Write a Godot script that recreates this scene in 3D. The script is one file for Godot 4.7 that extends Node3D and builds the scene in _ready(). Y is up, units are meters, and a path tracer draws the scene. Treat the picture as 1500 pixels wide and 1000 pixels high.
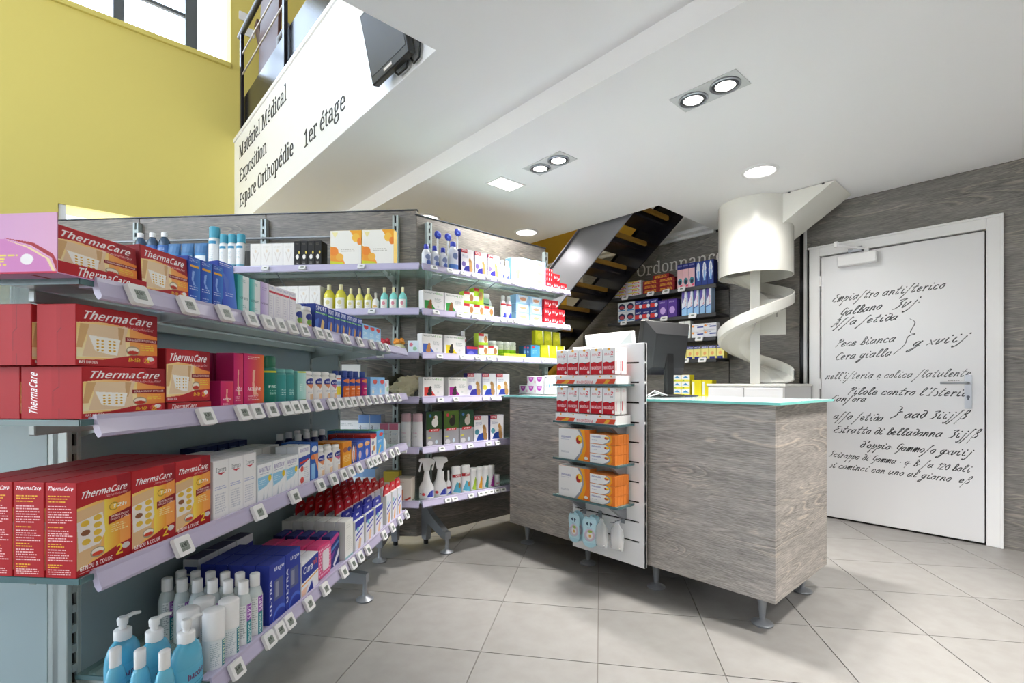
extends Node3D
# A pharmacy: aisle gondola, wall shelving, counter, spiral slide, written door, mezzanine void.
# Room axes: x runs right along the door wall, -z towards it; the camera stands at (0, 1.06, 0).

const H1 := 2.463   # lower ceiling
const H2 := 2.58    # upper ceiling
const ZB := -4.457  # face of the door wall
const XL := -5.51   # face of the yellow wall
const ZF := -1.265  # face of the mezzanine fascia
const XV := -1.915  # edge of the open void
const ROOF := 5.75
const CAM_YAW := 47.83
const GY := 43.19   # turn of the aisle gondola
const TY := 37.66   # turn of the floor tiles

var st: SurfaceTool
var XF := Transform3D()
var used := {}
var M := {}

func _ready():
	set_camera_and_light()
	make_materials()
	build_room()
	build_ceiling_lights()
	build_mezzanine()
	build_stairs()
	build_door()
	build_gondola()
	build_wall_shelving()
	build_counter()
	build_slide()
	build_rear_shelves()
	build_products()

func set_camera_and_light():
	var cam := Camera3D.new()
	cam.name = "camera"
	cam.keep_aspect = Camera3D.KEEP_HEIGHT
	var near := 0.05
	cam.set_frustum(near * 1000.0 / 726.0, Vector2(0, near * 60.0 / 726.0), near, 100.0)
	cam.position = Vector3(0, 1.06, 0)
	cam.rotation_degrees = Vector3(0, CAM_YAW, 0)
	add_child(cam)
	cam.current = true
	var env := Environment.new()
	var sm := ProceduralSkyMaterial.new()
	sm.sky_top_color = Color(0.80, 0.88, 0.98)
	sm.sky_horizon_color = Color(0.97, 0.98, 1.0)
	sm.ground_bottom_color = Color(0.72, 0.72, 0.72)
	sm.ground_horizon_color = Color(0.9, 0.9, 0.9)
	sm.energy_multiplier = SKY
	var sky := Sky.new()
	sky.sky_material = sm
	env.background_mode = Environment.BG_SKY
	env.sky = sky
	env.tonemap_mode = Environment.TONE_MAPPER_LINEAR
	env.tonemap_exposure = EXPO
	env.sdfgi_enabled = true
	env.ssao_enabled = true
	env.ssil_enabled = true
	var we := WorldEnvironment.new()
	we.name = "environment"
	we.environment = env
	add_child(we)

const SKY := 7.0
const EXPO := 1.33
const SPOT := 2.5
const DOWN := 0.9

# ---------------------------------------------------------------- mesh helpers
func begin(x := Transform3D()):
	st = SurfaceTool.new()
	st.begin(Mesh.PRIMITIVE_TRIANGLES)
	XF = x

func at(x: float, y: float, z: float) -> Transform3D:
	return Transform3D(Basis(), Vector3(x, y, z))

func v1(p: Vector3, n: Vector3, uv: Vector2):
	st.set_normal((XF.basis * n).normalized())
	st.set_uv(uv)
	st.add_vertex(XF * p)

func tri(a: Vector3, b: Vector3, c: Vector3, na: Vector3, nb: Vector3, nc: Vector3, ua := Vector2(), ub := Vector2(), uc := Vector2()):
	v1(a, na, ua)
	v1(c, nc, uc)
	v1(b, nb, ub)

func quad(a: Vector3, b: Vector3, c: Vector3, d: Vector3, uv := []):
	var n := (b - a).cross(d - a).normalized()
	if uv.is_empty():
		tri(a, b, c, n, n, n)
		tri(a, c, d, n, n, n)
	else:
		tri(a, b, c, n, n, n, uv[0], uv[1], uv[2])
		tri(a, c, d, n, n, n, uv[0], uv[2], uv[3])

func face(pts: Array, mid: Vector3):   # a flat convex face, turned away from mid
	var n: Vector3 = (pts[1] - pts[0]).cross(pts[2] - pts[0]).normalized()
	var c := Vector3()
	for p in pts:
		c += p
	if n.dot(c / pts.size() - mid) < 0:
		pts.reverse()
		n = -n
	for i in range(1, pts.size() - 1):
		tri(pts[0], pts[i], pts[i + 1], n, n, n)

func box(c: Vector3, s: Vector3, bevel := 0.0):
	var h := s / 2.0
	if bevel <= 0.0:
		for ax in 3:
			for sg in [-1.0, 1.0]:
				var u := Vector3(); var w := Vector3(); var n := Vector3()
				n[ax] = sg * h[ax]
				u[(ax + 1) % 3] = h[(ax + 1) % 3]
				w[(ax + 2) % 3] = h[(ax + 2) % 3]
				face([c + n - u - w, c + n + u - w, c + n + u + w, c + n - u + w], c)
		return
	var b := minf(bevel, minf(h.x, minf(h.y, h.z)) * 0.95)
	var k := h - Vector3(b, b, b)
	for ax in 3:
		var ay := (ax + 1) % 3
		var az := (ax + 2) % 3
		for s1 in [-1.0, 1.0]:
			var p := []
			for q in [[-1.0, -1.0], [1.0, -1.0], [1.0, 1.0], [-1.0, 1.0]]:
				var e := Vector3()
				e[ax] = s1 * h[ax]; e[ay] = q[0] * k[ay]; e[az] = q[1] * k[az]
				p.append(c + e)
			face(p, c)
			for s2 in [-1.0, 1.0]:
				var r := []
				for q in [[0, -1.0], [1, -1.0], [1, 1.0], [0, 1.0]]:
					var e := Vector3()
					e[az] = q[1] * k[az]
					e[ax] = s1 * (h[ax] if q[0] == 0 else k[ax])
					e[ay] = s2 * (k[ay] if q[0] == 0 else h[ay])
					r.append(c + e)
				face(r, c)
	for sx in [-1.0, 1.0]:
		for sy in [-1.0, 1.0]:
			for sz in [-1.0, 1.0]:
				face([c + Vector3(sx * h.x, sy * k.y, sz * k.z), c + Vector3(sx * k.x, sy * h.y, sz * k.z), c + Vector3(sx * k.x, sy * k.y, sz * h.z)], c)

func bar(mn: Vector3, mx: Vector3, bevel := 0.0):   # a box between two corners
	box((mn + mx) / 2.0, (mx - mn).abs(), bevel)

func lathe(prof: Array, seg := 16, sx := 1.0, sz := 1.0, o := Vector3()):   # [radius, height] pairs from the bottom up
	var n := prof.size()
	var nr := []
	for i in n - 1:
		var dr: float = prof[i + 1][0] - prof[i][0]
		var dy: float = prof[i + 1][1] - prof[i][1]
		nr.append(Vector2(dy, -dr).normalized())
	for i in n - 1:
		var n0: Vector2 = nr[i]
		var n1: Vector2 = nr[i]
		if i > 0 and nr[i - 1].dot(nr[i]) > 0.6: n0 = (nr[i - 1] + nr[i]).normalized()
		if i < n - 2 and nr[i + 1].dot(nr[i]) > 0.6: n1 = (nr[i + 1] + nr[i]).normalized()
		for k in seg:
			var a0 := TAU * k / seg
			var a1 := TAU * (k + 1) / seg
			var c0 := Vector3(sin(a0), 0, cos(a0))
			var c1 := Vector3(sin(a1), 0, cos(a1))
			var sc := Vector3(sx, 1, sz)
			var p00: Vector3 = o + sc * (c0 * prof[i][0]) + Vector3(0, prof[i][1], 0)
			var p01: Vector3 = o + sc * (c1 * prof[i][0]) + Vector3(0, prof[i][1], 0)
			var p10: Vector3 = o + sc * (c0 * prof[i + 1][0]) + Vector3(0, prof[i + 1][1], 0)
			var p11: Vector3 = o + sc * (c1 * prof[i + 1][0]) + Vector3(0, prof[i + 1][1], 0)
			var inv := Vector3(1.0 / sx, 1, 1.0 / sz)
			var m00: Vector3 = inv * (c0 * n0.x) + Vector3(0, n0.y, 0)
			var m01: Vector3 = inv * (c1 * n0.x) + Vector3(0, n0.y, 0)
			var m10: Vector3 = inv * (c0 * n1.x) + Vector3(0, n1.y, 0)
			var m11: Vector3 = inv * (c1 * n1.x) + Vector3(0, n1.y, 0)
			if prof[i][0] > 1e-5: tri(p00, p01, p11, m00, m01, m11)
			if prof[i + 1][0] > 1e-5: tri(p00, p11, p10, m00, m11, m10)

func tube(path: Array, r: float, seg := 8, r2 := -1.0):   # a round rod along points, tapering to r2
	var n := path.size()
	var side := Vector3()
	var rings := []
	var nrm := []
	for i in n:
		var d: Vector3 = ((path[mini(i + 1, n - 1)] - path[maxi(i - 1, 0)]) as Vector3).normalized()
		if i == 0:
			side = d.cross(Vector3.UP if absf(d.y) < 0.9 else Vector3.RIGHT).normalized()
		side = (side - d * side.dot(d)).normalized()
		var up := d.cross(side)
		var rr := r if r2 < 0 else lerpf(r, r2, float(i) / (n - 1))
		var ring := []
		var nn := []
		for k in seg:
			var a := TAU * k / seg
			var q := side * cos(a) + up * sin(a)
			ring.append(path[i] + q * rr)
			nn.append(q)
		rings.append(ring)
		nrm.append(nn)
	for i in n - 1:
		for k in seg:
			var k1 := (k + 1) % seg
			tri(rings[i][k], rings[i][k1], rings[i + 1][k1], nrm[i][k], nrm[i][k1], nrm[i + 1][k1])
			tri(rings[i][k], rings[i + 1][k1], rings[i + 1][k], nrm[i][k], nrm[i + 1][k1], nrm[i + 1][k])
	face(rings[0].duplicate(), path[1])
	face(rings[n - 1].duplicate(), path[n - 2])

func prism(poly: Array, z0: float, z1: float):   # a plane outline (x, y) pulled from z0 to z1 (z1 > z0)
	var pv := PackedVector2Array()
	for p in poly:
		pv.append(Vector2(p[0], p[1]) if p is Array else p)
	if Geometry2D.is_polygon_clockwise(pv):
		pv.reverse()
	var area := 0.0
	for i in pv.size():
		area += pv[i].cross(pv[(i + 1) % pv.size()])
	if area < 0:
		pv.reverse()
	var t := Geometry2D.triangulate_polygon(pv)
	var f := Vector3(0, 0, 1)
	for i in range(0, t.size(), 3):
		var a := pv[t[i]]; var b := pv[t[i + 1]]; var c := pv[t[i + 2]]
		if (b - a).cross(c - a) < 0:
			var h := b; b = c; c = h
		tri(Vector3(a.x, a.y, z1), Vector3(b.x, b.y, z1), Vector3(c.x, c.y, z1), f, f, f)
		tri(Vector3(a.x, a.y, z0), Vector3(c.x, c.y, z0), Vector3(b.x, b.y, z0), -f, -f, -f)
	for i in pv.size():
		var a := pv[i]
		var b := pv[(i + 1) % pv.size()]
		quad(Vector3(a.x, a.y, z0), Vector3(b.x, b.y, z0), Vector3(b.x, b.y, z1), Vector3(a.x, a.y, z1))

func plate(poly: Array, y0: float, y1: float):   # a floor outline (x, z) given a thickness
	var old := XF
	XF = XF * Transform3D(Basis(Vector3(1, 0, 0), Vector3(0, 0, -1), Vector3(0, 1, 0)), Vector3())
	var q := []
	for p in poly:
		q.append(Vector2(p[0], -p[1]) if p is Array else Vector2(p.x, -p.y))
	prism(q, y0, y1)
	XF = old

func rrect(w: float, h: float, r: float, n := 4) -> Array:
	var out := []
	for k in 4:
		var cx := (w / 2 - r) * (1 if k in [0, 3] else -1)
		var cy := (h / 2 - r) * (1 if k < 2 else -1)
		for i in n + 1:
			var a := PI / 2 * (k + float(i) / n)
			out.append(Vector2(cx + r * cos(a), cy + r * sin(a)))
	return out

func done(called: String, m: Material, parent: Node = self) -> MeshInstance3D:
	var mi := MeshInstance3D.new()
	mi.mesh = st.commit()
	return hang(mi, called, m, parent)

func hang(mi: MeshInstance3D, called: String, m: Material, parent: Node = self) -> MeshInstance3D:
	if m: mi.material_override = m
	mi.name = numbered(called) if parent == self else called
	parent.add_child(mi, true)
	return mi

func numbered(n: String) -> String:
	var k: int = used.get(n, 0)
	used[n] = k + 1
	return n if k == 0 else "%s_%03d" % [n, k]

func thing(called: String, label: String, category: String, pos := Vector3(), yaw := 0.0, group := "") -> Node3D:
	var o := Node3D.new()
	o.name = numbered(called)
	o.position = pos
	o.rotation_degrees.y = yaw
	add_child(o)
	return tag(o, label, category, group)

func tag(o: Node3D, label: String, category: String, group := "") -> Node3D:
	o.set_meta("label", label)
	o.set_meta("category", category)
	if group: o.set_meta("group", group)
	return o

func setting(called: String, label := "") -> Node3D:
	var o := Node3D.new()
	o.name = called
	o.set_meta("kind", "structure")
	if label: o.set_meta("label", label)
	add_child(o)
	return o

func gp(x: float, y: float, z: float) -> Vector3:   # gondola axes to room axes
	return Basis(Vector3.UP, deg_to_rad(GY)) * Vector3(x, y, z)

# ---------------------------------------------------------------- materials
func mat(c: Color, rough := 0.6, metal := 0.0) -> StandardMaterial3D:
	var m := StandardMaterial3D.new()
	m.albedo_color = c
	m.roughness = rough
	m.metallic = metal
	return m

func noise_tex(freq: float, oct: int, sd: int, ramp: Gradient, size := 512, warp := 0.0, w := 0) -> NoiseTexture2D:
	var f := FastNoiseLite.new()
	f.seed = sd
	f.noise_type = FastNoiseLite.TYPE_SIMPLEX_SMOOTH
	f.frequency = freq
	f.fractal_octaves = oct
	if warp > 0.0:
		f.domain_warp_enabled = true
		f.domain_warp_amplitude = warp
		f.domain_warp_frequency = freq * 1.5
	var t := NoiseTexture2D.new()
	t.width = w if w else size
	t.height = size
	t.seamless = true
	t.noise = f
	t.color_ramp = ramp
	return t

func ramp(stops: Array) -> Gradient:
	var g := Gradient.new()
	var o := PackedFloat32Array()
	var c := PackedColorArray()
	for s in stops:
		o.append(s[0])
		c.append(s[1])
	g.offsets = o
	g.colors = c
	return g

func stretched(sd: int, freq: float, oct: int, w: int, h: int, size: int) -> PackedByteArray:   # noise drawn out along x
	var f := FastNoiseLite.new()
	f.seed = sd
	f.noise_type = FastNoiseLite.TYPE_SIMPLEX_SMOOTH
	f.frequency = freq
	f.fractal_octaves = oct
	var im := f.get_seamless_image(w, h)
	im.convert(Image.FORMAT_L8)
	im.resize(size, size, Image.INTERPOLATE_CUBIC)
	return im.get_data()

var grain: Texture2D

func wood_grain() -> Texture2D:   # fine level fibres with pale arched growth lines here and there
	if grain: return grain
	var n := 1024
	var a := stretched(3, 0.0085, 2, 160, 640, n)
	var k := stretched(9, 0.014, 2, 200, 400, n)
	var c := stretched(14, 0.22, 2, 128, 1024, n)
	var e := stretched(21, 0.35, 1, 256, 1024, n)
	var g := stretched(33, 0.03, 2, 128, 512, n)
	var d := PackedByteArray()
	d.resize(n * n * 3)
	for i in n * n:
		var h := a[i] / 255.0
		var w := fmod(h * 8.0 + (c[i] - 128) * 0.0007, 1.0)
		var on := clampf((k[i] - 128) / 40.0, 0.0, 1.0)
		var line := maxf(0.0, 1.0 - absf(w - 0.5) * 7.0) * on
		var dark := maxf(0.0, 1.0 - absf(w - 0.72) * 6.0) * on
		var v := 0.80 + (c[i] - 128) * 0.0013 + (g[i] - 128) * 0.0006 + line * 0.17 - dark * 0.10
		if e[i] > 178: v -= 0.05
		var o := i * 3
		var q := int(clampf(v, 0.0, 1.0) * 255)
		d[o] = q
		d[o + 1] = int(q * (0.99 - line * 0.02))
		d[o + 2] = int(q * (0.975 - line * 0.05))
	grain = ImageTexture.create_from_image(Image.create_from_data(n, n, false, Image.FORMAT_RGB8, d))
	return grain

func wood(base: Color, sd: int, rough: float) -> StandardMaterial3D:
	var m := mat(base, rough)
	m.albedo_texture = wood_grain()
	m.uv1_triplanar = true
	m.uv1_triplanar_sharpness = 8.0
	m.uv1_scale = Vector3(0.36, 0.95, 0.36)
	m.uv1_offset = Vector3(0.13 * sd, 0.31 * sd, 0.2)
	return m

func make_materials():
	M.white = mat(Color(0.915, 0.915, 0.915), 0.7)
	M.ceil = mat(Color(0.965, 0.965, 0.97), 0.8)
	M.fascia = mat(Color(0.93, 0.93, 0.93), 0.18)
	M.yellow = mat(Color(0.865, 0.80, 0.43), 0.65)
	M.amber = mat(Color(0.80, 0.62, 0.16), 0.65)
	M.beige = mat(Color(0.72, 0.70, 0.66), 0.7)
	M.black = mat(Color(0.045, 0.045, 0.05), 0.4)
	M.ink = mat(Color(0.09, 0.09, 0.09), 0.6)
	M.steel = mat(Color(0.78, 0.75, 0.74), 0.34, 0.3)
	M.alu = mat(Color(0.60, 0.615, 0.635), 0.42, 0.55)
	M.darksteel = mat(Color(0.13, 0.125, 0.15), 0.22, 0.3)
	M.gunmetal = mat(Color(0.30, 0.31, 0.33), 0.35, 0.6)
	M.gloss = mat(Color(0.93, 0.925, 0.895), 0.16)
	M.wood = wood(Color(0.825, 0.805, 0.785), 3, 0.5)
	M.woodwall = wood(Color(0.60, 0.59, 0.575), 8, 0.5)
	M.woodshelf = wood(Color(0.61, 0.585, 0.555), 5, 0.38)
	M.tread = mat(Color(0.60, 0.44, 0.16), 0.5)
	M.brown = mat(Color(0.30, 0.15, 0.10), 0.4)
	M.panel = mat(Color(0.56, 0.625, 0.64), 0.45)
	M.endpanel = mat(Color(0.60, 0.67, 0.68), 0.4)
	M.post = mat(Color(0.66, 0.70, 0.69), 0.4, 0.3)
	M.rail = mat(Color(0.74, 0.715, 0.82), 0.2)
	M.shelfdark = mat(Color(0.20, 0.20, 0.21), 0.5)
	M.screen = mat(Color(0.43, 0.47, 0.44), 0.3)
	M.window = mat(Color(0.36, 0.38, 0.40), 0.45, 0.2)
	M.glass = mat(Color(0.62, 0.78, 0.75, 0.34), 0.05)
	M.glass.transparency = BaseMaterial3D.TRANSPARENCY_ALPHA
	M.pane = mat(Color(0.95, 0.98, 1.0, 0.08), 0.02)
	M.pane.transparency = BaseMaterial3D.TRANSPARENCY_ALPHA
	M.edge = mat(Color(0.30, 0.42, 0.43), 0.25)
	M.edgelight = mat(Color(0.55, 0.90, 0.86), 0.12)
	M.glow = mat(Color(1, 1, 1), 0.5)
	M.glow.emission_enabled = true
	M.glow.emission = Color(1.0, 0.99, 0.97)
	M.glow.emission_energy_multiplier = 3.0
	M.tile = []
	for k in 4:
		var v: float = [0.545, 0.56, 0.57, 0.555][k]
		var t := mat(Color(v, v * 0.985, v * 0.96), 0.42)
		t.albedo_texture = noise_tex(0.012, 5, 20 + k, ramp([[0.15, Color(0.955, 0.95, 0.945)], [0.5, Color(0.98, 0.978, 0.975)], [0.85, Color(1, 1, 1)]]), 512)
		t.uv1_triplanar = true
		t.uv1_scale = Vector3(1.4, 1.4, 1.4)
		t.uv1_offset = Vector3(0.2 * k, 0.1, 0.3 * k)
		M.tile.append(t)
	M.grout = mat(Color(0.47, 0.455, 0.435), 0.9)
# ---------------------------------------------------------------- the room
func build_room():
	# floor: square tiles laid at an angle, cut at the walls
	var fl := setting("floor", "pale grey square stone tiles laid at an angle")
	begin()
	bar(Vector3(XL - 0.3, -0.12, ZB - 0.15), Vector3(2.5, -0.004, 4.3))
	done("grout_bed", M.grout, fl)
	var room := PackedVector2Array([Vector2(XL, ZB), Vector2(2.3, ZB), Vector2(2.3, 4.0), Vector2(XL, 4.0)])
	var b := Basis(Vector3.UP, deg_to_rad(TY))
	var p := 0.455
	var k := 0
	var rest := []
	for i in range(-14, 16):
		for j in range(-16, 14):
			var q := PackedVector2Array()
			for c in [[0, 0], [1, 0], [1, 1], [0, 1]]:
				var v := b * Vector3(-0.012 + p * (i + c[0]) + (0.0022 if c[0] == 0 else -0.0022), 0, -2.355 + p * (j + c[1]) + (0.0022 if c[1] == 0 else -0.0022))
				q.append(Vector2(v.x, v.z))
			for cut in Geometry2D.intersect_polygons(q, room):
				var mid := Vector2()
				for c in cut: mid += c
				mid /= cut.size()
				var away := (Vector2(0, -1) * cos(deg_to_rad(CAM_YAW)) + Vector2(-1, 0) * sin(deg_to_rad(CAM_YAW))).normalized()
				var seen := mid.dot(away) > 0.4 and absf(mid.angle_to(away)) < deg_to_rad(50)
				if not seen:
					rest.append(cut)
					continue
				begin()
				plate(Array(cut), -0.006, 0.0)
				done("tile", M.tile[(i * 7 + j * 13 + i * j) & 3], fl)
				k += 1
	begin()
	for cut in rest: plate(Array(cut), -0.006, 0.0)
	var more := done("tile_field", M.tile[1], fl)
	more.set_meta("kind", "stuff")

	# door wall: a wood clad wall with the door in it
	var wb := setting("wall_back", "grey wood clad wall with the door")
	begin()
	bar(Vector3(XL - 0.3, 0, ZB - 0.2), Vector3(-3.95, H1 + 0.02, ZB + 0.0))
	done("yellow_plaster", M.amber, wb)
	begin()
	bar(Vector3(-3.95, 0, ZB - 0.2), Vector3(-3.7, H1 + 0.02, ZB))
	done("beige_plaster", M.beige, wb)
	begin()
	bar(Vector3(-3.7, 0, ZB - 0.2), Vector3(-1.37, H1 + 0.02, ZB - 0.02))
	bar(Vector3(-1.37, 2.15, ZB - 0.2), Vector3(-0.24, H1 + 0.02, ZB - 0.02))
	bar(Vector3(-0.24, 0, ZB - 0.2), Vector3(2.5, H1 + 0.02, ZB - 0.02))
	bar(Vector3(-1.37, 0, ZB - 0.24), Vector3(-0.24, 2.16, ZB - 0.14))
	done("masonry", M.black, wb)
	for r in [[-3.7, 0.0, -2.003, H1 - 0.022], [-1.995, 0.0, -1.425, H1 - 0.002], [-1.37, 2.132, -0.245, H1 - 0.002], [-0.245, 0.0, 1.1, H1 - 0.002], [1.104, 0.0, 2.3, H1 - 0.002]]:
		begin()
		bar(Vector3(r[0], r[1], ZB - 0.02), Vector3(r[2], r[3], ZB))
		done("wood_panel", M.woodwall, wb)
	begin()
	bar(Vector3(-1.392, 0, ZB - 0.02), Vector3(-1.37, H1, ZB + 0.004), 0.002)
	done("white_edge_strip", M.white, wb)
	begin()
	bar(Vector3(-3.7, H1 - 0.024, ZB - 0.02), Vector3(-2.13, H1, ZB + 0.03))
	done("cornice", M.white, wb)
	begin()
	bar(Vector3(XL - 0.3, H1 + 0.02, ZB - 0.2), Vector3(-2.82, ROOF, ZB))
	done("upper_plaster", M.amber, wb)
	begin()
	bar(Vector3(-2.82, H1 + 0.02, ZB - 0.2), Vector3(2.5, ROOF, ZB - 0.0))
	done("upper_white_plaster", M.white, wb)

	# yellow wall with the high window and the tall opening below it
	var wl := setting("wall_left", "mustard yellow painted wall of the double height space")
	begin()
	var x0 := XL - 0.35
	bar(Vector3(x0, 0, 0.03), Vector3(XL, 4.2, 4.3))
	bar(Vector3(x0, 0, ZB - 0.2), Vector3(XL, ROOF, -1.23))
	bar(Vector3(x0, 2.53, -1.23), Vector3(XL, 4.2, 0.03))
	bar(Vector3(x0, 0, -1.23), Vector3(XL, 0.9, 0.03))
	bar(Vector3(x0, 5.45, -1.23), Vector3(XL, ROOF, 4.3))
	bar(Vector3(x0, 4.2, 3.0), Vector3(XL, 5.45, 4.3))
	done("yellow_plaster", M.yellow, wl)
	begin()
	bar(Vector3(XL - 0.02, 4.17, -1.23), Vector3(XL + 0.025, 4.215, 3.0), 0.004)
	done("window_ledge", M.yellow, wl)
	var w1 := setting("window_1", "grey framed high window over the yellow wall")
	begin()
	for z in [-0.97, -0.405, 0.33, 1.07, 1.81, 2.55]:
		bar(Vector3(x0 + 0.16, 4.2, z), Vector3(x0 + 0.24, 5.45, z + (0.1 if z < -0.9 else 0.075)), 0.004)
	for y in [4.2, 5.38]:
		bar(Vector3(x0 + 0.17, y, -0.97), Vector3(x0 + 0.23, y + 0.07, 3.0), 0.004)
	done("frame", M.window, w1)
	begin()
	bar(Vector3(x0 + 0.18, 4.575, -0.87), Vector3(x0 + 0.22, 4.605, -0.405), 0.003)
	done("glazing_bar", M.window, w1)
	begin()
	bar(Vector3(x0 + 0.195, 4.2, -1.228), Vector3(x0 + 0.2, 5.45, 2.98))
	done("pane", M.pane, w1)
	var w2 := setting("window_2", "bright street window low in the yellow wall")
	begin()
	for z in [-1.23, -0.61, -0.02]:
		bar(Vector3(XL - 0.06, 0.9, z), Vector3(XL - 0.01, 2.53, z + 0.05), 0.004)
	bar(Vector3(XL - 0.06, 0.9, -1.23), Vector3(XL - 0.01, 0.95, 0.03), 0.004)
	done("frame", M.white, w2)
	begin()
	bar(Vector3(XL - 0.037, 0.95, -1.2), Vector3(XL - 0.033, 2.53, 0.0))
	done("pane", M.pane, w2)

	# the sides the camera does not see: shop front behind it, plain wall to the right
	var wr := setting("wall_right", "plain white wall")
	begin()
	bar(Vector3(2.3, 0, ZB - 0.2), Vector3(2.5, ROOF, 4.3))
	done("plaster", M.white, wr)
	var wf := setting("wall_front", "shop front wall with wide glazing")
	begin()
	bar(Vector3(x0, 0, 4.0), Vector3(2.5, 0.35, 4.3))
	bar(Vector3(x0, 2.45, 4.0), Vector3(2.5, 3.3, 4.3))
	bar(Vector3(x0, 5.3, 4.0), Vector3(2.5, ROOF, 4.3))
	for x in [x0, -3.2, -0.6, 2.1]:
		bar(Vector3(x, 0.35, 4.0), Vector3(x + 0.4, 2.45, 4.3))
	bar(Vector3(-0.2, 0.35, 4.0), Vector3(2.1, 2.45, 4.3))
	for x in [x0, -2.0, 2.1]:
		bar(Vector3(x, 3.3, 4.0), Vector3(x + 0.4, 5.3, 4.3))
	done("plaster", M.white, wf)
	var w3 := setting("window_3", "wide shop window")
	begin()
	bar(Vector3(x0, 0.35, 4.14), Vector3(2.5, 5.3, 4.15))
	done("pane", M.pane, w3)

	# ceilings
	var ce := setting("ceiling", "white ceiling stepping down towards the door wall")
	begin()
	plate([[XV, ZF], [XV, 4.0], [2.3, 4.0], [2.3, -1.87], [XL, -1.87], [XL, ZF]], H2, H2 + 0.16)
	done("upper_ceiling", M.ceil, ce)
	begin()
	plate([[XL, -1.865], [2.3, -1.865], [2.3, ZB], [-2.13, ZB], [-2.13, -3.5], [-4.6, -3.5], [-4.6, ZB], [XL, ZB]], H1, H1 + 0.07)
	done("lower_ceiling", M.ceil, ce)
	begin()
	bar(Vector3(XL, H1 - 0.0004, -1.93), Vector3(2.3, H2 + 0.02, -1.861))
	done("ceiling_step", M.ceil, ce)
	begin()
	plate([[-4.6, -4.345], [-2.13, -4.345], [-2.13, ZB], [-4.6, ZB]], H1, H1 + 0.03)
	done("ceiling_strip", M.ceil, ce)
	begin()
	bar(Vector3(XL - 0.3, ROOF, ZB - 0.2), Vector3(2.5, ROOF + 0.2, 4.3))
	done("roof", M.white, ce)
	begin()
	bar(Vector3(XV + 0.001, H2 + 0.0015, ZF), Vector3(XV + 0.12, 3.5, 4.0))
	done("void_edge_wall", M.white, ce)

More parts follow.
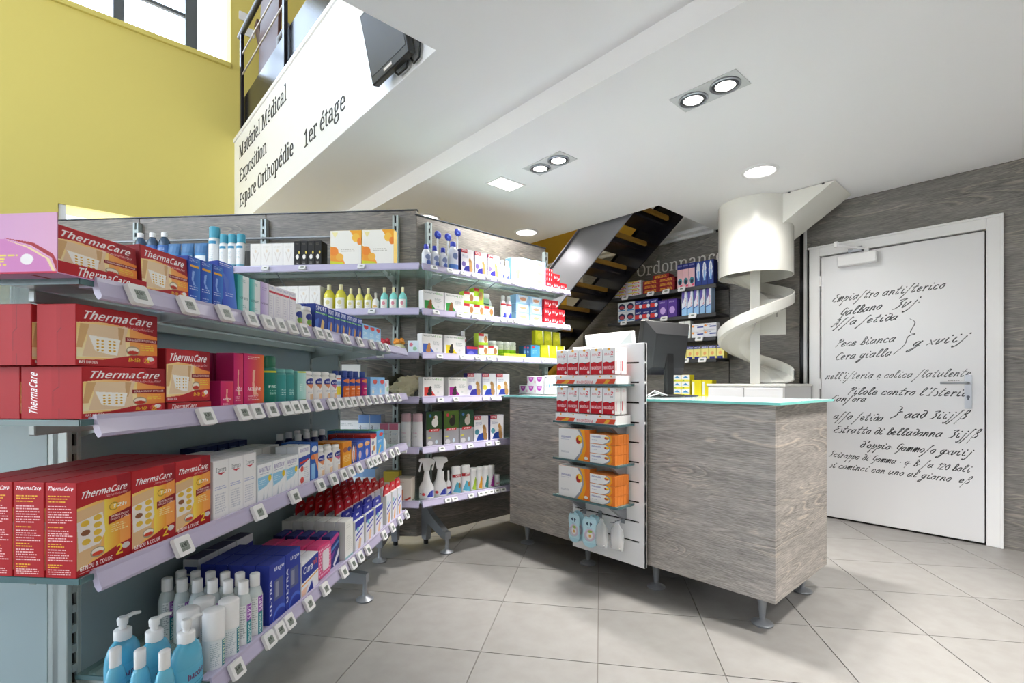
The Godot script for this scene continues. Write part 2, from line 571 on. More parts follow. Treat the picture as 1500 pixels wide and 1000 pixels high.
func build_mezzanine():
	var wm := setting("wall_mezzanine", "glossy white fascia of the mezzanine with black serif lettering")
	begin()
	bar(Vector3(XL, H2 + 0.0015, ZF - 0.06), Vector3(XV + 0.12, 3.455, ZF + 0.0008))
	bar(Vector3(XL, 3.44, ZF - 0.1), Vector3(XV + 0.12, 3.475, ZF + 0.012), 0.003)
	done("fascia", M.fascia, wm)
	begin()
	plate([[XL, ZF - 0.06], [2.3, ZF - 0.06], [2.3, ZB], [-1.72, ZB], [-1.72, -3.5], [-4.6, -3.5], [-4.6, ZB], [XL, ZB]], 2.95, 3.2)
	done("slab", M.white, wm)
	for t in [["Matériel Médical", -5.32, 3.215, 1.36, 0.128], ["Exposition", -5.31, 2.985, 0.85, 0.125], ["Espace Orthopédie", -5.31, 2.745, 1.50, 0.128], ["1er étage", -3.58, 2.715, 0.68, 0.118]]:
		lettering(t[0], Vector3(t[1], t[2], ZF + 0.0015), t[3], t[4], M.ink, wm, 0.002)
	# railing
	var r := thing("railing", "dark steel railing with plate and thin rails above the white fascia", "railing", Vector3(-3.7, 3.475, ZF - 0.05))
	begin()
	bar(Vector3(-1.75, 0.02, -0.012), Vector3(1.6, 0.36, 0.008))
	done("plate", M.darksteel, r)
	for x in [-1.62, -0.36, 0.9]:
		begin()
		box(Vector3(x, 0.48, 0.03), Vector3(0.05, 0.96, 0.03), 0.004)
		done("post", M.darksteel, r)
	begin()
	tube([Vector3(-1.7, 0.97, 0.03), Vector3(1.6, 0.97, 0.03)], 0.024, 12)
	done("handrail", M.gunmetal, r)
	for y in [0.56, 0.76]:
		begin()
		tube([Vector3(-1.62, y, 0.03), Vector3(1.6, y, 0.03)], 0.007, 8)
		done("thin_rail", M.steel, r)
	# things on the mezzanine
	var c := thing("wooden_panel", "reddish brown wooden boards leaning behind the upper railing", "panel", Vector3(-4.93, 3.2, -1.365), 2)
	begin(Transform3D(Basis(Vector3.RIGHT, -0.03), Vector3()))
	box(Vector3(0.1, 0.75, 0), Vector3(0.5, 1.5, 0.03), 0.004)
	done("board", M.brown, c)
	begin(Transform3D(Basis(Vector3.RIGHT, -0.03) * Basis(Vector3.BACK, 0.5), Vector3(-0.02, 0.1, -0.04)))
	box(Vector3(0.28, 0.72, 0), Vector3(0.09, 1.3, 0.03), 0.004)
	done("brace", M.brown, c)
	begin()
	tube([Vector3(0.4, 0.0, 0.0), Vector3(0.4, 0.82, 0.0), Vector3(0.62, 0.84, 0.0)], 0.02, 8)
	done("pipe", M.alu, c)
	for o in [[4.736, -1.345], [4.6, -1.4]]:
		begin()
		XF = Transform3D(Basis(Vector3.UP, PI / 2), Vector3(XL, o[0], o[1]))
		prism(rrect(0.085, 0.085, 0.012), 0, 0.011)
		var s := done("light_switch", M.white)
		tag(s, "white wall switch plate beside the upper railing, " + ("upper one" if o[0] > 4.7 else "lower one"), "switch")
	# television
	var tv := thing("television", "small black television hung tilted below the white fascia by the ceiling corner", "television", Vector3(-2.225, 2.645, -1.19), 0)
	var tilt := Transform3D(Basis(Vector3.RIGHT, 0.215), Vector3())
	begin(tilt)
	bar(Vector3(-0.185, -0.04, -0.04), Vector3(0.185, 0.30, 0), 0.006)
	bar(Vector3(-0.15, 0.06, -0.06), Vector3(0.15, 0.27, -0.035), 0.015)
	done("casing", M.black, tv)
	begin(tilt)
	bar(Vector3(-0.168, 0.0, -0.001), Vector3(0.168, 0.283, 0.0015))
	done("screen", mat(Color(0.20, 0.20, 0.22), 0.4), tv)
	begin(tilt)
	bar(Vector3(-0.05, -0.026, 0), Vector3(0.03, -0.012, 0.0025), 0.001)
	done("maker_plate", M.steel, tv)
	begin()
	bar(Vector3(0.0, 0.06, -0.074), Vector3(0.12, 0.2, -0.02), 0.005)
	done("bracket", M.black, tv)
	begin()
	tube([Vector3(-0.02, -0.02, -0.045), Vector3(0.01, -0.05, -0.05), Vector3(0.08, -0.045, -0.055), Vector3(0.12, -0.01, -0.05), Vector3(0.15, -0.055, -0.055), Vector3(0.19, -0.045, -0.06), Vector3(0.2, 0.02, -0.06), Vector3(0.16, 0.06, -0.06)], 0.006, 6)
	done("cable", M.black, tv)

func font(serif: bool, bold := false) -> SystemFont:
	var f := SystemFont.new()
	f.font_names = PackedStringArray(["Droid Serif" if serif else "Droid Sans"])
	f.font_weight = 700 if bold else 400
	return f

func text_mesh(s: String, serif: bool, bold: bool, depth: float, step := 1.0) -> TextMesh:
	var t := TextMesh.new()
	t.text = s
	t.font = font(serif, bold)
	t.font_size = 64
	t.pixel_size = 0.01
	t.depth = depth
	t.curve_step = step
	t.horizontal_alignment = HORIZONTAL_ALIGNMENT_LEFT
	t.vertical_alignment = VERTICAL_ALIGNMENT_BOTTOM
	return t

func lettering(s: String, pos: Vector3, width: float, cap: float, m: Material, parent: Node, depth := 0.002, serif := true):   # pos is the left end of the baseline
	var t := text_mesh(s, serif, false, 0.05)
	var h := text_mesh("E", serif, false, 0.05)
	var bb := t.get_aabb()
	var eb := h.get_aabb()
	var mi := MeshInstance3D.new()
	mi.mesh = t
	var sx := width / bb.size.x
	var sy := cap / eb.size.y
	mi.transform = Transform3D(Basis.from_scale(Vector3(sx, sy, depth / 0.05)), pos + Vector3(-bb.position.x * sx, -eb.position.y * sy, depth / 2))
	hang(mi, "lettering", m, parent)

func build_ceiling_lights():
	var sp := [[-1.135, "double ceiling spotlight, the larger one nearer the camera"], [-2.195, "double ceiling spotlight between the step and the square lamp"], [-0.075, "double ceiling spotlight right of the frame"], [0.985, "double ceiling spotlight far right of the frame"]]
	for s in sp:
		var t := thing("ceiling_spotlight", s[1], "ceiling light", Vector3(s[0], H1, -2.31), 0, "double ceiling spotlights")
		begin()
		var out := [Vector2(-0.165, -0.081), Vector2(0.165, -0.081), Vector2(0.165, 0.081), Vector2(-0.165, 0.081)]
		plate(out, -0.004, 0.0)
		done("plate", mat(Color(0.80, 0.81, 0.81), 0.5), t)
		for x in [-0.08, 0.08]:
			begin(at(x, 0, 0))
			lathe([[0.069, -0.004], [0.070, -0.010], [0.064, -0.013], [0.060, -0.008]], 28)
			done("bezel", M.alu, t)
			begin(at(x, 0, 0))
			lathe([[0.046, -0.0105], [0.050, -0.0115], [0.060, -0.0055]], 28)
			done("reflector", M.gunmetal, t)
			begin(at(x, 0, 0))
			lathe([[0.0, -0.0095], [0.04, -0.0095], [0.046, -0.0085]], 24)
			done("bulb", M.glow, t)
			var l := SpotLight3D.new()
			l.name = "lamp"
			l.position = Vector3(x, -0.03, 0)
			l.rotation_degrees = Vector3(-90 + 6, 14 if s[0] < -2.0 else 0, 0)
			l.spot_angle = 52
			l.spot_angle_attenuation = 1.0
			l.spot_range = 12
			l.spot_attenuation = 2
			l.light_energy = SPOT
			l.light_size = 0.05
			l.light_color = Color(1.0, 0.985, 0.97)
			l.shadow_enabled = true
			t.add_child(l, true)
	var nq := 0
	for q in [[0.9, 0.1], [-0.9, 1.6], [0.9, 1.6]]:
		nq += 1
		downlight("upper ceiling downlight outside the frame, %s from the step" % ORD[nq - 1], q[0], H2, q[1])
	downlight("round downlight in the ceiling behind the tall shelving, nearer the stairs", -4.3, H1, -3.1)
	downlight("round downlight in the ceiling behind the tall shelving, nearer the yellow wall", -4.75, H1, -2.3)
	for d in [[-1.333, -3.427, "round recessed downlight in the ceiling beside the spiral slide"], [-3.34, -3.207, "round recessed downlight in the ceiling left of the stairs"], [-3.62, -2.30, "round recessed downlight partly hidden by the corner shelving top"]]:
		downlight(d[2], d[0], H1, d[1])
	var t := thing("ceiling_panel_lamp", "small square recessed lamp in the ceiling left of the double spotlights", "ceiling light", Vector3(-2.63, H1, -2.32))
	begin()
	for z in [-0.112, 0.112]: bar(Vector3(-0.085, -0.005, z - 0.008), Vector3(0.085, 0, z + 0.008))
	for x in [-0.078, 0.078]: bar(Vector3(x - 0.007, -0.005, -0.105), Vector3(x + 0.007, 0, 0.105))
	done("frame", M.white, t)
	begin()
	bar(Vector3(-0.071, -0.003, -0.104), Vector3(0.071, -0.001, 0.104))
	done("diffuser", M.glow, t)
	var a := AreaLight3D.new()
	a.name = "lamp"
	a.position = Vector3(0, -0.02, 0)
	a.rotation_degrees.x = -90
	a.area_size = Vector2(0.14, 0.2)
	a.light_energy = DOWN * 1.5
	a.shadow_enabled = true
	t.add_child(a, true)

func downlight(label: String, x: float, y: float, z: float):
	var t := thing("downlight", label, "ceiling light", Vector3(x, y, z), 0, "round downlights")
	begin()
	lathe([[0.092, -0.004], [0.096, -0.010], [0.112, -0.006], [0.115, 0.0]], 32)
	done("ring", M.white, t)
	begin()
	lathe([[0.0, -0.004], [0.094, -0.004]], 32)
	done("diffuser", M.glow, t)
	var l := SpotLight3D.new()
	l.name = "lamp"
	l.position = Vector3(0, -0.03, 0)
	l.rotation_degrees.x = -90
	l.spot_angle = 78
	l.spot_angle_attenuation = 0.6
	l.spot_range = 12
	l.spot_attenuation = 2
	l.light_energy = DOWN
	l.light_size = 0.09
	l.light_color = Color(1.0, 0.985, 0.96)
	l.shadow_enabled = true
	t.add_child(l, true)

func build_stairs():
	var o := thing("staircase", "open staircase with dark steel stringers and wooden treads rising into the ceiling", "staircase", Vector3(-3.5, 0, -3.9))
	var run := 0.234
	var rise := 0.1905
	var slope := rise / run
	# x of the tread whose top is at y: right ends measured on the far stringer
	var x0 := -3.452 + 3.5
	var y0 := 1.826
	for sd in 2:
		var zc: float = [0.355, -0.285][sd]
		begin()
		var f := func(x: float) -> float: return y0 + (x - x0) * slope
		var ex: float = [0.06, -0.02][sd]
		prism([Vector2(x0 - 1.96, f.call(x0 - 1.96) + 0.20 + ex), Vector2(x0 + 1.58, f.call(x0 + 1.58) + 0.20 + ex), Vector2(x0 + 1.58, f.call(x0 + 1.58) - 0.20), Vector2(x0 - 1.96, maxf(0.0, f.call(x0 - 1.96) - 0.20))], zc - 0.006, zc + 0.006)
		prism([Vector2(x0 - 1.96, f.call(x0 - 1.96) + 0.20 + ex), Vector2(x0 + 1.58, f.call(x0 + 1.58) + 0.20 + ex), Vector2(x0 + 1.58, f.call(x0 + 1.58) + 0.19 + ex), Vector2(x0 - 1.96, f.call(x0 - 1.96) + 0.19 + ex)], zc - 0.03, zc + 0.03)
		done("stringer", mat(Color(0.52, 0.52, 0.55), 0.3, 0.55) if sd == 0 else M.darksteel, o)
	for k in range(-8, 9):
		var y := y0 + k * rise
		var x := x0 + k * run
		if y < 0.1 or y > 3.05: continue
		begin()
		bar(Vector3(x - 0.20, y - 0.018, -0.278), Vector3(x + 0.08, y + 0.022, 0.348), 0.004)
		done("tread", M.tread, o)
		begin()
		bar(Vector3(x - 0.19, y - 0.075, -0.278), Vector3(x + 0.065, y - 0.018, 0.348), 0.01)
		done("tread_pan", M.darksteel, o)

func build_door():
	var d := setting("door_1", "white door covered in black handwritten recipe script")
	begin()
	for r in [[-1.349, -1.275, 0.0, 2.13], [-0.318, -0.248, 0.0, 2.13]]:
		bar(Vector3(r[0], r[2], ZB - 0.06), Vector3(r[1], r[3], ZB + 0.018), 0.004)
	bar(Vector3(-1.276, 2.058, ZB - 0.06), Vector3(-0.317, 2.13, ZB + 0.0178), 0.004)
	bar(Vector3(-0.252, 0.0, ZB - 0.05), Vector3(-0.236, 2.136, ZB + 0.026), 0.003)
	bar(Vector3(-1.357, 2.124, ZB - 0.05), Vector3(-0.236, 2.14, ZB + 0.0255), 0.003)
	done("door_frame", M.white, d)
	begin()
	bar(Vector3(-1.275, 0, ZB - 0.14), Vector3(-0.318, 2.06, ZB - 0.045))
	done("rebate", M.black, d)
	begin()
	var a := Vector3(-1.266, 0.012, ZB - 0.045)
	var b := Vector3(-0.327, 2.048, ZB + 0.004)
	bar(a, Vector3(b.x, b.y, b.z - 0.0005), 0.002)
	var leaf := done("door_leaf", M.white, d)
	begin()
	quad(Vector3(a.x + 0.003, a.y + 0.003, b.z), Vector3(b.x - 0.003, a.y + 0.003, b.z), Vector3(b.x - 0.003, b.y - 0.003, b.z), Vector3(a.x + 0.003, b.y - 0.003, b.z), [Vector2(0, 1), Vector2(1, 1), Vector2(1, 0), Vector2(0, 0)])
	var m := mat(Color(1, 1, 1), 0.35)
	m.albedo_texture = door_script()
	m.texture_repeat = false
	done("printed_face", m, leaf)
	begin(at(-0.405, 0.998, ZB + 0.004))
	prism(rrect(0.036, 0.225, 0.004), 0.0, 0.006)
	done("lock_plate", mat(Color(0.66, 0.67, 0.69), 0.3, 0.3), d)
	begin(at(-0.405, 1.057, ZB + 0.01))
	tube([Vector3(0, 0, 0), Vector3(0, 0, 0.045), Vector3(-0.006, 0, 0.052), Vector3(-0.135, 0, 0.052)], 0.008, 8)
	done("lever", M.alu, d)
	begin(at(-0.405, 0.965, ZB + 0.01))
	lathe_z([[0.0, 0.004], [0.008, 0.004], [0.009, 0.0]], 12)
	prism([Vector2(-0.004, -0.02), Vector2(0.004, -0.02), Vector2(0.004, 0), Vector2(-0.004, 0)], 0, 0.003)
	done("cylinder_lock", M.gunmetal, d)
	for y in [0.25, 1.05, 1.86]:
		begin(at(-1.271, y, ZB + 0.012))
		lathe([[0.0, -0.04], [0.008, -0.04], [0.008, 0.04], [0.0, 0.04]], 10)
		done("hinge", M.white, d)
	var c := thing("door_closer", "white door closer box with folding arm at the top of the door", "door closer", Vector3(-1.02, 2.0, ZB + 0.004))
	begin()
	bar(Vector3(-0.125, -0.055, 0), Vector3(0.125, 0.028, 0.06), 0.006)
	done("body", M.white, c)
	begin()
	bar(Vector3(-0.06, 0.045, 0.014), Vector3(0.03, 0.085, 0.024), 0.002)
	done("frame_shoe", M.alu, c)
	begin()
	lathe([[0.0, 0.028], [0.017, 0.028], [0.017, 0.055], [0.012, 0.062], [0.0, 0.062]], 14, 1, 1, Vector3(0.06, 0, 0.03))
	tube([Vector3(0.06, 0.055, 0.03), Vector3(-0.10, 0.085, 0.17)], 0.009, 8)
	tube([Vector3(-0.10, 0.092, 0.17), Vector3(-0.03, 0.07, 0.02)], 0.007, 8)
	lathe([[0.0, 0.07], [0.014, 0.07], [0.014, 0.11], [0.0, 0.11]], 12, 1, 1, Vector3(-0.10, 0, 0.17))
	done("folding_arm", M.white, c)

func lathe_z(prof: Array, seg := 16):
	var old := XF
	XF = XF * Transform3D(Basis(Vector3.RIGHT, PI / 2), Vector3())
	lathe(prof, seg)
	XF = old
# ---------------------------------------------------------------- shelving
const LEV := [1.247, 0.992, 0.707, 0.322]              # glass tops on the gondola
const WLEV := [1.752, 1.489, 1.230, 0.970, 0.675, 0.360]   # glass tops on the wall shelving

func price_rail(a: Vector3, b: Vector3, out: Vector3, parent: Node, m: Material = M.rail):   # a ribbed plastic strip along a shelf front, from a to b
	var d := (b - a).normalized()
	begin(Transform3D(Basis(out, Vector3.UP, -d) if out.cross(Vector3.UP).dot(-d) > 0 else Basis(out, Vector3.UP, d), a if out.cross(Vector3.UP).dot(-d) <= 0 else b))
	var l := a.distance_to(b)
	prism([Vector2(-0.03, 0.003), Vector2(-0.004, 0.004), Vector2(0.0, 0.009), Vector2(0.005, 0.008), Vector2(0.006, 0.0), Vector2(0.016, -0.026), Vector2(0.0145, -0.032), Vector2(0.008, -0.034), Vector2(0.001, -0.024), Vector2(-0.002, -0.012), Vector2(-0.03, -0.012)], 0.0, l)
	done("price_rail", m, parent)

func upright(p: Vector3, y0: float, y1: float, out: Vector3, parent: Node):
	var side := Vector3.UP.cross(out).normalized()
	begin(Transform3D(Basis(side, Vector3.UP, out), p))
	bar(Vector3(-0.02, y0, -0.03), Vector3(-0.006, y1, 0.012), 0.002)
	bar(Vector3(0.006, y0, -0.03), Vector3(0.02, y1, 0.012), 0.002)
	var u := done("upright", M.post, parent)
	begin(Transform3D(Basis(side, Vector3.UP, out), p))
	bar(Vector3(-0.006, y0, -0.03), Vector3(0.006, y1, 0.002))
	done("slot_recess", M.ink, u)
	begin(Transform3D(Basis(side, Vector3.UP, out), p))
	var y := y0 + 0.03
	while y < y1 - 0.02:
		bar(Vector3(-0.006, y, -0.02), Vector3(0.006, y + 0.02, 0.0115))
		y += 0.05
	done("slot_bridges", M.post, u).set_meta("kind", "stuff")

func foot_leg(p: Vector3, out: Vector3, reach: float, y_back: float, parent: Node):
	var side := Vector3.UP.cross(out).normalized()
	var x := Transform3D(Basis(out, Vector3.UP, -side), p)
	begin(x)
	prism([Vector2(-0.03, y_back + 0.1), Vector2(0.025, y_back + 0.1), Vector2(0.04, y_back + 0.02), Vector2(0.07, y_back - 0.01), Vector2(reach - 0.015, 0.135), Vector2(reach + 0.012, 0.13), Vector2(reach + 0.012, 0.085), Vector2(reach - 0.03, 0.085), Vector2(0.04, y_back - 0.075), Vector2(0.02, 0.03), Vector2(-0.03, 0.03)], -0.019, 0.019)
	var l := done("leg", M.alu, parent)
	begin(x)
	lathe([[0.0, 0.0], [0.04, 0.0], [0.043, 0.006], [0.036, 0.013], [0.014, 0.022], [0.011, 0.03], [0.011, 0.09]], 20, 1, 1, Vector3(reach, 0, 0))
	done("foot", M.alu, l)
	begin(x)
	lathe([[0.0, 0.0], [0.016, 0.0], [0.016, 0.035]], 12, 1, 1, Vector3(-0.005, 0, 0))
	done("rear_glide", M.black, l)

func glass_edge(a: Vector3, b: Vector3, y: float, parent: Node, m: Material = M.edge):
	var d := b - a
	var side := d.cross(Vector3.UP).normalized()
	begin(Transform3D(Basis(d.normalized(), Vector3.UP, side), Vector3(a.x, y, a.z)))
	bar(Vector3(0, -0.0105, -0.0015), Vector3(d.length(), 0.0004, 0.0015))
	done("glass_edge", m, parent)

func build_gondola():
	var c := Vector3(-1.2, 0, -1.9)
	var g := thing("gondola_shelf", "long aisle shelving with grey green back panels and four glass shelves", "shelving", gp(c.x, 0, c.z), GY)
	var o := func(x: float, y: float, z: float) -> Vector3: return Vector3(x, y, z) - c
	for r in [[-1.172, -2.372], [-2.40, -2.70]]:
		begin()
		bar(o.call(-1.235, 0.2, r[1]), o.call(-1.2, 1.225, r[0]), 0.002)
		done("back_panel", M.panel, g)
	begin()
	bar(o.call(-1.75, 0.06, -1.165), o.call(-1.255, 1.225, -1.14), 0.003)
	done("end_panel", M.endpanel, g)
	begin()
	bar(o.call(-1.256, 0.06, -1.168), o.call(-1.222, 1.225, -1.138), 0.004)
	done("corner_profile", M.post, g)
	for z in [-1.158, -2.386, -2.712]:
		upright(o.call(-1.213, 0, z), 0.1, 1.225, Vector3.RIGHT, g)
	for k in 4:
		var y: float = LEV[k]
		var near := k < 3
		begin()
		var out := [[-0.846, -0.826], [-0.846, -2.80], [-1.2, -2.80], [-1.2, -1.19], [-1.77, -1.19], [-1.77, -0.826]] if near else [[-0.846, -1.16], [-0.846, -2.80], [-1.2, -2.80], [-1.2, -1.16]]
		var q := []
		for p in out: q.append([p[0] - c.x, p[1] - c.z])
		plate(q, y - 0.01, y)
		var s := done("glass_shelf", M.glass, g)
		glass_edge(o.call(-1.77 if near else -1.2, 0, -0.824 if near else -1.158), o.call(-0.846, 0, -0.824 if near else -1.158), y, s)
		glass_edge(o.call(-0.845, 0, -0.824 if near else -1.158), o.call(-0.845, 0, -2.80), y, s)
		price_rail(o.call(-0.844, y, -0.85 if near else -1.16), o.call(-0.844, y, -2.80), Vector3.RIGHT, s)
		begin()
		bar(o.call(-1.0, y - 0.034, -2.78), o.call(-0.985, y - 0.011, -1.19 if not near else -0.87), 0.002)
		bar(o.call(-1.198, y - 0.036, -2.78), o.call(-1.18, y - 0.011, -1.19), 0.002)
		for z in [-1.175, -2.386, -2.712]:
			prism_bracket(o.call(-1.2, y - 0.011, z), Vector3.RIGHT, 0.3)
		done("shelf_support", M.post, s)
	foot_leg(o.call(-1.2, 0, -2.35), Vector3.RIGHT, 0.29, 0.17, g)
	foot_leg(o.call(-1.2, 0, -1.19), Vector3.RIGHT, 0.29, 0.17, g)

func prism_bracket(p: Vector3, out: Vector3, reach: float):
	var old := XF
	var side := Vector3.UP.cross(out).normalized()
	XF = XF * Transform3D(Basis(out, Vector3.UP, -side), p)
	prism([Vector2(0, 0), Vector2(reach, 0), Vector2(reach, -0.014), Vector2(0.03, -0.05), Vector2(0, -0.06)], -0.002, 0.002)
	XF = old

func build_wall_shelving():
	# the run facing the camera, parallel to the end of the gondola
	var c := Vector3(-1.9, 0, -3.05)
	var f := thing("wall_shelving", "tall glass shelving with grey wood back behind the aisle gondola", "shelving", gp(c.x, 0, c.z), GY)
	var o := func(x: float, y: float, z: float) -> Vector3: return Vector3(x, y, z) - c
	var cuts := [-3.8, -2.83, -1.92, -0.885]
	for i in 3:
		begin()
		bar(o.call(cuts[i] + 0.002, 0.05, -3.215), o.call(cuts[i + 1] - 0.002, 2.188, -3.19), 0.002)
		done("back_panel", M.woodshelf, f)
	begin()
	bar(o.call(-3.8, 2.188, -3.22), o.call(-0.88, 2.196, -3.185), 0.002)
	done("top_edge", M.gunmetal, f)
	begin()
	tube([o.call(-3.8, 2.02, -3.16), o.call(-1.02, 2.02, -3.16)], 0.008, 8)
	done("rear_rod", M.alu, f)
	for x in [-3.75, -2.83, -1.92, -1.02]:
		upright(o.call(x, 0, -3.17), 0.1, 2.15, Vector3.BACK, f)
		if x > -3.0: foot_leg(o.call(x, 0, -3.16), Vector3.BACK, 0.295, 0.22, f)
	for k in 6:
		var y: float = WLEV[k]
		begin()
		var q := []
		for p in [[-3.8, -2.845], [-0.766, -2.845], [-0.889, -3.19], [-3.8, -3.19]]: q.append([p[0] - c.x, p[1] - c.z])
		plate(q, y - 0.008, y)
		var s := done("glass_shelf", M.glass, f)
		price_rail(o.call(-3.8, y, -2.844), o.call(-0.775, y, -2.844), Vector3.BACK, s)
		begin()
		bar(o.call(-3.78, y - 0.03, -3.02), o.call(-1.0, y - 0.009, -3.008), 0.002)
		for x in [-2.83, -1.92, -1.02]:
			prism_bracket(o.call(x, y - 0.009, -3.16), Vector3.BACK, 0.28)
		done("shelf_support", M.post, s)
		begin()
		for x in [-2.6, -2.1, -1.7, -1.2]:
			tube([o.call(x - 0.04, y - 0.12, -3.185), o.call(x, y - 0.009, -2.93)], 0.0035, 6)
		done("stay_rod", M.alu, s)

	# the run at the right, square to the door wall
	var b := thing("wall_shelving", "glass shelving run joining the counter, with dark wood base", "shelving", Vector3(-2.7, 0, -2.3))
	var w := func(x: float, y: float, z: float) -> Vector3: return Vector3(x + 2.7, y, z + 2.3)
	begin()
	bar(w.call(-2.855, 0.05, -2.935), w.call(-2.83, 2.157, -1.72), 0.002)
	done("back_panel", M.woodshelf, b)
	begin()
	bar(w.call(-2.86, 2.157, -2.94), w.call(-2.825, 2.165, -1.71), 0.002)
	done("top_edge", M.gunmetal, b)
	for z in [-1.80, -2.915]:
		upright(w.call(-2.812, 0, z), 0.1, 2.12, Vector3.RIGHT, b)
	foot_leg(w.call(-2.80, 0, -1.775), Vector3.RIGHT, 0.235, 0.22, b)
	foot_leg(w.call(-2.80, 0, -2.9), Vector3.RIGHT, 0.235, 0.22, b)
	for k in 6:
		var y: float = WLEV[k]
		begin()
		var q := []
		var far: float = -2.86
		for p in [[-2.505, -1.548], [-2.505, far], [-2.83, far], [-2.83, -1.717]]: q.append([p[0] + 2.7, p[1] + 2.3])
		plate(q, y - 0.008, y)
		var s := done("glass_shelf", M.glass, b)
		price_rail(w.call(-2.504, y, -1.556), w.call(-2.504, y, -2.165 if k == 3 else far), Vector3.RIGHT, s)
		begin()
		bar(w.call(-2.66, y - 0.03, far + 0.02), w.call(-2.648, y - 0.009, -1.72), 0.002)
		for z in [-1.80, maxf(far + 0.02, -2.915)]:
			prism_bracket(w.call(-2.81, y - 0.009, z), Vector3.RIGHT, 0.27)
		done("shelf_support", M.post, s)
		begin()
		for z in [-1.98, -2.12]:
			tube([w.call(-2.825, y - 0.14, z), w.call(-2.56, y - 0.009, z - 0.06)], 0.0035, 6)
		done("stay_rod", M.alu, s)

func build_counter():
	var c := thing("counter", "grey wood sales counter with glass top on conical metal feet", "counter", Vector3(-1.615, 0, -2.53))
	var w := func(x: float, y: float, z: float) -> Vector3: return Vector3(x + 1.615, y, z + 2.53)
	begin()
	bar(w.call(-2.44, 0.14, -2.86), w.call(-0.812, 0.962, -2.208))
	done("carcass", M.shelfdark, c)
	begin()
	bar(w.call(-2.44, 0.138, -2.208), w.call(-1.40, 0.963, -2.19), 0.0015)
	done("front_panel", M.wood, c)
	begin()
	bar(w.call(-1.398, 0.138, -2.208), w.call(-0.79, 0.963, -2.19), 0.0015)
	done("front_panel", M.wood, c)
	begin()
	bar(w.call(-0.812, 0.138, -2.87), w.call(-0.7905, 0.963, -2.209), 0.0015)
	done("side_panel", M.wood, c)
	begin()
	bar(w.call(-2.47, 0.965, -2.88), w.call(-0.765, 0.977, -2.167), 0.002)
	var g := done("glass_top", mat(Color(0.86, 0.93, 0.93), 0.06), c)
	glass_edge(w.call(-2.47, 0, -2.165), w.call(-0.765, 0, -2.165), 0.977, g, M.edgelight)
	glass_edge(w.call(-0.763, 0, -2.165), w.call(-0.763, 0, -2.88), 0.977, g, M.edgelight)
	for x in [-0.875, -1.40, -1.85, -2.36]:
		for z in [-2.275, -2.78]:
			begin(Transform3D(Basis(), w.call(x, 0, z)))
			lathe([[0.0, 0.0], [0.043, 0.0], [0.046, 0.007], [0.04, 0.013], [0.018, 0.02], [0.011, 0.026], [0.012, 0.035], [0.021, 0.125], [0.024, 0.14]], 22)
			done("foot", M.alu, c)

	# slatwall display leaning on the counter front
	var d := thing("display_stand", "white slatted display panel with glass shelves on the counter front", "display", Vector3(-1.62, 0, -2.17))
	var e := func(x: float, y: float, z: float) -> Vector3: return Vector3(x + 1.62, y, z + 2.17)
	begin()
	var y := 0.135
	for gy in [0.258, 0.357, 0.457, 0.557, 0.657, 0.757, 0.857, 0.958, 1.06, 1.16, 1.262]:
		bar(e.call(-1.85, y, -2.156), e.call(-1.383, gy - 0.004, -2.14), 0.0015)
		y = gy + 0.004
	bar(e.call(-1.85, 0.135, -2.161), e.call(-1.383, 1.258, -2.154))
	bar(e.call(-1.85, 0.135, -2.156), e.call(-1.835, 1.258, -2.1395), 0.001)
	bar(e.call(-1.415, 0.135, -2.156), e.call(-1.383, 1.258, -2.1395), 0.001)
	done("slat_panel", M.white, d)
	begin()
	for gy in [0.258, 0.357, 0.457, 0.557, 0.657, 0.757, 0.857, 0.958, 1.06, 1.16]:
		bar(e.call(-1.835, gy - 0.004, -2.153), e.call(-1.415, gy + 0.004, -2.148))
	done("groove_liner", M.ink, d)
	for sy in [1.05, 0.85, 0.65, 0.447]:
		begin()
		bar(e.call(-1.87, sy - 0.006, -2.139), e.call(-1.445, sy, -2.0), 0.001)
		var s := done("glass_shelf", M.glass, d)
		glass_edge(e.call(-1.87, 0, -1.998), e.call(-1.445, 0, -1.998), sy + 0.002, s)
		glass_edge(e.call(-1.443, 0, -1.998), e.call(-1.443, 0, -2.145), sy + 0.002, s)
		for x in [-1.77, -1.5]:
			begin(Transform3D(Basis(Vector3(0, 0, 1), Vector3.UP, Vector3(-1, 0, 0)), e.call(x, sy - 0.007, -2.14)))
			prism([Vector2(0, 0), Vector2(0.12, 0), Vector2(0.12, -0.008), Vector2(0.03, -0.07), Vector2(0, -0.08)], -0.012, 0.012)
			done("bracket", M.alu, s)
	for x in [-1.765, -1.655, -1.51]:
		begin()
		tube([e.call(x, 0.357, -2.14), e.call(x, 0.352, -2.06), e.call(x, 0.36, -2.03)], 0.003, 6)
		bar(e.call(x - 0.012, 0.335, -2.14), e.call(x + 0.012, 0.372, -2.136), 0.001)
		done("hook", M.alu, d)

	# on the counter: the till screen seen from behind and the pale screen back beside the display
	var m := thing("monitor", "black computer monitor seen from behind on the counter", "monitor", Vector3(-1.59, 0.977, -2.61), -98)
	build_monitor(m, M.black, mat(Color(0.10, 0.10, 0.11), 0.5), 0.40, 0.31, 0.13)
	var n := thing("monitor", "pale grey flat screen back rising behind the white display", "monitor", Vector3(-1.79, 0.977, -2.44), 176)
	build_monitor(n, mat(Color(0.80, 0.81, 0.81), 0.45), mat(Color(0.72, 0.73, 0.73), 0.45), 0.36, 0.25, 0.13)
	begin(at(-1.62, 0.9785, -2.76))
	XF = XF * Transform3D(Basis(Vector3.UP, 0.2), Vector3())
	plate(rrect(0.34, 0.26, 0.08, 6), 0, 0.004)
	tag(done("desk_mat", mat(Color(0.16, 0.17, 0.27), 0.6)), "dark blue rounded mat under the black monitor foot", "mat")
	begin(at(-1.50, 0.9785, -2.36))
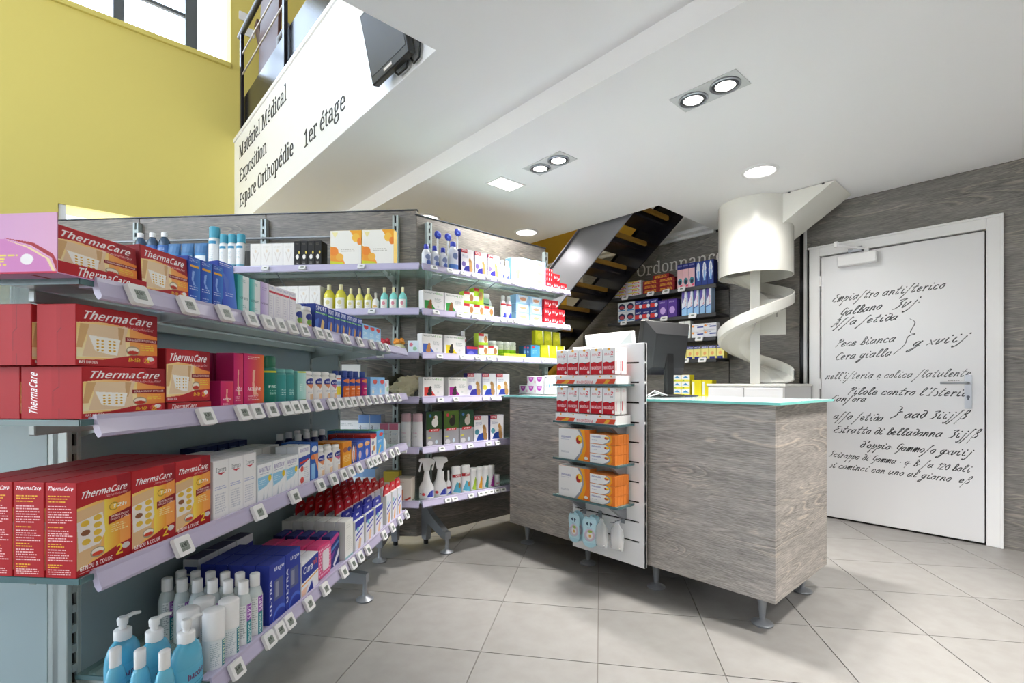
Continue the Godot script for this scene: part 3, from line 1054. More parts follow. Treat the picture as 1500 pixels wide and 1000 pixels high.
	tube([Vector3(0, 0.004, 0), Vector3(0.03, 0.02, -0.05), Vector3(-0.02, 0.03, -0.09), Vector3(0.02, 0.012, -0.12), Vector3(-0.03, 0.004, -0.16)], 0.004, 6)
	tube([Vector3(-0.03, 0.004, -0.02), Vector3(0.0, 0.035, -0.06), Vector3(0.03, 0.01, -0.14)], 0.004, 6)
	tag(done("cable", mat(Color(0.75, 0.75, 0.75), 0.5)), "pale looped cable on the counter in front of the black monitor", "cable")

func build_monitor(m: Node3D, shell: Material, back: Material, wd: float, ht: float, lift: float):
	var tilt := Transform3D(Basis(Vector3.RIGHT, -0.16), Vector3(0, lift, 0))
	begin(tilt)
	bar(Vector3(-wd / 2, 0, -0.02), Vector3(wd / 2, ht, 0.015), 0.006)
	done("frame", shell, m)
	begin(tilt)
	bar(Vector3(-wd / 2 + 0.012, 0.012, 0.0148), Vector3(wd / 2 - 0.012, ht - 0.012, 0.0165))
	done("screen", mat(Color(0.08, 0.09, 0.1), 0.15), m)
	begin(tilt)
	var a := [Vector3(-wd / 2 + 0.004, 0.004, -0.02), Vector3(wd / 2 - 0.004, 0.004, -0.02), Vector3(wd / 2 - 0.004, ht - 0.004, -0.02), Vector3(-wd / 2 + 0.004, ht - 0.004, -0.02)]
	var k := [Vector3(-wd / 2 + 0.06, 0.05, -0.065), Vector3(wd / 2 - 0.06, 0.05, -0.065), Vector3(wd / 2 - 0.06, ht - 0.07, -0.065), Vector3(-wd / 2 + 0.06, ht - 0.07, -0.065)]
	var mid := Vector3(0, ht / 2, 0)
	face(k.duplicate(), mid)
	for i in 4:
		face([a[i], a[(i + 1) % 4], k[(i + 1) % 4], k[i]], mid)
	done("back_shell", back, m)
	begin()
	bar(Vector3(-0.035, 0.012, -0.085), Vector3(0.035, lift + 0.13, -0.06), 0.006)
	done("stand", shell, m)
	begin(at(0, 0, -0.05))
	lathe([[0.0, 0.0], [0.12, 0.0], [0.12, 0.006], [0.1, 0.014], [0.0, 0.018]], 28, 1.0, 0.8)
	done("base", shell, m)

func build_slide():
	var s := thing("spiral_slide", "white spiral parts slide hanging from a drum under the ceiling", "spiral slide", Vector3(-1.62, 1.05, -4.07))
	var yb := 1.05
	begin()
	var ring := []
	for q in [0.27, 0.262]: ring.append(q)
	lathe([[0.262, H1 - yb - 0.002], [0.262, 1.895 - yb], [0.270, 1.893 - yb], [0.270, H1 - yb - 0.001]], 48)
	done("drum", M.gloss, s)
	# ceiling chute beside the drum
	begin(at(0, -yb, 0))
	var zf := 0.115
	var zk := -0.29
	var mid := Vector3(0.3, 2.35, -0.1)
	var p := [Vector3(0.12, 2.16, zf), Vector3(0.58, H1 - 0.004, zf), Vector3(0.1, H1 - 0.004, zf), Vector3(0.12, 2.16, zk), Vector3(0.58, H1 - 0.004, zk), Vector3(0.1, H1 - 0.004, zk)]
	face([p[0], p[1], p[2]], mid)
	face([p[3], p[4], p[5]], mid)
	face([p[0], p[1], p[4], p[3]], mid)
	face([p[1], p[2], p[5], p[4]], mid)
	done("chute", M.gloss, s)
	begin(at(0, -yb, 0))
	for x in [0.28, 0.5]: bar(Vector3(x, H1 - 0.012, zf), Vector3(x + 0.016, H1 - 0.003, zf + 0.004))
	done("fixing", M.gunmetal, s)
	# trough
	var ac := deg_to_rad(21.7)
	begin(at(0, -yb, 0))
	var n := 84
	var a_hi := ac + PI * 1.35
	var a_lo := ac - PI * 1.5
	var prof := [[0.03, -0.018], [0.12, -0.022], [0.20, -0.02], [0.245, -0.01], [0.266, 0.0], [0.267, 0.072], [0.272, 0.075], [0.276, 0.071], [0.274, -0.003], [0.25, -0.018], [0.2, -0.028], [0.12, -0.03], [0.03, -0.026]]
	var cm := Vector2()
	for i in n:
		var t0 := lerpf(a_hi, a_lo, float(i) / n)
		var t1 := lerpf(a_hi, a_lo, float(i + 1) / n)
		for j in prof.size():
			var u: Array = prof[j]
			var v: Array = prof[(j + 1) % prof.size()]
			var f := func(t: float, q: Array) -> Vector3:
				return Vector3(sin(t) * q[0], 1.385 + (t - (ac - PI / 2)) / PI * 0.305 + q[1], cos(t) * q[0])
			quad(f.call(t0, u), f.call(t0, v), f.call(t1, v), f.call(t1, u))
	done("trough", M.gloss, s)
	begin(Transform3D(Basis(Vector3.UP, ac), Vector3()))
	bar(Vector3(-0.036, 0.0, -0.036), Vector3(0.036, H1 - yb - 0.01, 0.036), 0.003)
	done("post", M.gloss, s)
	begin(Transform3D(Basis(Vector3.UP, ac), Vector3(0, -yb, 0)))
	bar(Vector3(0.03, 1.435, -0.045), Vector3(0.215, 1.72, -0.036), 0.001)
	done("bracket_plate", M.gloss, s)
	begin(Transform3D(Basis(Vector3.UP, ac), Vector3(0, -yb, 0)))
	bar(Vector3(0.148, 1.575, -0.0365), Vector3(0.16, 1.665, -0.034), 0.001)
	done("slot", mat(Color(0.7, 0.69, 0.66), 0.5), s)
	var b := thing("cabinet", "white cabinet carrying the spiral slide behind the counter", "cabinet", Vector3(-1.615, 0, -4.1), 0)
	begin()
	bar(Vector3(-0.285, 0.06, -0.33), Vector3(0.285, 1.03, 0.24), 0.003)
	done("body", M.white, b)
	begin()
	bar(Vector3(-0.295, 1.03, -0.335), Vector3(0.295, 1.0495, 0.255), 0.003)
	done("top", M.gloss, b)
	for x in [-0.142, 0.142]:
		begin()
		bar(Vector3(x - 0.138, 0.08, 0.24), Vector3(x + 0.138, 1.02, 0.256), 0.003)
		var dr := done("door", M.white, b)
		begin()
		bar(Vector3(x - 0.1 * signf(x) - 0.006, 0.75, 0.256), Vector3(x - 0.1 * signf(x) + 0.006, 0.9, 0.275), 0.003)
		done("handle", M.alu, dr)
	begin()
	bar(Vector3(-0.27, 0, -0.32), Vector3(0.27, 0.06, 0.2))
	done("plinth", M.shelfdark, b)

func build_rear_shelves():
	# dark shelves under the word Ordonnance
	lettering("Ordonnance", Vector3(-2.965, 2.163, ZB + 0.001), 0.915, 0.118, mat(Color(0.94, 0.93, 0.91), 0.5), get_node("wall_back"), 0.003)
	var s := thing("rear_shelving", "dark grey wall shelving behind the counter under white serif lettering", "shelving", Vector3(-2.5, 0, ZB))
	for y in [1.925, 1.672, 1.462, 1.272]:
		begin()
		bar(Vector3(-0.66, y - 0.022, 0.0), Vector3(0.50, y, 0.25), 0.003)
		bar(Vector3(-0.66, y - 0.034, 0.235), Vector3(0.50, y - 0.002, 0.256), 0.003)
		done("shelf", M.shelfdark, s)
	begin()
	bar(Vector3(-0.68, 0.02, 0.0), Vector3(0.52, 0.90, 0.42), 0.003)
	done("base_cabinet", M.shelfdark, s)
	begin()
	bar(Vector3(-0.7, 0.90, 0.0), Vector3(0.54, 0.94, 0.45), 0.004)
	done("worktop", M.white, s)
# ---------------------------------------------------------------- flat print
const AS := 2048
var AT: Image
var ax := 2
var ay := 2
var arow := 0
var text_cache := {}
var rnd := RandomNumberGenerator.new()

func art(w: float, h: float, ppm: float, ops: Array) -> Rect2:   # draws one printed face, gives its place in the print sheet
	var pw := maxi(4, int(w * ppm))
	var ph := maxi(4, int(h * ppm))
	if ax + pw + 4 > AS:
		ax = 2
		ay += arow + 4
		arow = 0
	var r := Rect2i(ax, ay, pw, ph)
	ax += pw + 4
	arow = maxi(arow, ph)
	draw(AT, r, ops)
	return Rect2((r.position.x + 0.5) / AS, (r.position.y + 0.5) / AS, (pw - 1.0) / AS, (ph - 1.0) / AS)

func cl(s: String) -> Color:
	return Color.html(s)

func draw(im: Image, r: Rect2i, ops: Array):
	var px := r.position.x
	var py := r.position.y
	var w := r.size.x
	var h := r.size.y
	for o in ops:
		match o[0]:
			"r":
				im.fill_rect(Rect2i(px + roundi(o[1] * w), py + roundi(o[2] * h), maxi(1, roundi(o[3] * w)), maxi(1, roundi(o[4] * h))).intersection(r), cl(o[5]))
			"g", "gx":   # gradient downwards or sideways
				var a := cl(o[5])
				var b := cl(o[6])
				var vert: bool = o[0] == "g"
				var n := maxi(1, roundi(o[4] * h) if vert else roundi(o[3] * w))
				for i in n:
					var q := Rect2i(px + roundi(o[1] * w), py + roundi(o[2] * h) + i, maxi(1, roundi(o[3] * w)), 1) if vert else Rect2i(px + roundi(o[1] * w) + i, py + roundi(o[2] * h), 1, maxi(1, roundi(o[4] * h)))
					im.fill_rect(q.intersection(r), a.lerp(b, float(i) / n))
			"e":   # ellipse: centre, radii
				var ry: float = o[4] * h
				var cy: float = o[2] * h
				for y in range(maxi(0, int(cy - ry)), mini(h, int(cy + ry) + 1)):
					var t := 1.0 - pow((y + 0.5 - cy) / maxf(ry, 0.01), 2)
					if t > 0:
						var hw: float = o[3] * w * sqrt(t)
						im.fill_rect(Rect2i(px + roundi(o[1] * w - hw), py + y, maxi(1, roundi(hw * 2)), 1).intersection(r), cl(o[5]))
			"p":   # polygon
				var pv := PackedVector2Array()
				for q in o[1]: pv.append(Vector2(q[0] * w, q[1] * h))
				var t := Geometry2D.triangulate_polygon(pv)
				for i in range(0, t.size(), 3): fill_tri(im, r, pv[t[i]], pv[t[i + 1]], pv[t[i + 2]], cl(o[2]))
			"t":   # text in a box: x, y, w, h, words, colour, style (s serif, b bold, i slanted, v upwards)
				var style: String = o[7] if o.size() > 7 else ""
				var tris := letters(o[5], "s" in style, "b" in style)
				var c := cl(o[6])
				var up := "v" in style
				var sl := 0.22 if "i" in style else 0.0
				var pts := PackedVector2Array()
				for q in tris:
					var u := Vector2(q.x * (1.0 - sl * 0.25) + sl * 0.25 * (1.0 - q.y), q.y)
					pts.append(Vector2((o[1] + u.y * o[3]) * w, (o[2] + (1.0 - u.x) * o[4]) * h) if up else Vector2((o[1] + u.x * o[3]) * w, (o[2] + u.y * o[4]) * h))
				for i in range(0, pts.size() - 2, 3): fill_tri(im, r, pts[i], pts[i + 1], pts[i + 2], c)
			"b":   # small print: x, y, w, h, lines
				rnd.seed = int(o[1] * 1000 + o[2] * 777)
				for i in int(o[5]):
					var y := py + roundi((o[2] + o[4] * i / o[5]) * h)
					var x: float = o[1] * w
					var e: float = (o[1] + o[3] * rnd.randf_range(0.7, 1.0)) * w
					var th := maxi(1, roundi(o[4] / o[5] * h * 0.45))
					while x < e:
						var l := rnd.randf_range(0.03, 0.09) * w
						im.fill_rect(Rect2i(px + int(x), y, maxi(1, int(minf(l, e - x))), th).intersection(r), cl(o[6]))
						x += l + maxf(1.0, 0.012 * w)

func fill_tri(im: Image, r: Rect2i, a: Vector2, b: Vector2, c: Vector2, col: Color):
	var y0 := maxi(0, int(floor(minf(a.y, minf(b.y, c.y)))))
	var y1 := mini(r.size.y - 1, int(ceil(maxf(a.y, maxf(b.y, c.y)))))
	for y in range(y0, y1 + 1):
		var yc := y + 0.5
		var lo := 1e9
		var hi := -1e9
		for e in 3:
			var p: Vector2 = [a, b, c][e]
			var q: Vector2 = [b, c, a][e]
			if (p.y <= yc) != (q.y <= yc):
				var x := p.x + (yc - p.y) / (q.y - p.y) * (q.x - p.x)
				lo = minf(lo, x)
				hi = maxf(hi, x)
		var i0 := ceili(lo - 0.5)
		var i1 := ceili(hi - 0.5)
		if hi >= lo and i1 > i0:
			im.fill_rect(Rect2i(r.position.x + i0, r.position.y + y, i1 - i0, 1).intersection(r), col)

func letters(s: String, serif: bool, bold: bool) -> PackedVector2Array:   # filled letter triangles in the unit box, y down
	var key := s + str(serif) + str(bold)
	if text_cache.has(key): return text_cache[key]
	var t := text_mesh(s, serif, bold, 0.0, 4.0)
	var arr := t.get_mesh_arrays()
	var out := PackedVector2Array()
	if arr.size() and arr[Mesh.ARRAY_VERTEX] != null:
		var bb := t.get_aabb()
		var vs: PackedVector3Array = arr[Mesh.ARRAY_VERTEX]
		var ix = arr[Mesh.ARRAY_INDEX]
		var n: int = ix.size() if ix != null else vs.size()
		for i in n:
			var v: Vector3 = vs[ix[i]] if ix != null else vs[i]
			out.append(Vector2((v.x - bb.position.x) / bb.size.x, 1.0 - (v.y - bb.position.y) / bb.size.y))
	text_cache[key] = out
	return out

# handwriting: one or more strokes per letter, x in tenths then a height letter (k is the line, s the top of a small letter)
const HAND := {
	"a": "7r 4s 1p 1m 3k 6n 7s 7m 9l", "b": "1l 4s 5w 3z 2w 2m 3k 6l 6p 4q", "c": "6q 4s 1p 1m 4k 7m", "d": "6q 3s 1o 2l 4k 6n 6r 5v 2y 0x", "e": "1n 5p 5r 3s 1p 1m 3k 7m",
	"f": "9x 7z 5w 3l 1c 0b", "g": "7r 3s 1o 3l 6p 7s 5h 2c 0d 2g 8m", "h": "1k 3v 5z 3y 3k 3o 6s 6l 8l", "i": "2s 2m 4k 6m;4v 4w", "j": "4s 3g 0c -1e;5v 5w", "l": "1m 5w 4z 2w 2m 4k 6m", "m": "1s 1k 3r 4s 4k 6r 8s 8l 9l",
	"n": "1s 1k 3r 5s 6q 6l 8l", "o": "4s 1p 1m 4k 6n 6q 4s 7r", "p": "2t 1e 0b;2o 5s 7q 5l 2k", "q": "6r 3s 1o 3l 6p;7s 5d", "r": "1s 2k 2p 4s 6r", "s": "3s 5o 4k 1k", "t": "4y 2m 4k 6m;0t 7u", "u": "1s 1m 3k 6o 7s 7m 9l",
	"v": "1s 2k 5p 6s", "x": "0s 6k;6s 0k", "z": "1s 6s 1k 6k", "ſ": "7z 5y 2l -1c -2b", "E": "7x 3y 2v 5t 1q 0m 4k 7l", "G": "7x 3y 1s 2n 6o 7t;7t 5g 2e", "A": "0k 2k 6y 7k;2p 8q", "P": "2k 4y;1w 5z 8w 4s", "C": "8w 5y 1s 1n 4k 8l",
	"S": "8x 5y 3v 5r 3l 0k", "I": "2x 6y;4y 2k;0k 4k", "3": "1x 7y 4t 6q 4l 1k", "}": "0z 4x 4t 7s 4r 4n 0j", "'": "3z 2w", ".": "2k 3k", "0": "4v 1s 1n 4k 6o 5u 4v", "1": "2t 4w 3k", "2": "1u 4w 6t 1k 7k", "ß": "0b 3w 6z 6u 4s 7o 5k 3k", "·": "1o 2o", "_": "0g 10g", "∂": "6q 3s 1o 2l 4k 6n 6r 5v 2y 0x"}

func hand(im: Image, s: String, x0: float, y0: float, x1: float, y1: float, xh: float, ppm: float, top: float):   # pen strokes along a line, in metres on the door
	var strokes := []
	var x := 0.0
	for ch in s:
		if ch == " ":
			x += 6.0
			continue
		if not HAND.has(ch): continue
		var wide := 0.0
		for part in (HAND[ch] as String).split(";"):
			var pl := []
			for q in part.split(" "):
				var qx := float(q.substr(0, q.length() - 1))
				var qy := (q.unicode_at(q.length() - 1) - 107) / 8.0
				wide = maxf(wide, qx)
				pl.append(Vector2(x + qx + qy * 5.0, qy))
			strokes.append(pl)
		x += wide + 1.6
	var k := (x1 - x0) / x
	for pl in strokes:
		var cv := Curve2D.new()
		for i in pl.size():
			var t: Vector2 = (pl[mini(i + 1, pl.size() - 1)] - pl[maxi(i - 1, 0)]) / 5.0
			cv.add_point(pl[i], -t, t)
		for i in pl.size() - 1:
			for j in 10:
				var u := cv.sample(i, j / 10.0)
				var u2 := cv.sample(i, j / 10.0 + 0.1)
				var px: float = (x0 + u.x * k) * ppm
				var py: float = (top - (lerpf(y0, y1, u.x / x) + u.y * xh)) * ppm
				var dr := Vector2((u2.x - u.x) * k, -(u2.y - u.y) * xh)
				var th := (0.0022 + 0.0036 * absf(sin(dr.angle() - 0.5))) * ppm * clampf(k / 0.0042, 0.6, 1.05)
				var r := maxi(1, roundi(th))
				im.fill_rect(Rect2i(roundi(px - r * 0.5), roundi(py - r * 0.5), r, r), Color(0.05, 0.05, 0.05))

func door_script() -> Texture2D:
	var ppm := 1000.0
	var im := Image.create(933, 2030, false, Image.FORMAT_RGB8)
	im.fill(Color(0.875, 0.875, 0.88))
	for l in [["Empiaſtro antiſterico", 0.071, 1.672, 0.736, 1.688, 0.030], ["Galbano", 0.117, 1.556, 0.385, 1.585, 0.030], ["3vj·", 0.446, 1.572, 0.60, 1.592, 0.034], ["Aſſa ſetida", 0.066, 1.482, 0.478, 1.496, 0.029], ["Pece bianca", 0.089, 1.320, 0.466, 1.340, 0.030], ["Cera gialla", 0.089, 1.220, 0.442, 1.238, 0.030], ["g xviij", 0.556, 1.296, 0.84, 1.322, 0.032],
			["nell'iſteria e colica ſlatulente", 0.024, 1.071, 0.866, 1.086, 0.028], ["Pilole contro l'Isteria", 0.171, 0.955, 0.860, 0.953, 0.029], ["Canfora", 0.062, 0.900, 0.289, 0.901, 0.026], ["aſſa ſetida", 0.076, 0.762, 0.393, 0.760, 0.030], ["aad", 0.513, 0.790, 0.63, 0.797, 0.030], ["3iijſß", 0.657, 0.793, 0.843, 0.803, 0.030],
			["Estratto ∂i bella∂onna", 0.080, 0.656, 0.722, 0.671, 0.029], ["3ijſß", 0.757, 0.669, 0.90, 0.681, 0.030], ["∂'oppio· Gommoſo gxviij", 0.250, 0.556, 0.866, 0.556, 0.028], ["Sciroppo ∂i Gomma · q· b· ſa 120 boli", 0.048, 0.467, 0.866, 0.449, 0.026], ["si cominci con uno al giorno  eß", 0.048, 0.381, 0.860, 0.374, 0.026]]:
		hand(im, l[0], l[1], l[2], l[3], l[4], l[5], ppm, 2.03)
	hand(im, "_", 0.193, 1.075, 0.486, 1.085, 0.03, ppm, 2.03)
	hand(im, "_", 0.78, 1.072, 0.88, 1.076, 0.03, ppm, 2.03)
	hand(im, "}", 0.46, 1.262, 0.545, 1.262, 0.125, ppm, 2.03)
	hand(im, "}", 0.44, 0.79, 0.49, 0.79, 0.045, ppm, 2.03)
	return ImageTexture.create_from_image(im)

# ---------------------------------------------------------------- goods
var K := {}
var plastics := {}

func pm(c: String, rough := 0.35) -> StandardMaterial3D:
	if not plastics.has(c):
		plastics[c] = mat(cl(c), rough)
	return plastics[c]

func clearm(c: String, alpha: float) -> StandardMaterial3D:
	var key := c + str(alpha)
	if not plastics.has(key):
		var m := mat(Color(cl(c), alpha), 0.08)
		m.transparency = BaseMaterial3D.TRANSPARENCY_ALPHA
		plastics[key] = m
	return plastics[key]

func qf(a: Vector3, b: Vector3, c: Vector3, d: Vector3, r: Rect2):   # a printed quad: a lower left, b lower right, c upper right, d upper left
	quad(a, b, c, d, [Vector2(r.position.x, r.end.y), r.end, Vector2(r.end.x, r.position.y), r.position])

func carton(key: String, called: String, cat: String, desc: String, w: float, h: float, d: float, ppm: float, front: Array, side: String, top: String, side_ops := [], lid := 0.0):
	var rf := art(w, h, ppm, front)
	var so := [["r", 0, 0, 1, 1, side]]
	so.append_array(side_ops)
	var rs := art(d, h, ppm * (1.0 if side_ops.size() else 0.25), so)
	var dk := cl(top).darkened(0.16).to_html(false)
	var rt := art(w, d, ppm * 0.5, [["r", 0, 0, 1, 1, top], ["r", 0, 0.05, 1, 0.03, dk], ["r", 0.06, 0.03, 0.015, 0.5, dk], ["r", 0.93, 0.03, 0.015, 0.5, dk]])
	begin()
	var x := w / 2
	var e := minf(0.0012, w * 0.04)
	var z0 := -d
	# front, back, sides and top, with narrow worn edges between them
	qf(Vector3(-x + e, e, 0), Vector3(x - e, e, 0), Vector3(x - e, h - e, 0), Vector3(-x + e, h - e, 0), rf)
	qf(Vector3(x - e, e, z0), Vector3(-x + e, e, z0), Vector3(-x + e, h - e, z0), Vector3(x - e, h - e, z0), rf)
	qf(Vector3(-x, e, z0 + e), Vector3(-x, e, -e), Vector3(-x, h - e, -e), Vector3(-x, h - e, z0 + e), rs)
	qf(Vector3(x, e, -e), Vector3(x, e, z0 + e), Vector3(x, h - e, z0 + e), Vector3(x, h - e, -e), rs)
	qf(Vector3(-x + e, h, -e), Vector3(x - e, h, -e), Vector3(x - e, h, z0 + e), Vector3(-x + e, h, z0 + e), rt)
	qf(Vector3(-x + e, 0, z0 + e), Vector3(x - e, 0, z0 + e), Vector3(x - e, 0, -e), Vector3(-x + e, 0, -e), rt)
	var sl := Rect2(rs.position + rs.size * Vector2(0.02, 0.02), rs.size * 0.02)
	for sx in [-1.0, 1.0]:
		var p := [Vector3(sx * x, e, -e), Vector3(sx * x, h - e, -e), Vector3(sx * (x - e), h - e, 0), Vector3(sx * (x - e), e, 0)]
		var b := [Vector3(sx * x, e, z0 + e), Vector3(sx * (x - e), e, z0), Vector3(sx * (x - e), h - e, z0), Vector3(sx * x, h - e, z0 + e)]
		if sx > 0:
			p.reverse()
			b.reverse()
		p.reverse()
		b.reverse()
		qf(p[0], p[1], p[2], p[3], sl)
		qf(b[0], b[1], b[2], b[3], sl)
	qf(Vector3(-x + e, h - e, 0), Vector3(x - e, h - e, 0), Vector3(x - e, h, -e), Vector3(-x + e, h, -e), sl)
	qf(Vector3(-x + e, e, -e), Vector3(x - e, e, -e), Vector3(x - e, e, 0), Vector3(-x + e, e, 0), sl)
	qf(Vector3(-x, h - e, z0 + e), Vector3(-x, h - e, -e), Vector3(-x + e, h, -e), Vector3(-x + e, h, z0 + e), sl)
	qf(Vector3(x, h - e, -e), Vector3(x, h - e, z0 + e), Vector3(x - e, h, z0 + e), Vector3(x - e, h, -e), sl)
	qf(Vector3(x - e, h - e, z0), Vector3(-x + e, h - e, z0), Vector3(-x + e, h, z0 + e), Vector3(x - e, h, z0 + e), sl)
	var o := MeshInstance3D.new()
	o.mesh = st.commit()
	o.material_override = M.print
	K[key] = {"o": o, "called": called, "cat": cat, "desc": desc, "w": w, "h": h, "d": d}

func goods(key: String, called: String, cat: String, desc: String, w: float, d: float) -> Node3D:   # a thing with parts; its origin is the middle of its front, on the shelf
	var o := Node3D.new()
	K[key] = {"o": o, "called": called, "cat": cat, "desc": desc, "w": w, "d": d}
	return o

func curved(r: Rect2, rx: float, rz: float, y0: float, y1: float, half: float, zc: float, n := 10, taper := 1.0):   # a label curved round the front of a bottle
	for i in n:
		var a0 := lerpf(-half, half, float(i) / n)
		var a1 := lerpf(-half, half, float(i + 1) / n)
		var f := func(a: float, y: float, k: float) -> Vector3: return Vector3(sin(a) * rx * k, y, zc + cos(a) * rz * k)
		var u0 := lerpf(r.position.x, r.end.x, float(i) / n)
		var u1 := lerpf(r.position.x, r.end.x, float(i + 1) / n)
		var p := [f.call(a0, y0, 1.0), f.call(a1, y0, 1.0), f.call(a1, y1, taper), f.call(a0, y1, taper)]
		var n0 := Vector3(sin(a0) / rx, 0, cos(a0) / rz).normalized()
		var n1 := Vector3(sin(a1) / rx, 0, cos(a1) / rz).normalized()
		tri(p[0], p[1], p[2], n0, n1, n1, Vector2(u0, r.end.y), Vector2(u1, r.end.y), Vector2(u1, r.position.y))
		tri(p[0], p[2], p[3], n0, n1, n0, Vector2(u0, r.end.y), Vector2(u1, r.position.y), Vector2(u0, r.position.y))

func flask(key: String, called: String, cat: String, desc: String, w: float, h: float, d: float, body: Material, cap: Material, ppm: float, ops: Array, cap_h: float, cap_w := 0.6, shoulder := 0.25, y0 := 0.08, y1 := 0.62, half := 1.3):   # a bottle: body, cap and printed label
	var o := goods(key, called, cat, desc, w, d)
	var rx := w / 2
	var sz := d / w
	var hb := h - cap_h
	begin()
	lathe([[0.0, 0.0], [rx * 0.9, 0.0], [rx, rx * 0.12], [rx, hb * (1.0 - shoulder)], [rx * lerpf(1.0, cap_w, 0.45), hb * (1.0 - shoulder * 0.35)], [rx * cap_w * 0.92, hb], [rx * cap_w * 0.8, hb + 0.001], [0.0, hb + 0.001]], 18, 1.0, sz, Vector3(0, 0, -d / 2))
	done("body", body, o)
	begin()
	var rc := rx * cap_w
	lathe([[rc, hb], [rc, h - rc * 0.15], [rc * 0.85, h], [0.0, h]], 16, 1.0, minf(1.0, sz * 1.2), Vector3(0, 0, -d / 2))
	done("cap", cap, o)
	if ops.size():
		var r := art(w * 1.1, (y1 - y0) * hb, ppm, ops)
		begin()
		curved(r, rx * 1.008 + 0.0002, rx * sz * 1.008 + 0.0002, hb * y0, hb * y1, half, -d / 2)
		done("label", M.print, o)

func aerosol(key: String, desc: String, w: float, h: float, body: Material, cap: Material, ppm: float, ops: Array, cap_h: float):
	flask(key, "aerosol_can", "aerosol can", desc, w, h, w, body, cap, ppm, ops, cap_h, 0.94, 0.06, 0.04, 0.92)

const ORD := ["first", "second", "third", "fourth", "fifth", "sixth", "seventh", "eighth", "ninth", "tenth", "eleventh", "twelfth", "thirteenth", "fourteenth", "fifteenth", "sixteenth", "seventeenth", "eighteenth", "nineteenth", "twentieth", "twenty-first", "twenty-second", "twenty-third", "twenty-fourth"]

func which(i: int, n: int) -> String:
	if n < 2: return ""
	if n == 2: return ["left one", "right one"][i]
	if i == 0: return "leftmost"
	if i == n - 1: return "rightmost"
	return ORD[i] + " from left"

func deep(r: int, n: int) -> String:
	if n < 2: return ""
	if r == 0: return "front row"
	return "back row" if r == n - 1 else ORD[r] + " row"

var FR := {}

func put(key: String, fr: String, s: float, y: float, dep: float, label: String, group := "", yaw := 0.0, lean := 0.0) -> Node3D:
	var k: Dictionary = K[key]
	var f: Transform3D = FR[fr]
	var o: Node3D = k.o.duplicate()
	o.name = numbered(k.called)
	o.transform = f * Transform3D(Basis(Vector3.UP, deg_to_rad(yaw)) * Basis(Vector3.RIGHT, lean), Vector3(s, y, -dep))
	add_child(o)
	tag(o, label, k.cat, group)
	return o

var shelf_words := {}

func row(key: String, fr: String, s0: float, y: float, dep := 0.02, n := 1, rows := 1, gap := 0.001, where := "", pitch_d := 0.0, skip := [], jitter := 0.0, yaw := 0.0):
	# n alike goods side by side from s0, in rows going back
	var k: Dictionary = K[key]
	if where == "": where = shelf_words[fr + str(y)]
	var grp := ""
	if n * rows > 1: grp = "%s alike %s" % [k.called.replace("_", " "), where]
	rnd.seed = hash(key + fr) + int(s0 * 1000)
	for r in rows:
		for i in n:
			if (i + r * n) in skip: continue
			var bits := []
			for b in [which(i, n), deep(r, rows)]:
				if b: bits.append(b)
			var label: String = k.desc + " " + where
			if bits.size(): label += ", " + ", ".join(bits)
			put(key, fr, s0 + k.w / 2 + i * (k.w + gap) + rnd.randf_range(-1, 1) * jitter * 0.3, y, dep + r * (pitch_d if pitch_d > 0 else k.d + 0.002), label, grp, yaw + rnd.randf_range(-1, 1) * jitter * 400)

func price_tags(fr: String, y: float, list: Array, size: float, where: String, big: bool):
	var i := 0
	for s in list:
		var o := thing("price_tag", "small white electronic price tag %s, %s" % [where, which(i, list.size())], "price tag", Vector3(), 0, "price tags " + where)
		o.transform = FR[fr] * Transform3D(Basis(Vector3.RIGHT, -0.42), Vector3(s, y - 0.012, 0.018))
		if not K.has("tagmesh%f" % size):
			var w := size
			var h := size * (0.92 if big else 0.62)
			begin()
			prism(rrect(w, h, w * 0.1), -0.007, 0.003)
			K["tagmesh%f" % size] = st.commit()
			begin()
			if big: bar(Vector3(-w * 0.26, -h * 0.28, 0.003), Vector3(w * 0.26, h * 0.2, 0.0036))
			else: bar(Vector3(-w * 0.2, -h * 0.14, 0.003), Vector3(w * 0.26, h * 0.2, 0.0036))
			K["tagscreen%f" % size] = st.commit()
			begin()
			var rr: Rect2 = art(0.05, 0.03, 900, [["r", 0, 0, 1, 1, "8d958e"], ["t", 0.1, 0.12, 0.62, 0.5, "4,90", "2c322e", "b"], ["t", 0.78, 0.1, 0.14, 0.3, "€", "2c322e"], ["b", 0.1, 0.75, 0.8, 0.2, 2, "4b524d"]]) if not K.has("tagart") else K.tagart
			K.tagart = rr
			if big: qf(Vector3(-w * 0.245, -h * 0.265, 0.0037), Vector3(w * 0.245, -h * 0.265, 0.0037), Vector3(w * 0.245, h * 0.185, 0.0037), Vector3(-w * 0.245, h * 0.185, 0.0037), rr)
			else: qf(Vector3(-w * 0.19, -h * 0.13, 0.0037), Vector3(w * 0.25, -h * 0.13, 0.0037), Vector3(w * 0.25, h * 0.19, 0.0037), Vector3(-w * 0.19, h * 0.19, 0.0037), rr)
			K["tagprint%f" % size] = st.commit()
		for part in [["holder", "tagmesh", M.white], ["screen", "tagscreen", M.ink if not big else M.screen], ["display_print", "tagprint", M.print]]:
			var mi := MeshInstance3D.new()
			mi.mesh = K[part[1] + "%f" % size]
			hang(mi, part[0], part[2], o)
		i += 1
const RED := "b92a30"
const DRED := "8c1b24"

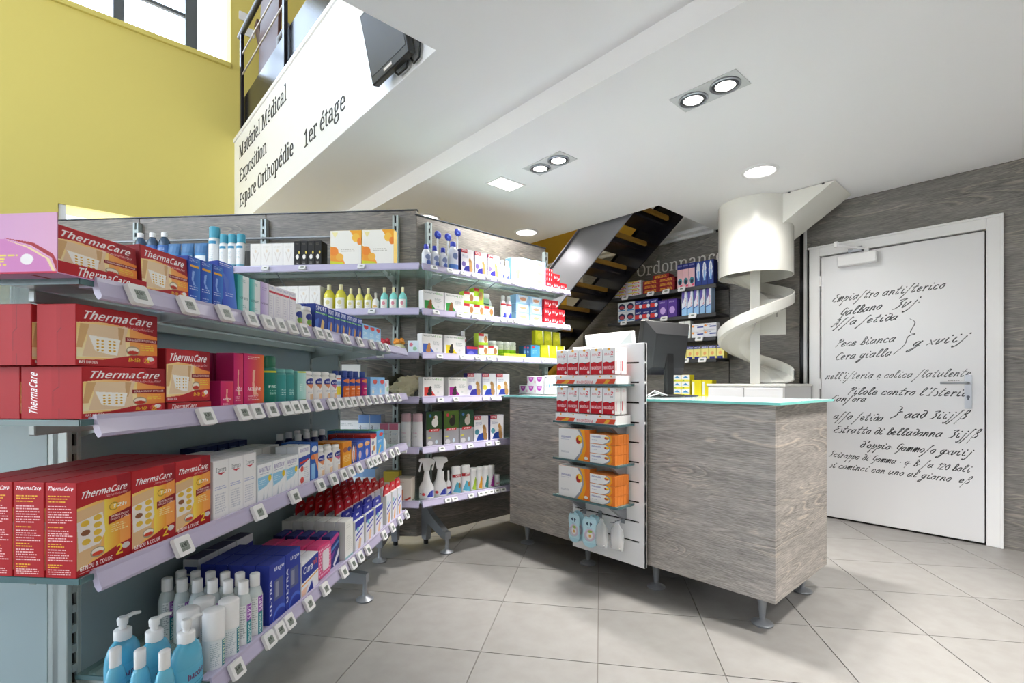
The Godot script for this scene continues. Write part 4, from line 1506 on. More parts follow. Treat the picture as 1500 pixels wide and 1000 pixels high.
func heat_art(wide: bool, foot: bool) -> Array:   # a heat patch carton: red head with the name, bare back with the patch, red foot
	var o := [["gx", 0, 0, 1, 1, "fbe8a8", "f08a3c"], ["g", 0.0, 0.30, 0.62, 0.55, "f6d888", "fbf0cc"]]
	o += [["p", [[0.04, 0.3], [0.6, 0.28], [0.56, 0.5], [0.58, 0.84], [0.06, 0.84], [0.12, 0.5]], "edd2ae"], ["p", [[0.04, 0.3], [0.14, 0.3], [0.10, 0.5], [0.06, 0.7], [0.0, 0.7]], "dcb27c"], ["p", [[0.47, 0.3], [0.55, 0.3], [0.51, 0.6], [0.48, 0.6]], "d6ab7c"]]
	o += [["p", [[0.13, 0.48], [0.5, 0.52], [0.46, 0.80], [0.36, 0.79], [0.2, 0.74]], "fffdf6"]]
	for i in 4:
		for j in 4: o.append(["e", 0.23 + i * 0.055 + (0.03 if i > 1 else 0.0), 0.56 + j * 0.055, 0.016, 0.014, "e0ab2f"])
	o += [["e", 0.66, 0.7, 0.09, 0.09, "b4a183"], ["e", 0.66, 0.685, 0.075, 0.05, "f3ead9"], ["e", 0.66, 0.73, 0.07, 0.035, "c33b2c"]]
	o += [["p", [[0, 0], [1, 0], [1, 0.40], [0.8, 0.36], [0.55, 0.27], [0.25, 0.24], [0, 0.29]], RED], ["p", [[0.72, 0.0], [1, 0], [1, 0.4], [0.86, 0.37]], "9a1f2a"]]
	o += [["t", 0.05, 0.07, 0.9, 0.15, "ThermaCare", "ffffff", "bi"], ["t", 0.52, 0.255, 0.43, 0.055, "Patch auto-chauffant", "f7e9e4", "i"]]
	o += [["r", 0.56, 0.46, 0.44, 0.075, DRED], ["t", 0.58, 0.475, 0.4, 0.04, "SOULAGEMENT EFFICACE", "f8eee4", "b"], ["b", 0.76, 0.575, 0.2, 0.12, 3, "f1d24a"]]
	if foot:
		o += [["p", [[0, 0.90], [0.3, 0.88], [0.65, 0.78], [1, 0.76], [1, 1], [0, 1]], RED], ["t", 0.03, 0.91, 0.2, 0.05, "BAS DU DOS", "ffffff", "b"], ["t", 0.6, 0.82, 0.16, 0.08, "8h-16h", "f0cd38", "bi"], ["e", 0.88, 0.86, 0.09, 0.08, "d8474a"], ["e", 0.9, 0.83, 0.05, 0.045, "f5f1ea"], ["t", 0.81, 0.82, 0.08, 0.09, "2x", "f0cd38", "bi"]]
	return o

func knee_art() -> Array:
	var o := [["gx", 0, 0, 1, 1, "f2d27a", "f29a4c"], ["p", [[0, 0.3], [0.5, 0.26], [0.46, 0.6], [0.4, 0.8], [0.1, 0.93], [0, 0.93]], "e2bc8e"], ["gx", 0.48, 0.24, 0.3, 0.6, "f5dd58", "ee9a3c"]]
	o += [["p", [[0.0, 0.42], [0.45, 0.37], [0.5, 0.6], [0.4, 0.71], [0.03, 0.74]], "efe6df"]]
	for q in [[0.14, 0.45], [0.36, 0.42], [0.36, 0.50], [0.36, 0.58], [0.16, 0.65], [0.36, 0.66]]: o.append(["e", q[0], q[1], 0.075, 0.032, "e6bd45"])
	o += [["e", 0.15, 0.55, 0.08, 0.03, "8c5a3c"], ["e", 0.36, 0.80, 0.13, 0.055, "a69a80"], ["e", 0.36, 0.79, 0.11, 0.035, "f4ece2"], ["e", 0.36, 0.815, 0.1, 0.022, "d8452e"]]
	o += [["p", [[0, 0], [1, 0], [1, 0.22], [0.7, 0.25], [0.35, 0.24], [0, 0.27]], RED], ["p", [[0.7, 0], [1, 0], [1, 0.22], [0.78, 0.245]], "9a1f2a"], ["t", 0.05, 0.10, 0.9, 0.08, "ThermaCare", "ffffff", "bi"], ["t", 0.5, 0.195, 0.44, 0.026, "Patch auto-chauffant", "f5e6e0", "i"]]
	o += [["e", 0.66, 0.345, 0.09, 0.045, "a8862f"], ["e", 0.66, 0.345, 0.075, 0.036, "f0c24c"], ["t", 0.62, 0.32, 0.3, 0.045, "12h", "f8f4ea", "bi"], ["p", [[0.56, 0.45], [1, 0.40], [1, 0.49], [0.56, 0.54]], DRED], ["t", 0.6, 0.445, 0.36, 0.025, "SOULAGEMENT", "f8eee4", "b"], ["t", 0.6, 0.48, 0.36, 0.025, "EFFICACE ET CIBLE", "f8eee4", "b"], ["b", 0.62, 0.55, 0.33, 0.1, 4, "f6dda0"]]
	o += [["p", [[0, 0.93], [0.45, 0.86], [0.75, 0.8], [1, 0.78], [1, 1], [0, 1]], "a82329"], ["t", 0.05, 0.90, 0.58, 0.045, "GENOU & COUDE", "ffffff", "b"], ["t", 0.70, 0.80, 0.14, 0.12, "2", "f2d13a", "bi"], ["e", 0.9, 0.84, 0.08, 0.035, "d9d4d4"], ["b", 0.05, 0.965, 0.4, 0.02, 1, "e9b9b9"]]
	return o

func oval_ops(c2: String) -> Array:
	return [["r", 0, 0, 1, 1, "f4f2ee"], ["e", 0.5, 0.22, 0.34, 0.17, "2c3a8c"], ["t", 0.26, 0.17, 0.48, 0.08, "DEO", "ffffff", "b"], ["p", [[0.18, 0.3], [0.82, 0.3], [0.5, 0.5]], c2], ["b", 0.3, 0.58, 0.4, 0.1, 2, "9aa3b8"], ["gx", 0.4, 0.72, 0.35, 0.25, "f3d9b4", "e8b37c"]]

func pet_ops(c: String, dog: String) -> Array:   # white pack with a coloured corner and an animal
	return [["r", 0, 0, 1, 1, "f1f0ed"], ["t", 0.06, 0.06, 0.55, 0.10, "Naturlys", "5f6a66"], ["t", 0.64, 0.06, 0.3, 0.10, "lis", "7fb56f"], ["p", [[0.06, 0.5], [0.3, 0.5], [0.6, 0.92], [0.06, 0.92]], c], ["e", 0.33, 0.66, 0.09, 0.13, dog], ["e", 0.35, 0.52, 0.055, 0.08, dog], ["e", 0.31, 0.82, 0.12, 0.10, dog], ["b", 0.55, 0.35, 0.36, 0.2, 4, "b5bab8"], ["e", 0.72, 0.75, 0.05, 0.06, "d8dcd8"]]

func vet_ops(c: String, dot: String, head: String, bg := "f2f1f4") -> Array:
	return [["r", 0, 0, 1, 1, bg], ["r", 0.0, 0.0, 0.48, 0.15, head], ["t", 0.06, 0.03, 0.36, 0.09, "VETO", "ffffff", "b"], ["p", [[0.5, 0.95], [0.15, 0.95], [0.3, 0.72], [0.62, 0.66], [0.9, 0.8], [0.9, 0.95]], c], ["e", 0.2, 0.62, 0.15, 0.11, dot], ["e", 0.74, 0.6, 0.12, 0.2, "c39a62"], ["e", 0.68, 0.44, 0.09, 0.09, "b4854c"], ["e", 0.78, 0.8, 0.14, 0.16, "b98e58"], ["b", 0.1, 0.24, 0.5, 0.14, 3, "a8acc4"]]

func stripes(bg: String, c: Array, text := "", tc := "ffffff") -> Array:   # plain print: bands from the top down, each [y, height, colour]
	var o := [["r", 0, 0, 1, 1, bg]]
	for q in c: o.append(["r", 0, q[0], 1, q[1], q[2]])
	if text: o.append(["t", 0.1, 0.06, 0.8, 0.14, text, tc, "b"])
	o.append(["b", 0.15, 0.62, 0.7, 0.2, 3, tc])
	return o

func make_kinds():
	var ph := "carton"
	# heat patches
	var flap := [["gx", 0, 0, 0.5, 1, "b01c24", "b8222a"], ["r", 0.62, 0, 0.012, 0.4, "7d1a20"], ["p", [[0.62, 0.38], [0.64, 0.38], [0.54, 0.46], [0.52, 0.46]], "7d1a20"], ["r", 0.52, 0.46, 0.012, 0.3, "7d1a20"], ["r", 0.62, 0.8, 0.012, 0.2, "7d1a20"]]
	carton("heat", ph, ph, "red heat patch carton", 0.186, 0.113, 0.078, 1300, heat_art(true, true), "b01c24", "a92d33", flap)
	carton("heat_low", ph, ph, "wide red heat patch carton", 0.194, 0.098, 0.122, 1300, heat_art(true, true), "b01c24", "a92d33", flap + [["t", 0.12, 0.08, 0.15, 0.84, "ThermaCare", "ffffff", "biv"]])
	carton("heat_s", ph, ph, "small red heat patch carton", 0.142, 0.122, 0.06, 1200, heat_art(false, true), "8c1b24", "a9343a")
	carton("heat_flat", ph, ph, "flat red heat patch carton", 0.142, 0.022, 0.075, 1200, [["r", 0, 0, 1, 1, RED], ["t", 0.06, 0.12, 0.6, 0.6, "ThermaCare", "ffffff", "bi"], ["e", 0.2, 0.9, 0.1, 0.25, "f2e9dc"]], "8c1b24", "a9343a")
	carton("heat_top", ph, ph, "tilted red heat patch carton", 0.172, 0.088, 0.05, 1400, heat_art(true, false), RED, "a9343a")
	carton("heat_top2", ph, ph, "square red heat patch carton", 0.134, 0.103, 0.05, 1300, heat_art(false, true), "8c1b24", "a9343a")
	var back := [["t", 0.06, 0.03, 0.88, 0.05, "ThermaCare", "ffffff", "bi"], ["b", 0.08, 0.13, 0.8, 0.09, 3, "f0c43c"], ["b", 0.08, 0.24, 0.84, 0.2, 7, "f0c9c9"], ["b", 0.08, 0.46, 0.6, 0.03, 1, "f0c43c"], ["b", 0.08, 0.5, 0.84, 0.13, 5, "f0c9c9"], ["b", 0.08, 0.64, 0.6, 0.05, 2, "f0c43c"], ["b", 0.08, 0.70, 0.84, 0.14, 5, "f0c9c9"], ["b", 0.08, 0.86, 0.5, 0.05, 2, "f0c43c"], ["b", 0.08, 0.91, 0.84, 0.07, 3, "f0c9c9"]]
	carton("knee", ph, ph, "tall red knee patch carton", 0.1165, 0.172, 0.061, 1500, knee_art(), "b01c24", "a33138", back)
	# counter display tray of the heat patches: sloping sides and a red lip
	var o := goods("tray", "display_tray", "display tray", "pink and red cardboard display tray", 0.186, 0.2)
	var sd := art(0.2, 0.125, 900, [["gx", 0, 0, 1, 1, "cf9fd0", "e6b3d6"], ["p", [[0.52, 0.42], [0.75, 0.55], [0.93, 0.75], [1.0, 1.0], [0, 1], [0, 0.42]], "d487c4"], ["p", [[0.5, 0.40], [0.76, 0.53], [0.95, 0.74], [1.0, 0.98], [1, 0.8], [0.96, 0.68], [0.78, 0.49]], "a8202c"], ["p", [[0.5, 0.42], [0.75, 0.56], [0.93, 0.76], [0.99, 0.98], [0.96, 0.98], [0.9, 0.76], [0.72, 0.57]], "f0dcae"], ["b", 0.05, 0.68, 0.6, 0.2, 4, "f0e06a"], ["e", 0.72, 0.76, 0.06, 0.09, "f4f2f4"], ["r", 0, 0.96, 1, 0.04, "c2264c"]])
	var lip := art(0.186, 0.028, 1200, [["r", 0, 0, 1, 1, "b8222c"], ["t", 0.18, 0.1, 0.62, 0.75, "ThermaCare", "ffffff", "bi"]])
	begin()
	bar(Vector3(-0.0935, 0, -0.2), Vector3(-0.0915, 0.104, 0.0))
	bar(Vector3(0.0915, 0, -0.2), Vector3(0.0935, 0.022, 0.0))
	bar(Vector3(-0.0935, 0, -0.2), Vector3(0.0935, 0.002, 0.002))
	bar(Vector3(-0.0935, 0, -0.2), Vector3(0.0935, 0.06, -0.198))
	bar(Vector3(-0.0935, 0, -0.001), Vector3(0.0935, 0.022, 0.001))
	done("tray_body", pm("d9a0cc"), o)
	begin()
	qf(Vector3(-0.0937, 0, -0.2), Vector3(-0.0937, 0, 0.0), Vector3(-0.0937, 0.104, 0.0), Vector3(-0.0937, 0.104, -0.2), sd)
	qf(Vector3(-0.093, 0, 0.0013), Vector3(0.093, 0, 0.0013), Vector3(0.093, 0.0225, 0.0013), Vector3(-0.093, 0.0225, 0.0013), lip)
	done("printed_card", M.print, o)
	# top aisle shelf
	carton("blue", ph, ph, "narrow bright blue carton", 0.041, 0.113, 0.04, 900, [["gx", 0, 0, 1, 1, "2648b4", "3f86d8"], ["b", 0.1, 0.04, 0.8, 0.08, 3, "e8eefc"], ["r", 0.12, 0.17, 0.76, 0.045, "f0ae3c"], ["p", [[0.3, 0.3], [0.5, 0.3], [0.4, 0.5], [0.6, 0.6], [0.4, 0.6], [0.25, 0.48]], "8fb4ec"], ["b", 0.1, 0.62, 0.8, 0.1, 2, "eef3ff"], ["b", 0.15, 0.82, 0.6, 0.1, 2, "d5e2fb"]], "24409c", "dfe8f6")
	carton("blue_t", ph, ph, "wider leaning blue carton", 0.062, 0.132, 0.03, 800, [["gx", 0, 0, 1, 1, "2746c0", "5a90e6"], ["b", 0.1, 0.03, 0.8, 0.07, 2, "eef3ff"], ["b", 0.3, 0.62, 0.6, 0.1, 2, "eef3ff"], ["p", [[0.2, 0.2], [0.6, 0.35], [0.4, 0.7], [0.3, 0.5]], "4d74d2"]], "24409c", "dfe8f6")
	carton("teal", ph, ph, "white carton with turquoise left edge", 0.053, 0.11, 0.04, 800, [["r", 0, 0, 1, 1, "eef4f4"], ["gx", 0, 0, 0.45, 1, "2ea9a8", "a6dcd8"], ["t", 0.15, 0.52, 0.7, 0.08, "sérum", "3d6b70"], ["b", 0.3, 0.1, 0.6, 0.1, 2, "9ec7c6"], ["b", 0.2, 0.75, 0.6, 0.1, 2, "86b4b3"]], "2c9c9c", "e3eeee")
	carton("lilac", ph, ph, "pale lilac carton", 0.041, 0.111, 0.04, 800, [["gx", 0, 0, 1, 1, "b7a2da", "ece4f6"], ["t", 0.12, 0.52, 0.76, 0.07, "crème", "5b4a80"], ["b", 0.2, 0.14, 0.6, 0.1, 2, "8f80b4"]], "c5b4e0", "ece6f4")
	carton("redhead", ph, ph, "white carton with red and blue heading", 0.039, 0.111, 0.04, 800, [["r", 0, 0, 1, 1, "f1eff5"], ["b", 0.1, 0.05, 0.8, 0.06, 2, "4a4fa8"], ["r", 0.0, 0.16, 1, 0.055, "d4495a"], ["b", 0.12, 0.28, 0.4, 0.55, 8, "c3c0d4"], ["r", 0.64, 0.3, 0.02, 0.6, "b9b2d6"]], "e4e0ee", "f2f0f6")
	carton("bluegreen", ph, ph, "dark blue carton with green band", 0.057, 0.098, 0.035, 800, [["r", 0, 0, 1, 1, "2a449c"], ["t", 0.08, 0.05, 0.84, 0.17, "SPORT", "f4f6ff", "b"], ["r", 0, 0.28, 1, 0.06, "3f9a55"], ["t", 0.08, 0.275, 0.7, 0.07, "bandage", "e9f6ea", "b"], ["p", [[0.3, 0.95], [0.5, 0.5], [0.72, 0.62], [0.62, 0.95]], "d2a06c"], ["p", [[0, 0.6], [0.3, 0.5], [0.2, 1], [0, 1]], "4a74cc"]], "24387f", "2d4796")
	carton("bluegreen_w", ph, ph, "wide dark blue carton with green band", 0.098, 0.1, 0.035, 800, [["r", 0, 0, 1, 1, "2a449c"], ["t", 0.08, 0.05, 0.84, 0.17, "SPORT", "f4f6ff", "b"], ["r", 0, 0.28, 1, 0.06, "3f9a55"], ["t", 0.08, 0.275, 0.7, 0.07, "bandage", "e9f6ea", "b"], ["p", [[0.4, 0.95], [0.55, 0.5], [0.75, 0.6], [0.65, 0.95]], "e3c07a"], ["p", [[0, 0.6], [0.3, 0.5], [0.2, 1], [0, 1]], "4a74cc"]], "24387f", "2d4796")
	carton("sky", ph, ph, "sky blue carton with red emblem", 0.079, 0.081, 0.04, 700, [["g", 0, 0, 1, 1, "8cc3ec", "b6dcf6"], ["p", [[0.2, 0.08], [0.9, 0.08], [0.9, 0.2], [0.55, 0.3], [0.2, 0.2]], "d2403c"], ["b", 0.15, 0.45, 0.7, 0.2, 3, "eef7ff"], ["e", 0.5, 0.85, 0.4, 0.12, "cfe8f8"]], "7ab4e0", "9ccbee")
	flask("roundbot", "bottle", "bottle", "white rounded bottle with blue oval", 0.058, 0.08, 0.03, pm("f2f0ee"), pm("f4f4f2"), 700, [["r", 0, 0, 1, 1, "f4f2ee"], ["e", 0.5, 0.25, 0.3, 0.22, "2c3a8c"], ["e", 0.5, 0.6, 0.22, 0.2, "7fae48"], ["e", 0.62, 0.85, 0.2, 0.14, "e48a3c"]], 0.014, 0.8, 0.3, 0.05, 0.85)
	# second aisle shelf
	var leg := [["p", [[0.42, 0.3], [0.55, 0.3], [0.5, 0.55], [0.62, 0.74], [0.72, 0.78], [0.45, 0.78], [0.4, 0.6]], "f0b9a0"], ["t", 0.18, 0.62, 0.64, 0.08, "AKILEÏNE", "ffffff", "b"], ["b", 0.2, 0.8, 0.6, 0.1, 3, "f6d9d9"]]
	carton("mag", ph, ph, "magenta foot care carton", 0.054, 0.072, 0.05, 800, [["gx", 0, 0, 1, 1, "d0206c", "e0405c"]] + leg, "a81c58", "b5285f")
	carton("mag_t", ph, ph, "tall magenta foot care carton", 0.042, 0.148, 0.05, 800, [["gx", 0, 0, 1, 1, "c81e6c", "dc3f62"]] + leg, "a01a54", "b5285f")
	carton("mag_b", ph, ph, "large magenta and orange carton", 0.098, 0.15, 0.05, 800, [["gx", 0, 0, 1, 1, "cf1f74", "ea7a38"], ["b", 0.2, 0.05, 0.6, 0.07, 2, "fbe6d8"]] + leg, "a01a54", "c03a60")
	carton("mag_d", ph, ph, "dark magenta carton at the back", 0.05, 0.15, 0.05, 500, [["r", 0, 0, 1, 1, "9c2058"], ["b", 0.2, 0.08, 0.6, 0.3, 5, "bf5a86"]], "8a1a4c", "8f2c5c")
	carton("noir", ph, ph, "black carton with yellow print", 0.037, 0.148, 0.04, 600, [["r", 0, 0, 1, 1, "1d1d1c"], ["b", 0.1, 0.12, 0.8, 0.03, 1, "e4d23a"], ["t", 0.1, 0.5, 0.8, 0.07, "VIVA", "f0dc30", "b"], ["t", 0.1, 0.62, 0.8, 0.06, "HUILE", "f0dc30", "b"], ["b", 0.1, 0.75, 0.7, 0.12, 3, "cfc04a"]], "161615", "20201f")
	aerosol("green_can", "tall dark green spray can", 0.055, 0.15, pm("1f7a68"), pm("176a4c"), 700, [["gx", 0, 0, 1, 1, "2b8f7c", "17695a"], ["r", 0, 0.02, 1, 0.05, "e0d43a"], ["t", 0.2, 0.45, 0.6, 0.08, "FRESH", "eef6f0", "b"], ["b", 0.25, 0.6, 0.5, 0.16, 3, "9fd2c6"]], 0.036)
	aerosol("aqua_can", "short aqua spray can", 0.048, 0.112, pm("4f9f9c"), pm("6fb9b4"), 700, [["gx", 0, 0, 1, 1, "4ea6a2", "2f8684"], ["b", 0.25, 0.5, 0.5, 0.25, 4, "d6efec"]], 0.012)
	carton("mint", ph, ph, "pale mint carton with yellow top band", 0.058, 0.107, 0.03, 600, [["gx", 0, 0, 1, 1, "8fd0c8", "c9ece4"], ["r", 0, 0.0, 1, 0.05, "e8dc3c"], ["r", 0.0, 0.9, 1, 0.06, "6f8c3c"], ["b", 0.3, 0.4, 0.4, 0.25, 4, "eefaf6"]], "7cc4bc", "bfe4dc")
	for q in [["ovo", "e09060"], ["ovp", "cc6a90"]]:
		flask(q[0], "bottle", "bottle", "white oval lotion bottle with blue emblem", 0.064, 0.108 if q[0] == "ovo" else 0.104, 0.032, pm("f3f1ee"), pm("f6f5f2"), 700, oval_ops(q[1]), 0.012, 0.72, 0.35, 0.04, 0.9)
	carton("yelw", ph, ph, "white and yellow carton", 0.046, 0.098, 0.03, 600, [["r", 0, 0, 1, 1, "eef0f6"], ["r", 0, 0.12, 1, 0.06, "ec8a70"], ["r", 0, 0.25, 1, 0.16, "8fb0dc"], ["r", 0, 0.46, 1, 0.34, "f2de34"]], "e8e8ee", "dfe3ee")
	for q in [["sunb", "e2712c", "2e4ba6"], ["sunm", "c81f70", "8a2f8c"]]:
		flask(q[0], "bottle", "bottle", "%s sun spray bottle with blue cap" % ("orange" if q[0] == "sunb" else "magenta"), 0.058, 0.118, 0.036, pm(q[2]), pm("2c4796"), 600, [["r", 0, 0, 1, 1, q[2]], ["e", 0.5, 0.14, 0.4, 0.1, "ee8a50"], ["p", [[0.1, 0.4], [0.9, 0.36], [0.95, 1], [0.05, 1]], q[1]], ["r", 0.3, 0.5, 0.4, 0.06, "fbe3cc"], ["b", 0.25, 0.7, 0.5, 0.14, 3, "f4c49c"]], 0.028, 0.55, 0.35, 0.03, 0.95)
	carton("kidsky", ph, ph, "light blue children's carton", 0.1, 0.094, 0.035, 500, [["g", 0, 0, 1, 1, "7fb4e2", "a9d2f0"], ["e", 0.6, 0.24, 0.28, 0.12, "d8504a"], ["b", 0.2, 0.5, 0.6, 0.2, 3, "e2f0fc"], ["e", 0.35, 0.75, 0.12, 0.12, "f4ead8"]], "6ba3d4", "8cbde6")
	carton("palek", ph, ph, "small pale patterned carton", 0.066, 0.08, 0.03, 500, [["r", 0, 0, 1, 1, "dbe6ea"], ["e", 0.3, 0.3, 0.16, 0.14, "e07c8c"], ["e", 0.65, 0.6, 0.18, 0.16, "9cc8a0"]], "d5dde0", "e4eaec")
	# third aisle shelf
	carton("creme", ph, ph, "white skin care carton with red smile", 0.06, 0.153, 0.04, 900, [["r", 0, 0, 1, 1, "f0eff0"], ["t", 0.18, 0.12, 0.64, 0.08, "Lavera", "4d5058", "s"], ["p", [[0.28, 0.215], [0.72, 0.215], [0.5, 0.25]], "c0303c"], ["b", 0.1, 0.44, 0.8, 0.07, 2, "9aa0d0"], ["b", 0.12, 0.56, 0.76, 0.34, 8, "c4c6d2"]], "e6e5e6", "eeedee")
	carton("nasal", ph, ph, "white and pale blue nasal spray carton", 0.076, 0.112, 0.04, 900, [["r", 0, 0, 1, 1, "eef0f2"], ["t", 0.1, 0.09, 0.8, 0.12, "MARTINOX", "6a5f9c", "i"], ["b", 0.15, 0.25, 0.7, 0.03, 1, "4d508c"], ["p", [[0, 0.34], [1, 0.32], [0.9, 0.48], [0.6, 0.6], [0.05, 0.68]], "92cae8"], ["e", 0.82, 0.42, 0.11, 0.09, "e6c62c"], ["b", 0.1, 0.42, 0.5, 0.16, 3, "d4ecf8"], ["p", [[0.3, 1], [0.42, 0.7], [0.45, 1]], "c4ccd4"], ["p", [[0.55, 1], [0.75, 0.66], [0.62, 1]], "c9d0d8"]], "e2e8ec", "eceef0")
	carton("nasal_b", ph, ph, "white carton with dark blue banner", 0.08, 0.135, 0.04, 900, [["r", 0, 0, 1, 1, "eff0f2"], ["t", 0.12, 0.06, 0.76, 0.09, "MARTINOX", "6a5f9c", "i"], ["p", [[0, 0.28], [1, 0.24], [1, 0.36], [0.3, 0.5], [0, 0.54]], "2f4ea8"], ["p", [[0.1, 0.40], [0.9, 0.34], [0.8, 0.40], [0.1, 0.46]], "d8453c"], ["e", 0.3, 0.58, 0.13, 0.07, "e05a50"], ["e", 0.3, 0.86, 0.15, 0.08, "e05a50"], ["b", 0.5, 0.55, 0.4, 0.3, 6, "c9cfd6"]], "dfe4ea", "eceef0")
	carton("bluor", ph, ph, "blue carton with orange pattern", 0.058, 0.137, 0.035, 700, [["r", 0, 0, 1, 1, "2f62b8"], ["e", 0.5, 0.16, 0.36, 0.08, "e8eef8"], ["e", 0.4, 0.36, 0.4, 0.07, "e07a44"], ["p", [[0.4, 0.3], [1, 0.3], [1, 0.8]], "e89a6c"], ["r", 0.1, 0.55, 0.5, 0.4, "8fc2ea"]], "2a58a8", "3a6cc0")
	carton("oran", ph, ph, "orange and white sun care carton", 0.09, 0.106, 0.04, 600, [["g", 0, 0, 1, 1, "e8912c", "f0b024"], ["e", 0.3, 0.3, 0.25, 0.1, "b9683c"], ["e", 0.75, 0.3, 0.2, 0.09, "4a5aa4"], ["b", 0.1, 0.5, 0.8, 0.3, 5, "f7d9a0"]], "d47f24", "e09a40")
	carton("whor", ph, ph, "white carton with orange figures", 0.055, 0.088, 0.035, 600, [["r", 0, 0, 1, 1, "2c3c84"], ["e", 0.35, 0.5, 0.25, 0.42, "f2e4d8"], ["r", 0.28, 0.35, 0.12, 0.5, "ec8a5c"], ["e", 0.8, 0.5, 0.15, 0.4, "e8803c"]], "2a3a80", "3a4a90")
	carton("brush", ph, ph, "blue children's brush carton", 0.08, 0.09, 0.04, 600, [["r", 0, 0, 1, 1, "3a62c0"], ["e", 0.5, 0.2, 0.4, 0.12, "f0b070"], ["b", 0.2, 0.1, 0.6, 0.1, 2, "eef2fc"], ["e", 0.45, 0.65, 0.2, 0.2, "d0b8d0"], ["r", 0.35, 0.5, 0.08, 0.4, "f2d040"]], "2b48a4", "3450a8")
	carton("pirate", ph, ph, "white and red pattern carton", 0.08, 0.105, 0.04, 600, [["r", 0, 0, 1, 1, "ecebe8"], ["e", 0.5, 0.08, 0.5, 0.12, "c8342c"], ["e", 0.4, 0.4, 0.2, 0.1, "8c98b0"], ["e", 0.6, 0.65, 0.22, 0.12, "e0a060"], ["e", 0.35, 0.8, 0.15, 0.09, "5a6a9a"]], "c03a34", "b8302c")
	carton("toothsky", ph, ph, "light blue carton with green top", 0.1, 0.115, 0.04, 600, [["r", 0, 0, 1, 1, "62a8e0"], ["e", 0.62, 0.18, 0.28, 0.08, "d8504a"], ["b", 0.2, 0.4, 0.6, 0.12, 2, "e2f0fc"], ["p", [[0.2, 0.95], [0.5, 0.6], [0.62, 0.66], [0.4, 1]], "e8cf7c"]], "4f96d2", "5cb07c")
	flask("cone", "tube", "tube", "white cone tube with green foot", 0.062, 0.09, 0.04, pm("eef1f0"), pm("52b08c"), 600, [], 0.02, 0.5, 0.5)
	carton("navy", ph, ph, "dark navy carton in the back", 0.05, 0.145, 0.05, 500, [["r", 0, 0, 1, 1, "1f2f62"], ["b", 0.2, 0.1, 0.6, 0.12, 2, "8fa4d4"], ["r", 0, 0.6, 1, 0.4, "3a3844"]], "1b2a58", "26386e")
	carton("plainw", ph, ph, "plain white carton in the back", 0.05, 0.13, 0.05, 400, [["r", 0, 0, 1, 1, "e4e4e0"], ["b", 0.2, 0.85, 0.6, 0.05, 1, "b8bac0"]], "dcdcd8", "e6e6e2")
	flask("navyb", "bottle", "bottle", "dark blue bottle with white cap", 0.062, 0.148, 0.05, pm("1d2454"), pm("e9e9ec"), 500, [["r", 0, 0, 1, 1, "1d2454"], ["r", 0, 0.45, 1, 0.55, "e08a2c"]], 0.024, 0.42, 0.3, 0.05, 0.75)
	# lowest aisle shelf
	o = goods("pump", "pump_bottle", "pump bottle", "blue hand gel pump bottle", 0.092, 0.05)
	begin()
	lathe([[0.0, 0.0], [0.040, 0.0], [0.046, 0.005], [0.046, 0.062], [0.043, 0.085], [0.034, 0.104], [0.02, 0.116], [0.016, 0.118], [0.016, 0.122], [0.0, 0.122]], 24, 1.0, 0.55, Vector3(0, 0, -0.025))
	done("body", pm("5fb6d6", 0.12), o)
	begin()
	lathe([[0.0185, 0.115], [0.0185, 0.137], [0.017, 0.139], [0.008, 0.14], [0.008, 0.152], [0.0, 0.152]], 18, 1, 1, Vector3(0, 0, -0.025))
	done("collar", pm("eef0f0"), o)
	begin()
	lathe([[0.0, 0.150], [0.011, 0.150], [0.012, 0.163], [0.009, 0.168], [0.0, 0.168]], 14, 1, 1, Vector3(0, 0, -0.025))
	tube([Vector3(0, 0.162, -0.025), Vector3(0.025, 0.165, -0.02), Vector3(0.042, 0.160, -0.017)], 0.006, 8, 0.004)
	done("pump_head", pm("eef0f0"), o)
	begin()
	curved(art(0.09, 0.05, 900, [["r", 0, 0, 1, 1, "62b8d8"], ["t", 0.3, 0.3, 0.5, 0.3, "baccide", "6a2a5c", "b"], ["r", 0, 0.85, 1, 0.05, "3f8fb4"]]), 0.0463, 0.0463 * 0.55, 0.012, 0.062, 1.2, -0.025)
	done("label", M.print, o)
	flask("gel", "bottle", "bottle", "small blue hand gel bottle with white cap", 0.048, 0.135, 0.03, pm("6cbedc", 0.12), pm("f2f3f3"), 900, [["r", 0, 0, 1, 1, "6cbedc"], ["t", 0.3, 0.25, 0.6, 0.18, "baccide", "6a2a5c", "b"], ["b", 0.3, 0.55, 0.5, 0.2, 3, "e4f4fa"]], 0.04, 0.55, 0.32, 0.05, 0.62)
	flask("sept", "bottle", "bottle", "clear bottle with purple and teal label", 0.046, 0.178, 0.04, pm("ccd6d6", 0.2), pm("f3f3f2"), 1000, [["r", 0, 0, 1, 1, "eef1f1"], ["r", 0.3, 0, 0.3, 0.42, "9a5cb8"], ["t", 0.34, 0.03, 0.22, 0.36, "SEPT", "f4e8fa", "bv"], ["r", 0.3, 0.42, 0.3, 0.58, "2f8c96"], ["t", 0.34, 0.46, 0.22, 0.5, "biseptine", "eaf8f8", "bv"], ["b", 0.02, 0.05, 0.25, 0.8, 14, "a8b0b4"], ["b", 0.65, 0.05, 0.3, 0.8, 12, "b4bcc0"]], 0.036, 0.6, 0.2, 0.03, 0.8)
	flask("roll", "bottle", "bottle", "white roll bottle with teal strip", 0.052, 0.15, 0.05, pm("e9eef0"), pm("f4f4f4"), 1000, [["r", 0, 0, 1, 1, "e6edf0"], ["b", 0.04, 0.1, 0.36, 0.8, 12, "aebfc8"], ["r", 0.46, 0.05, 0.2, 0.9, "2f8090"], ["t", 0.49, 0.1, 0.13, 0.8, "Hextril", "eef4d0", "bv"]], 0.072, 1.0, 0.02, 0.03, 0.97)
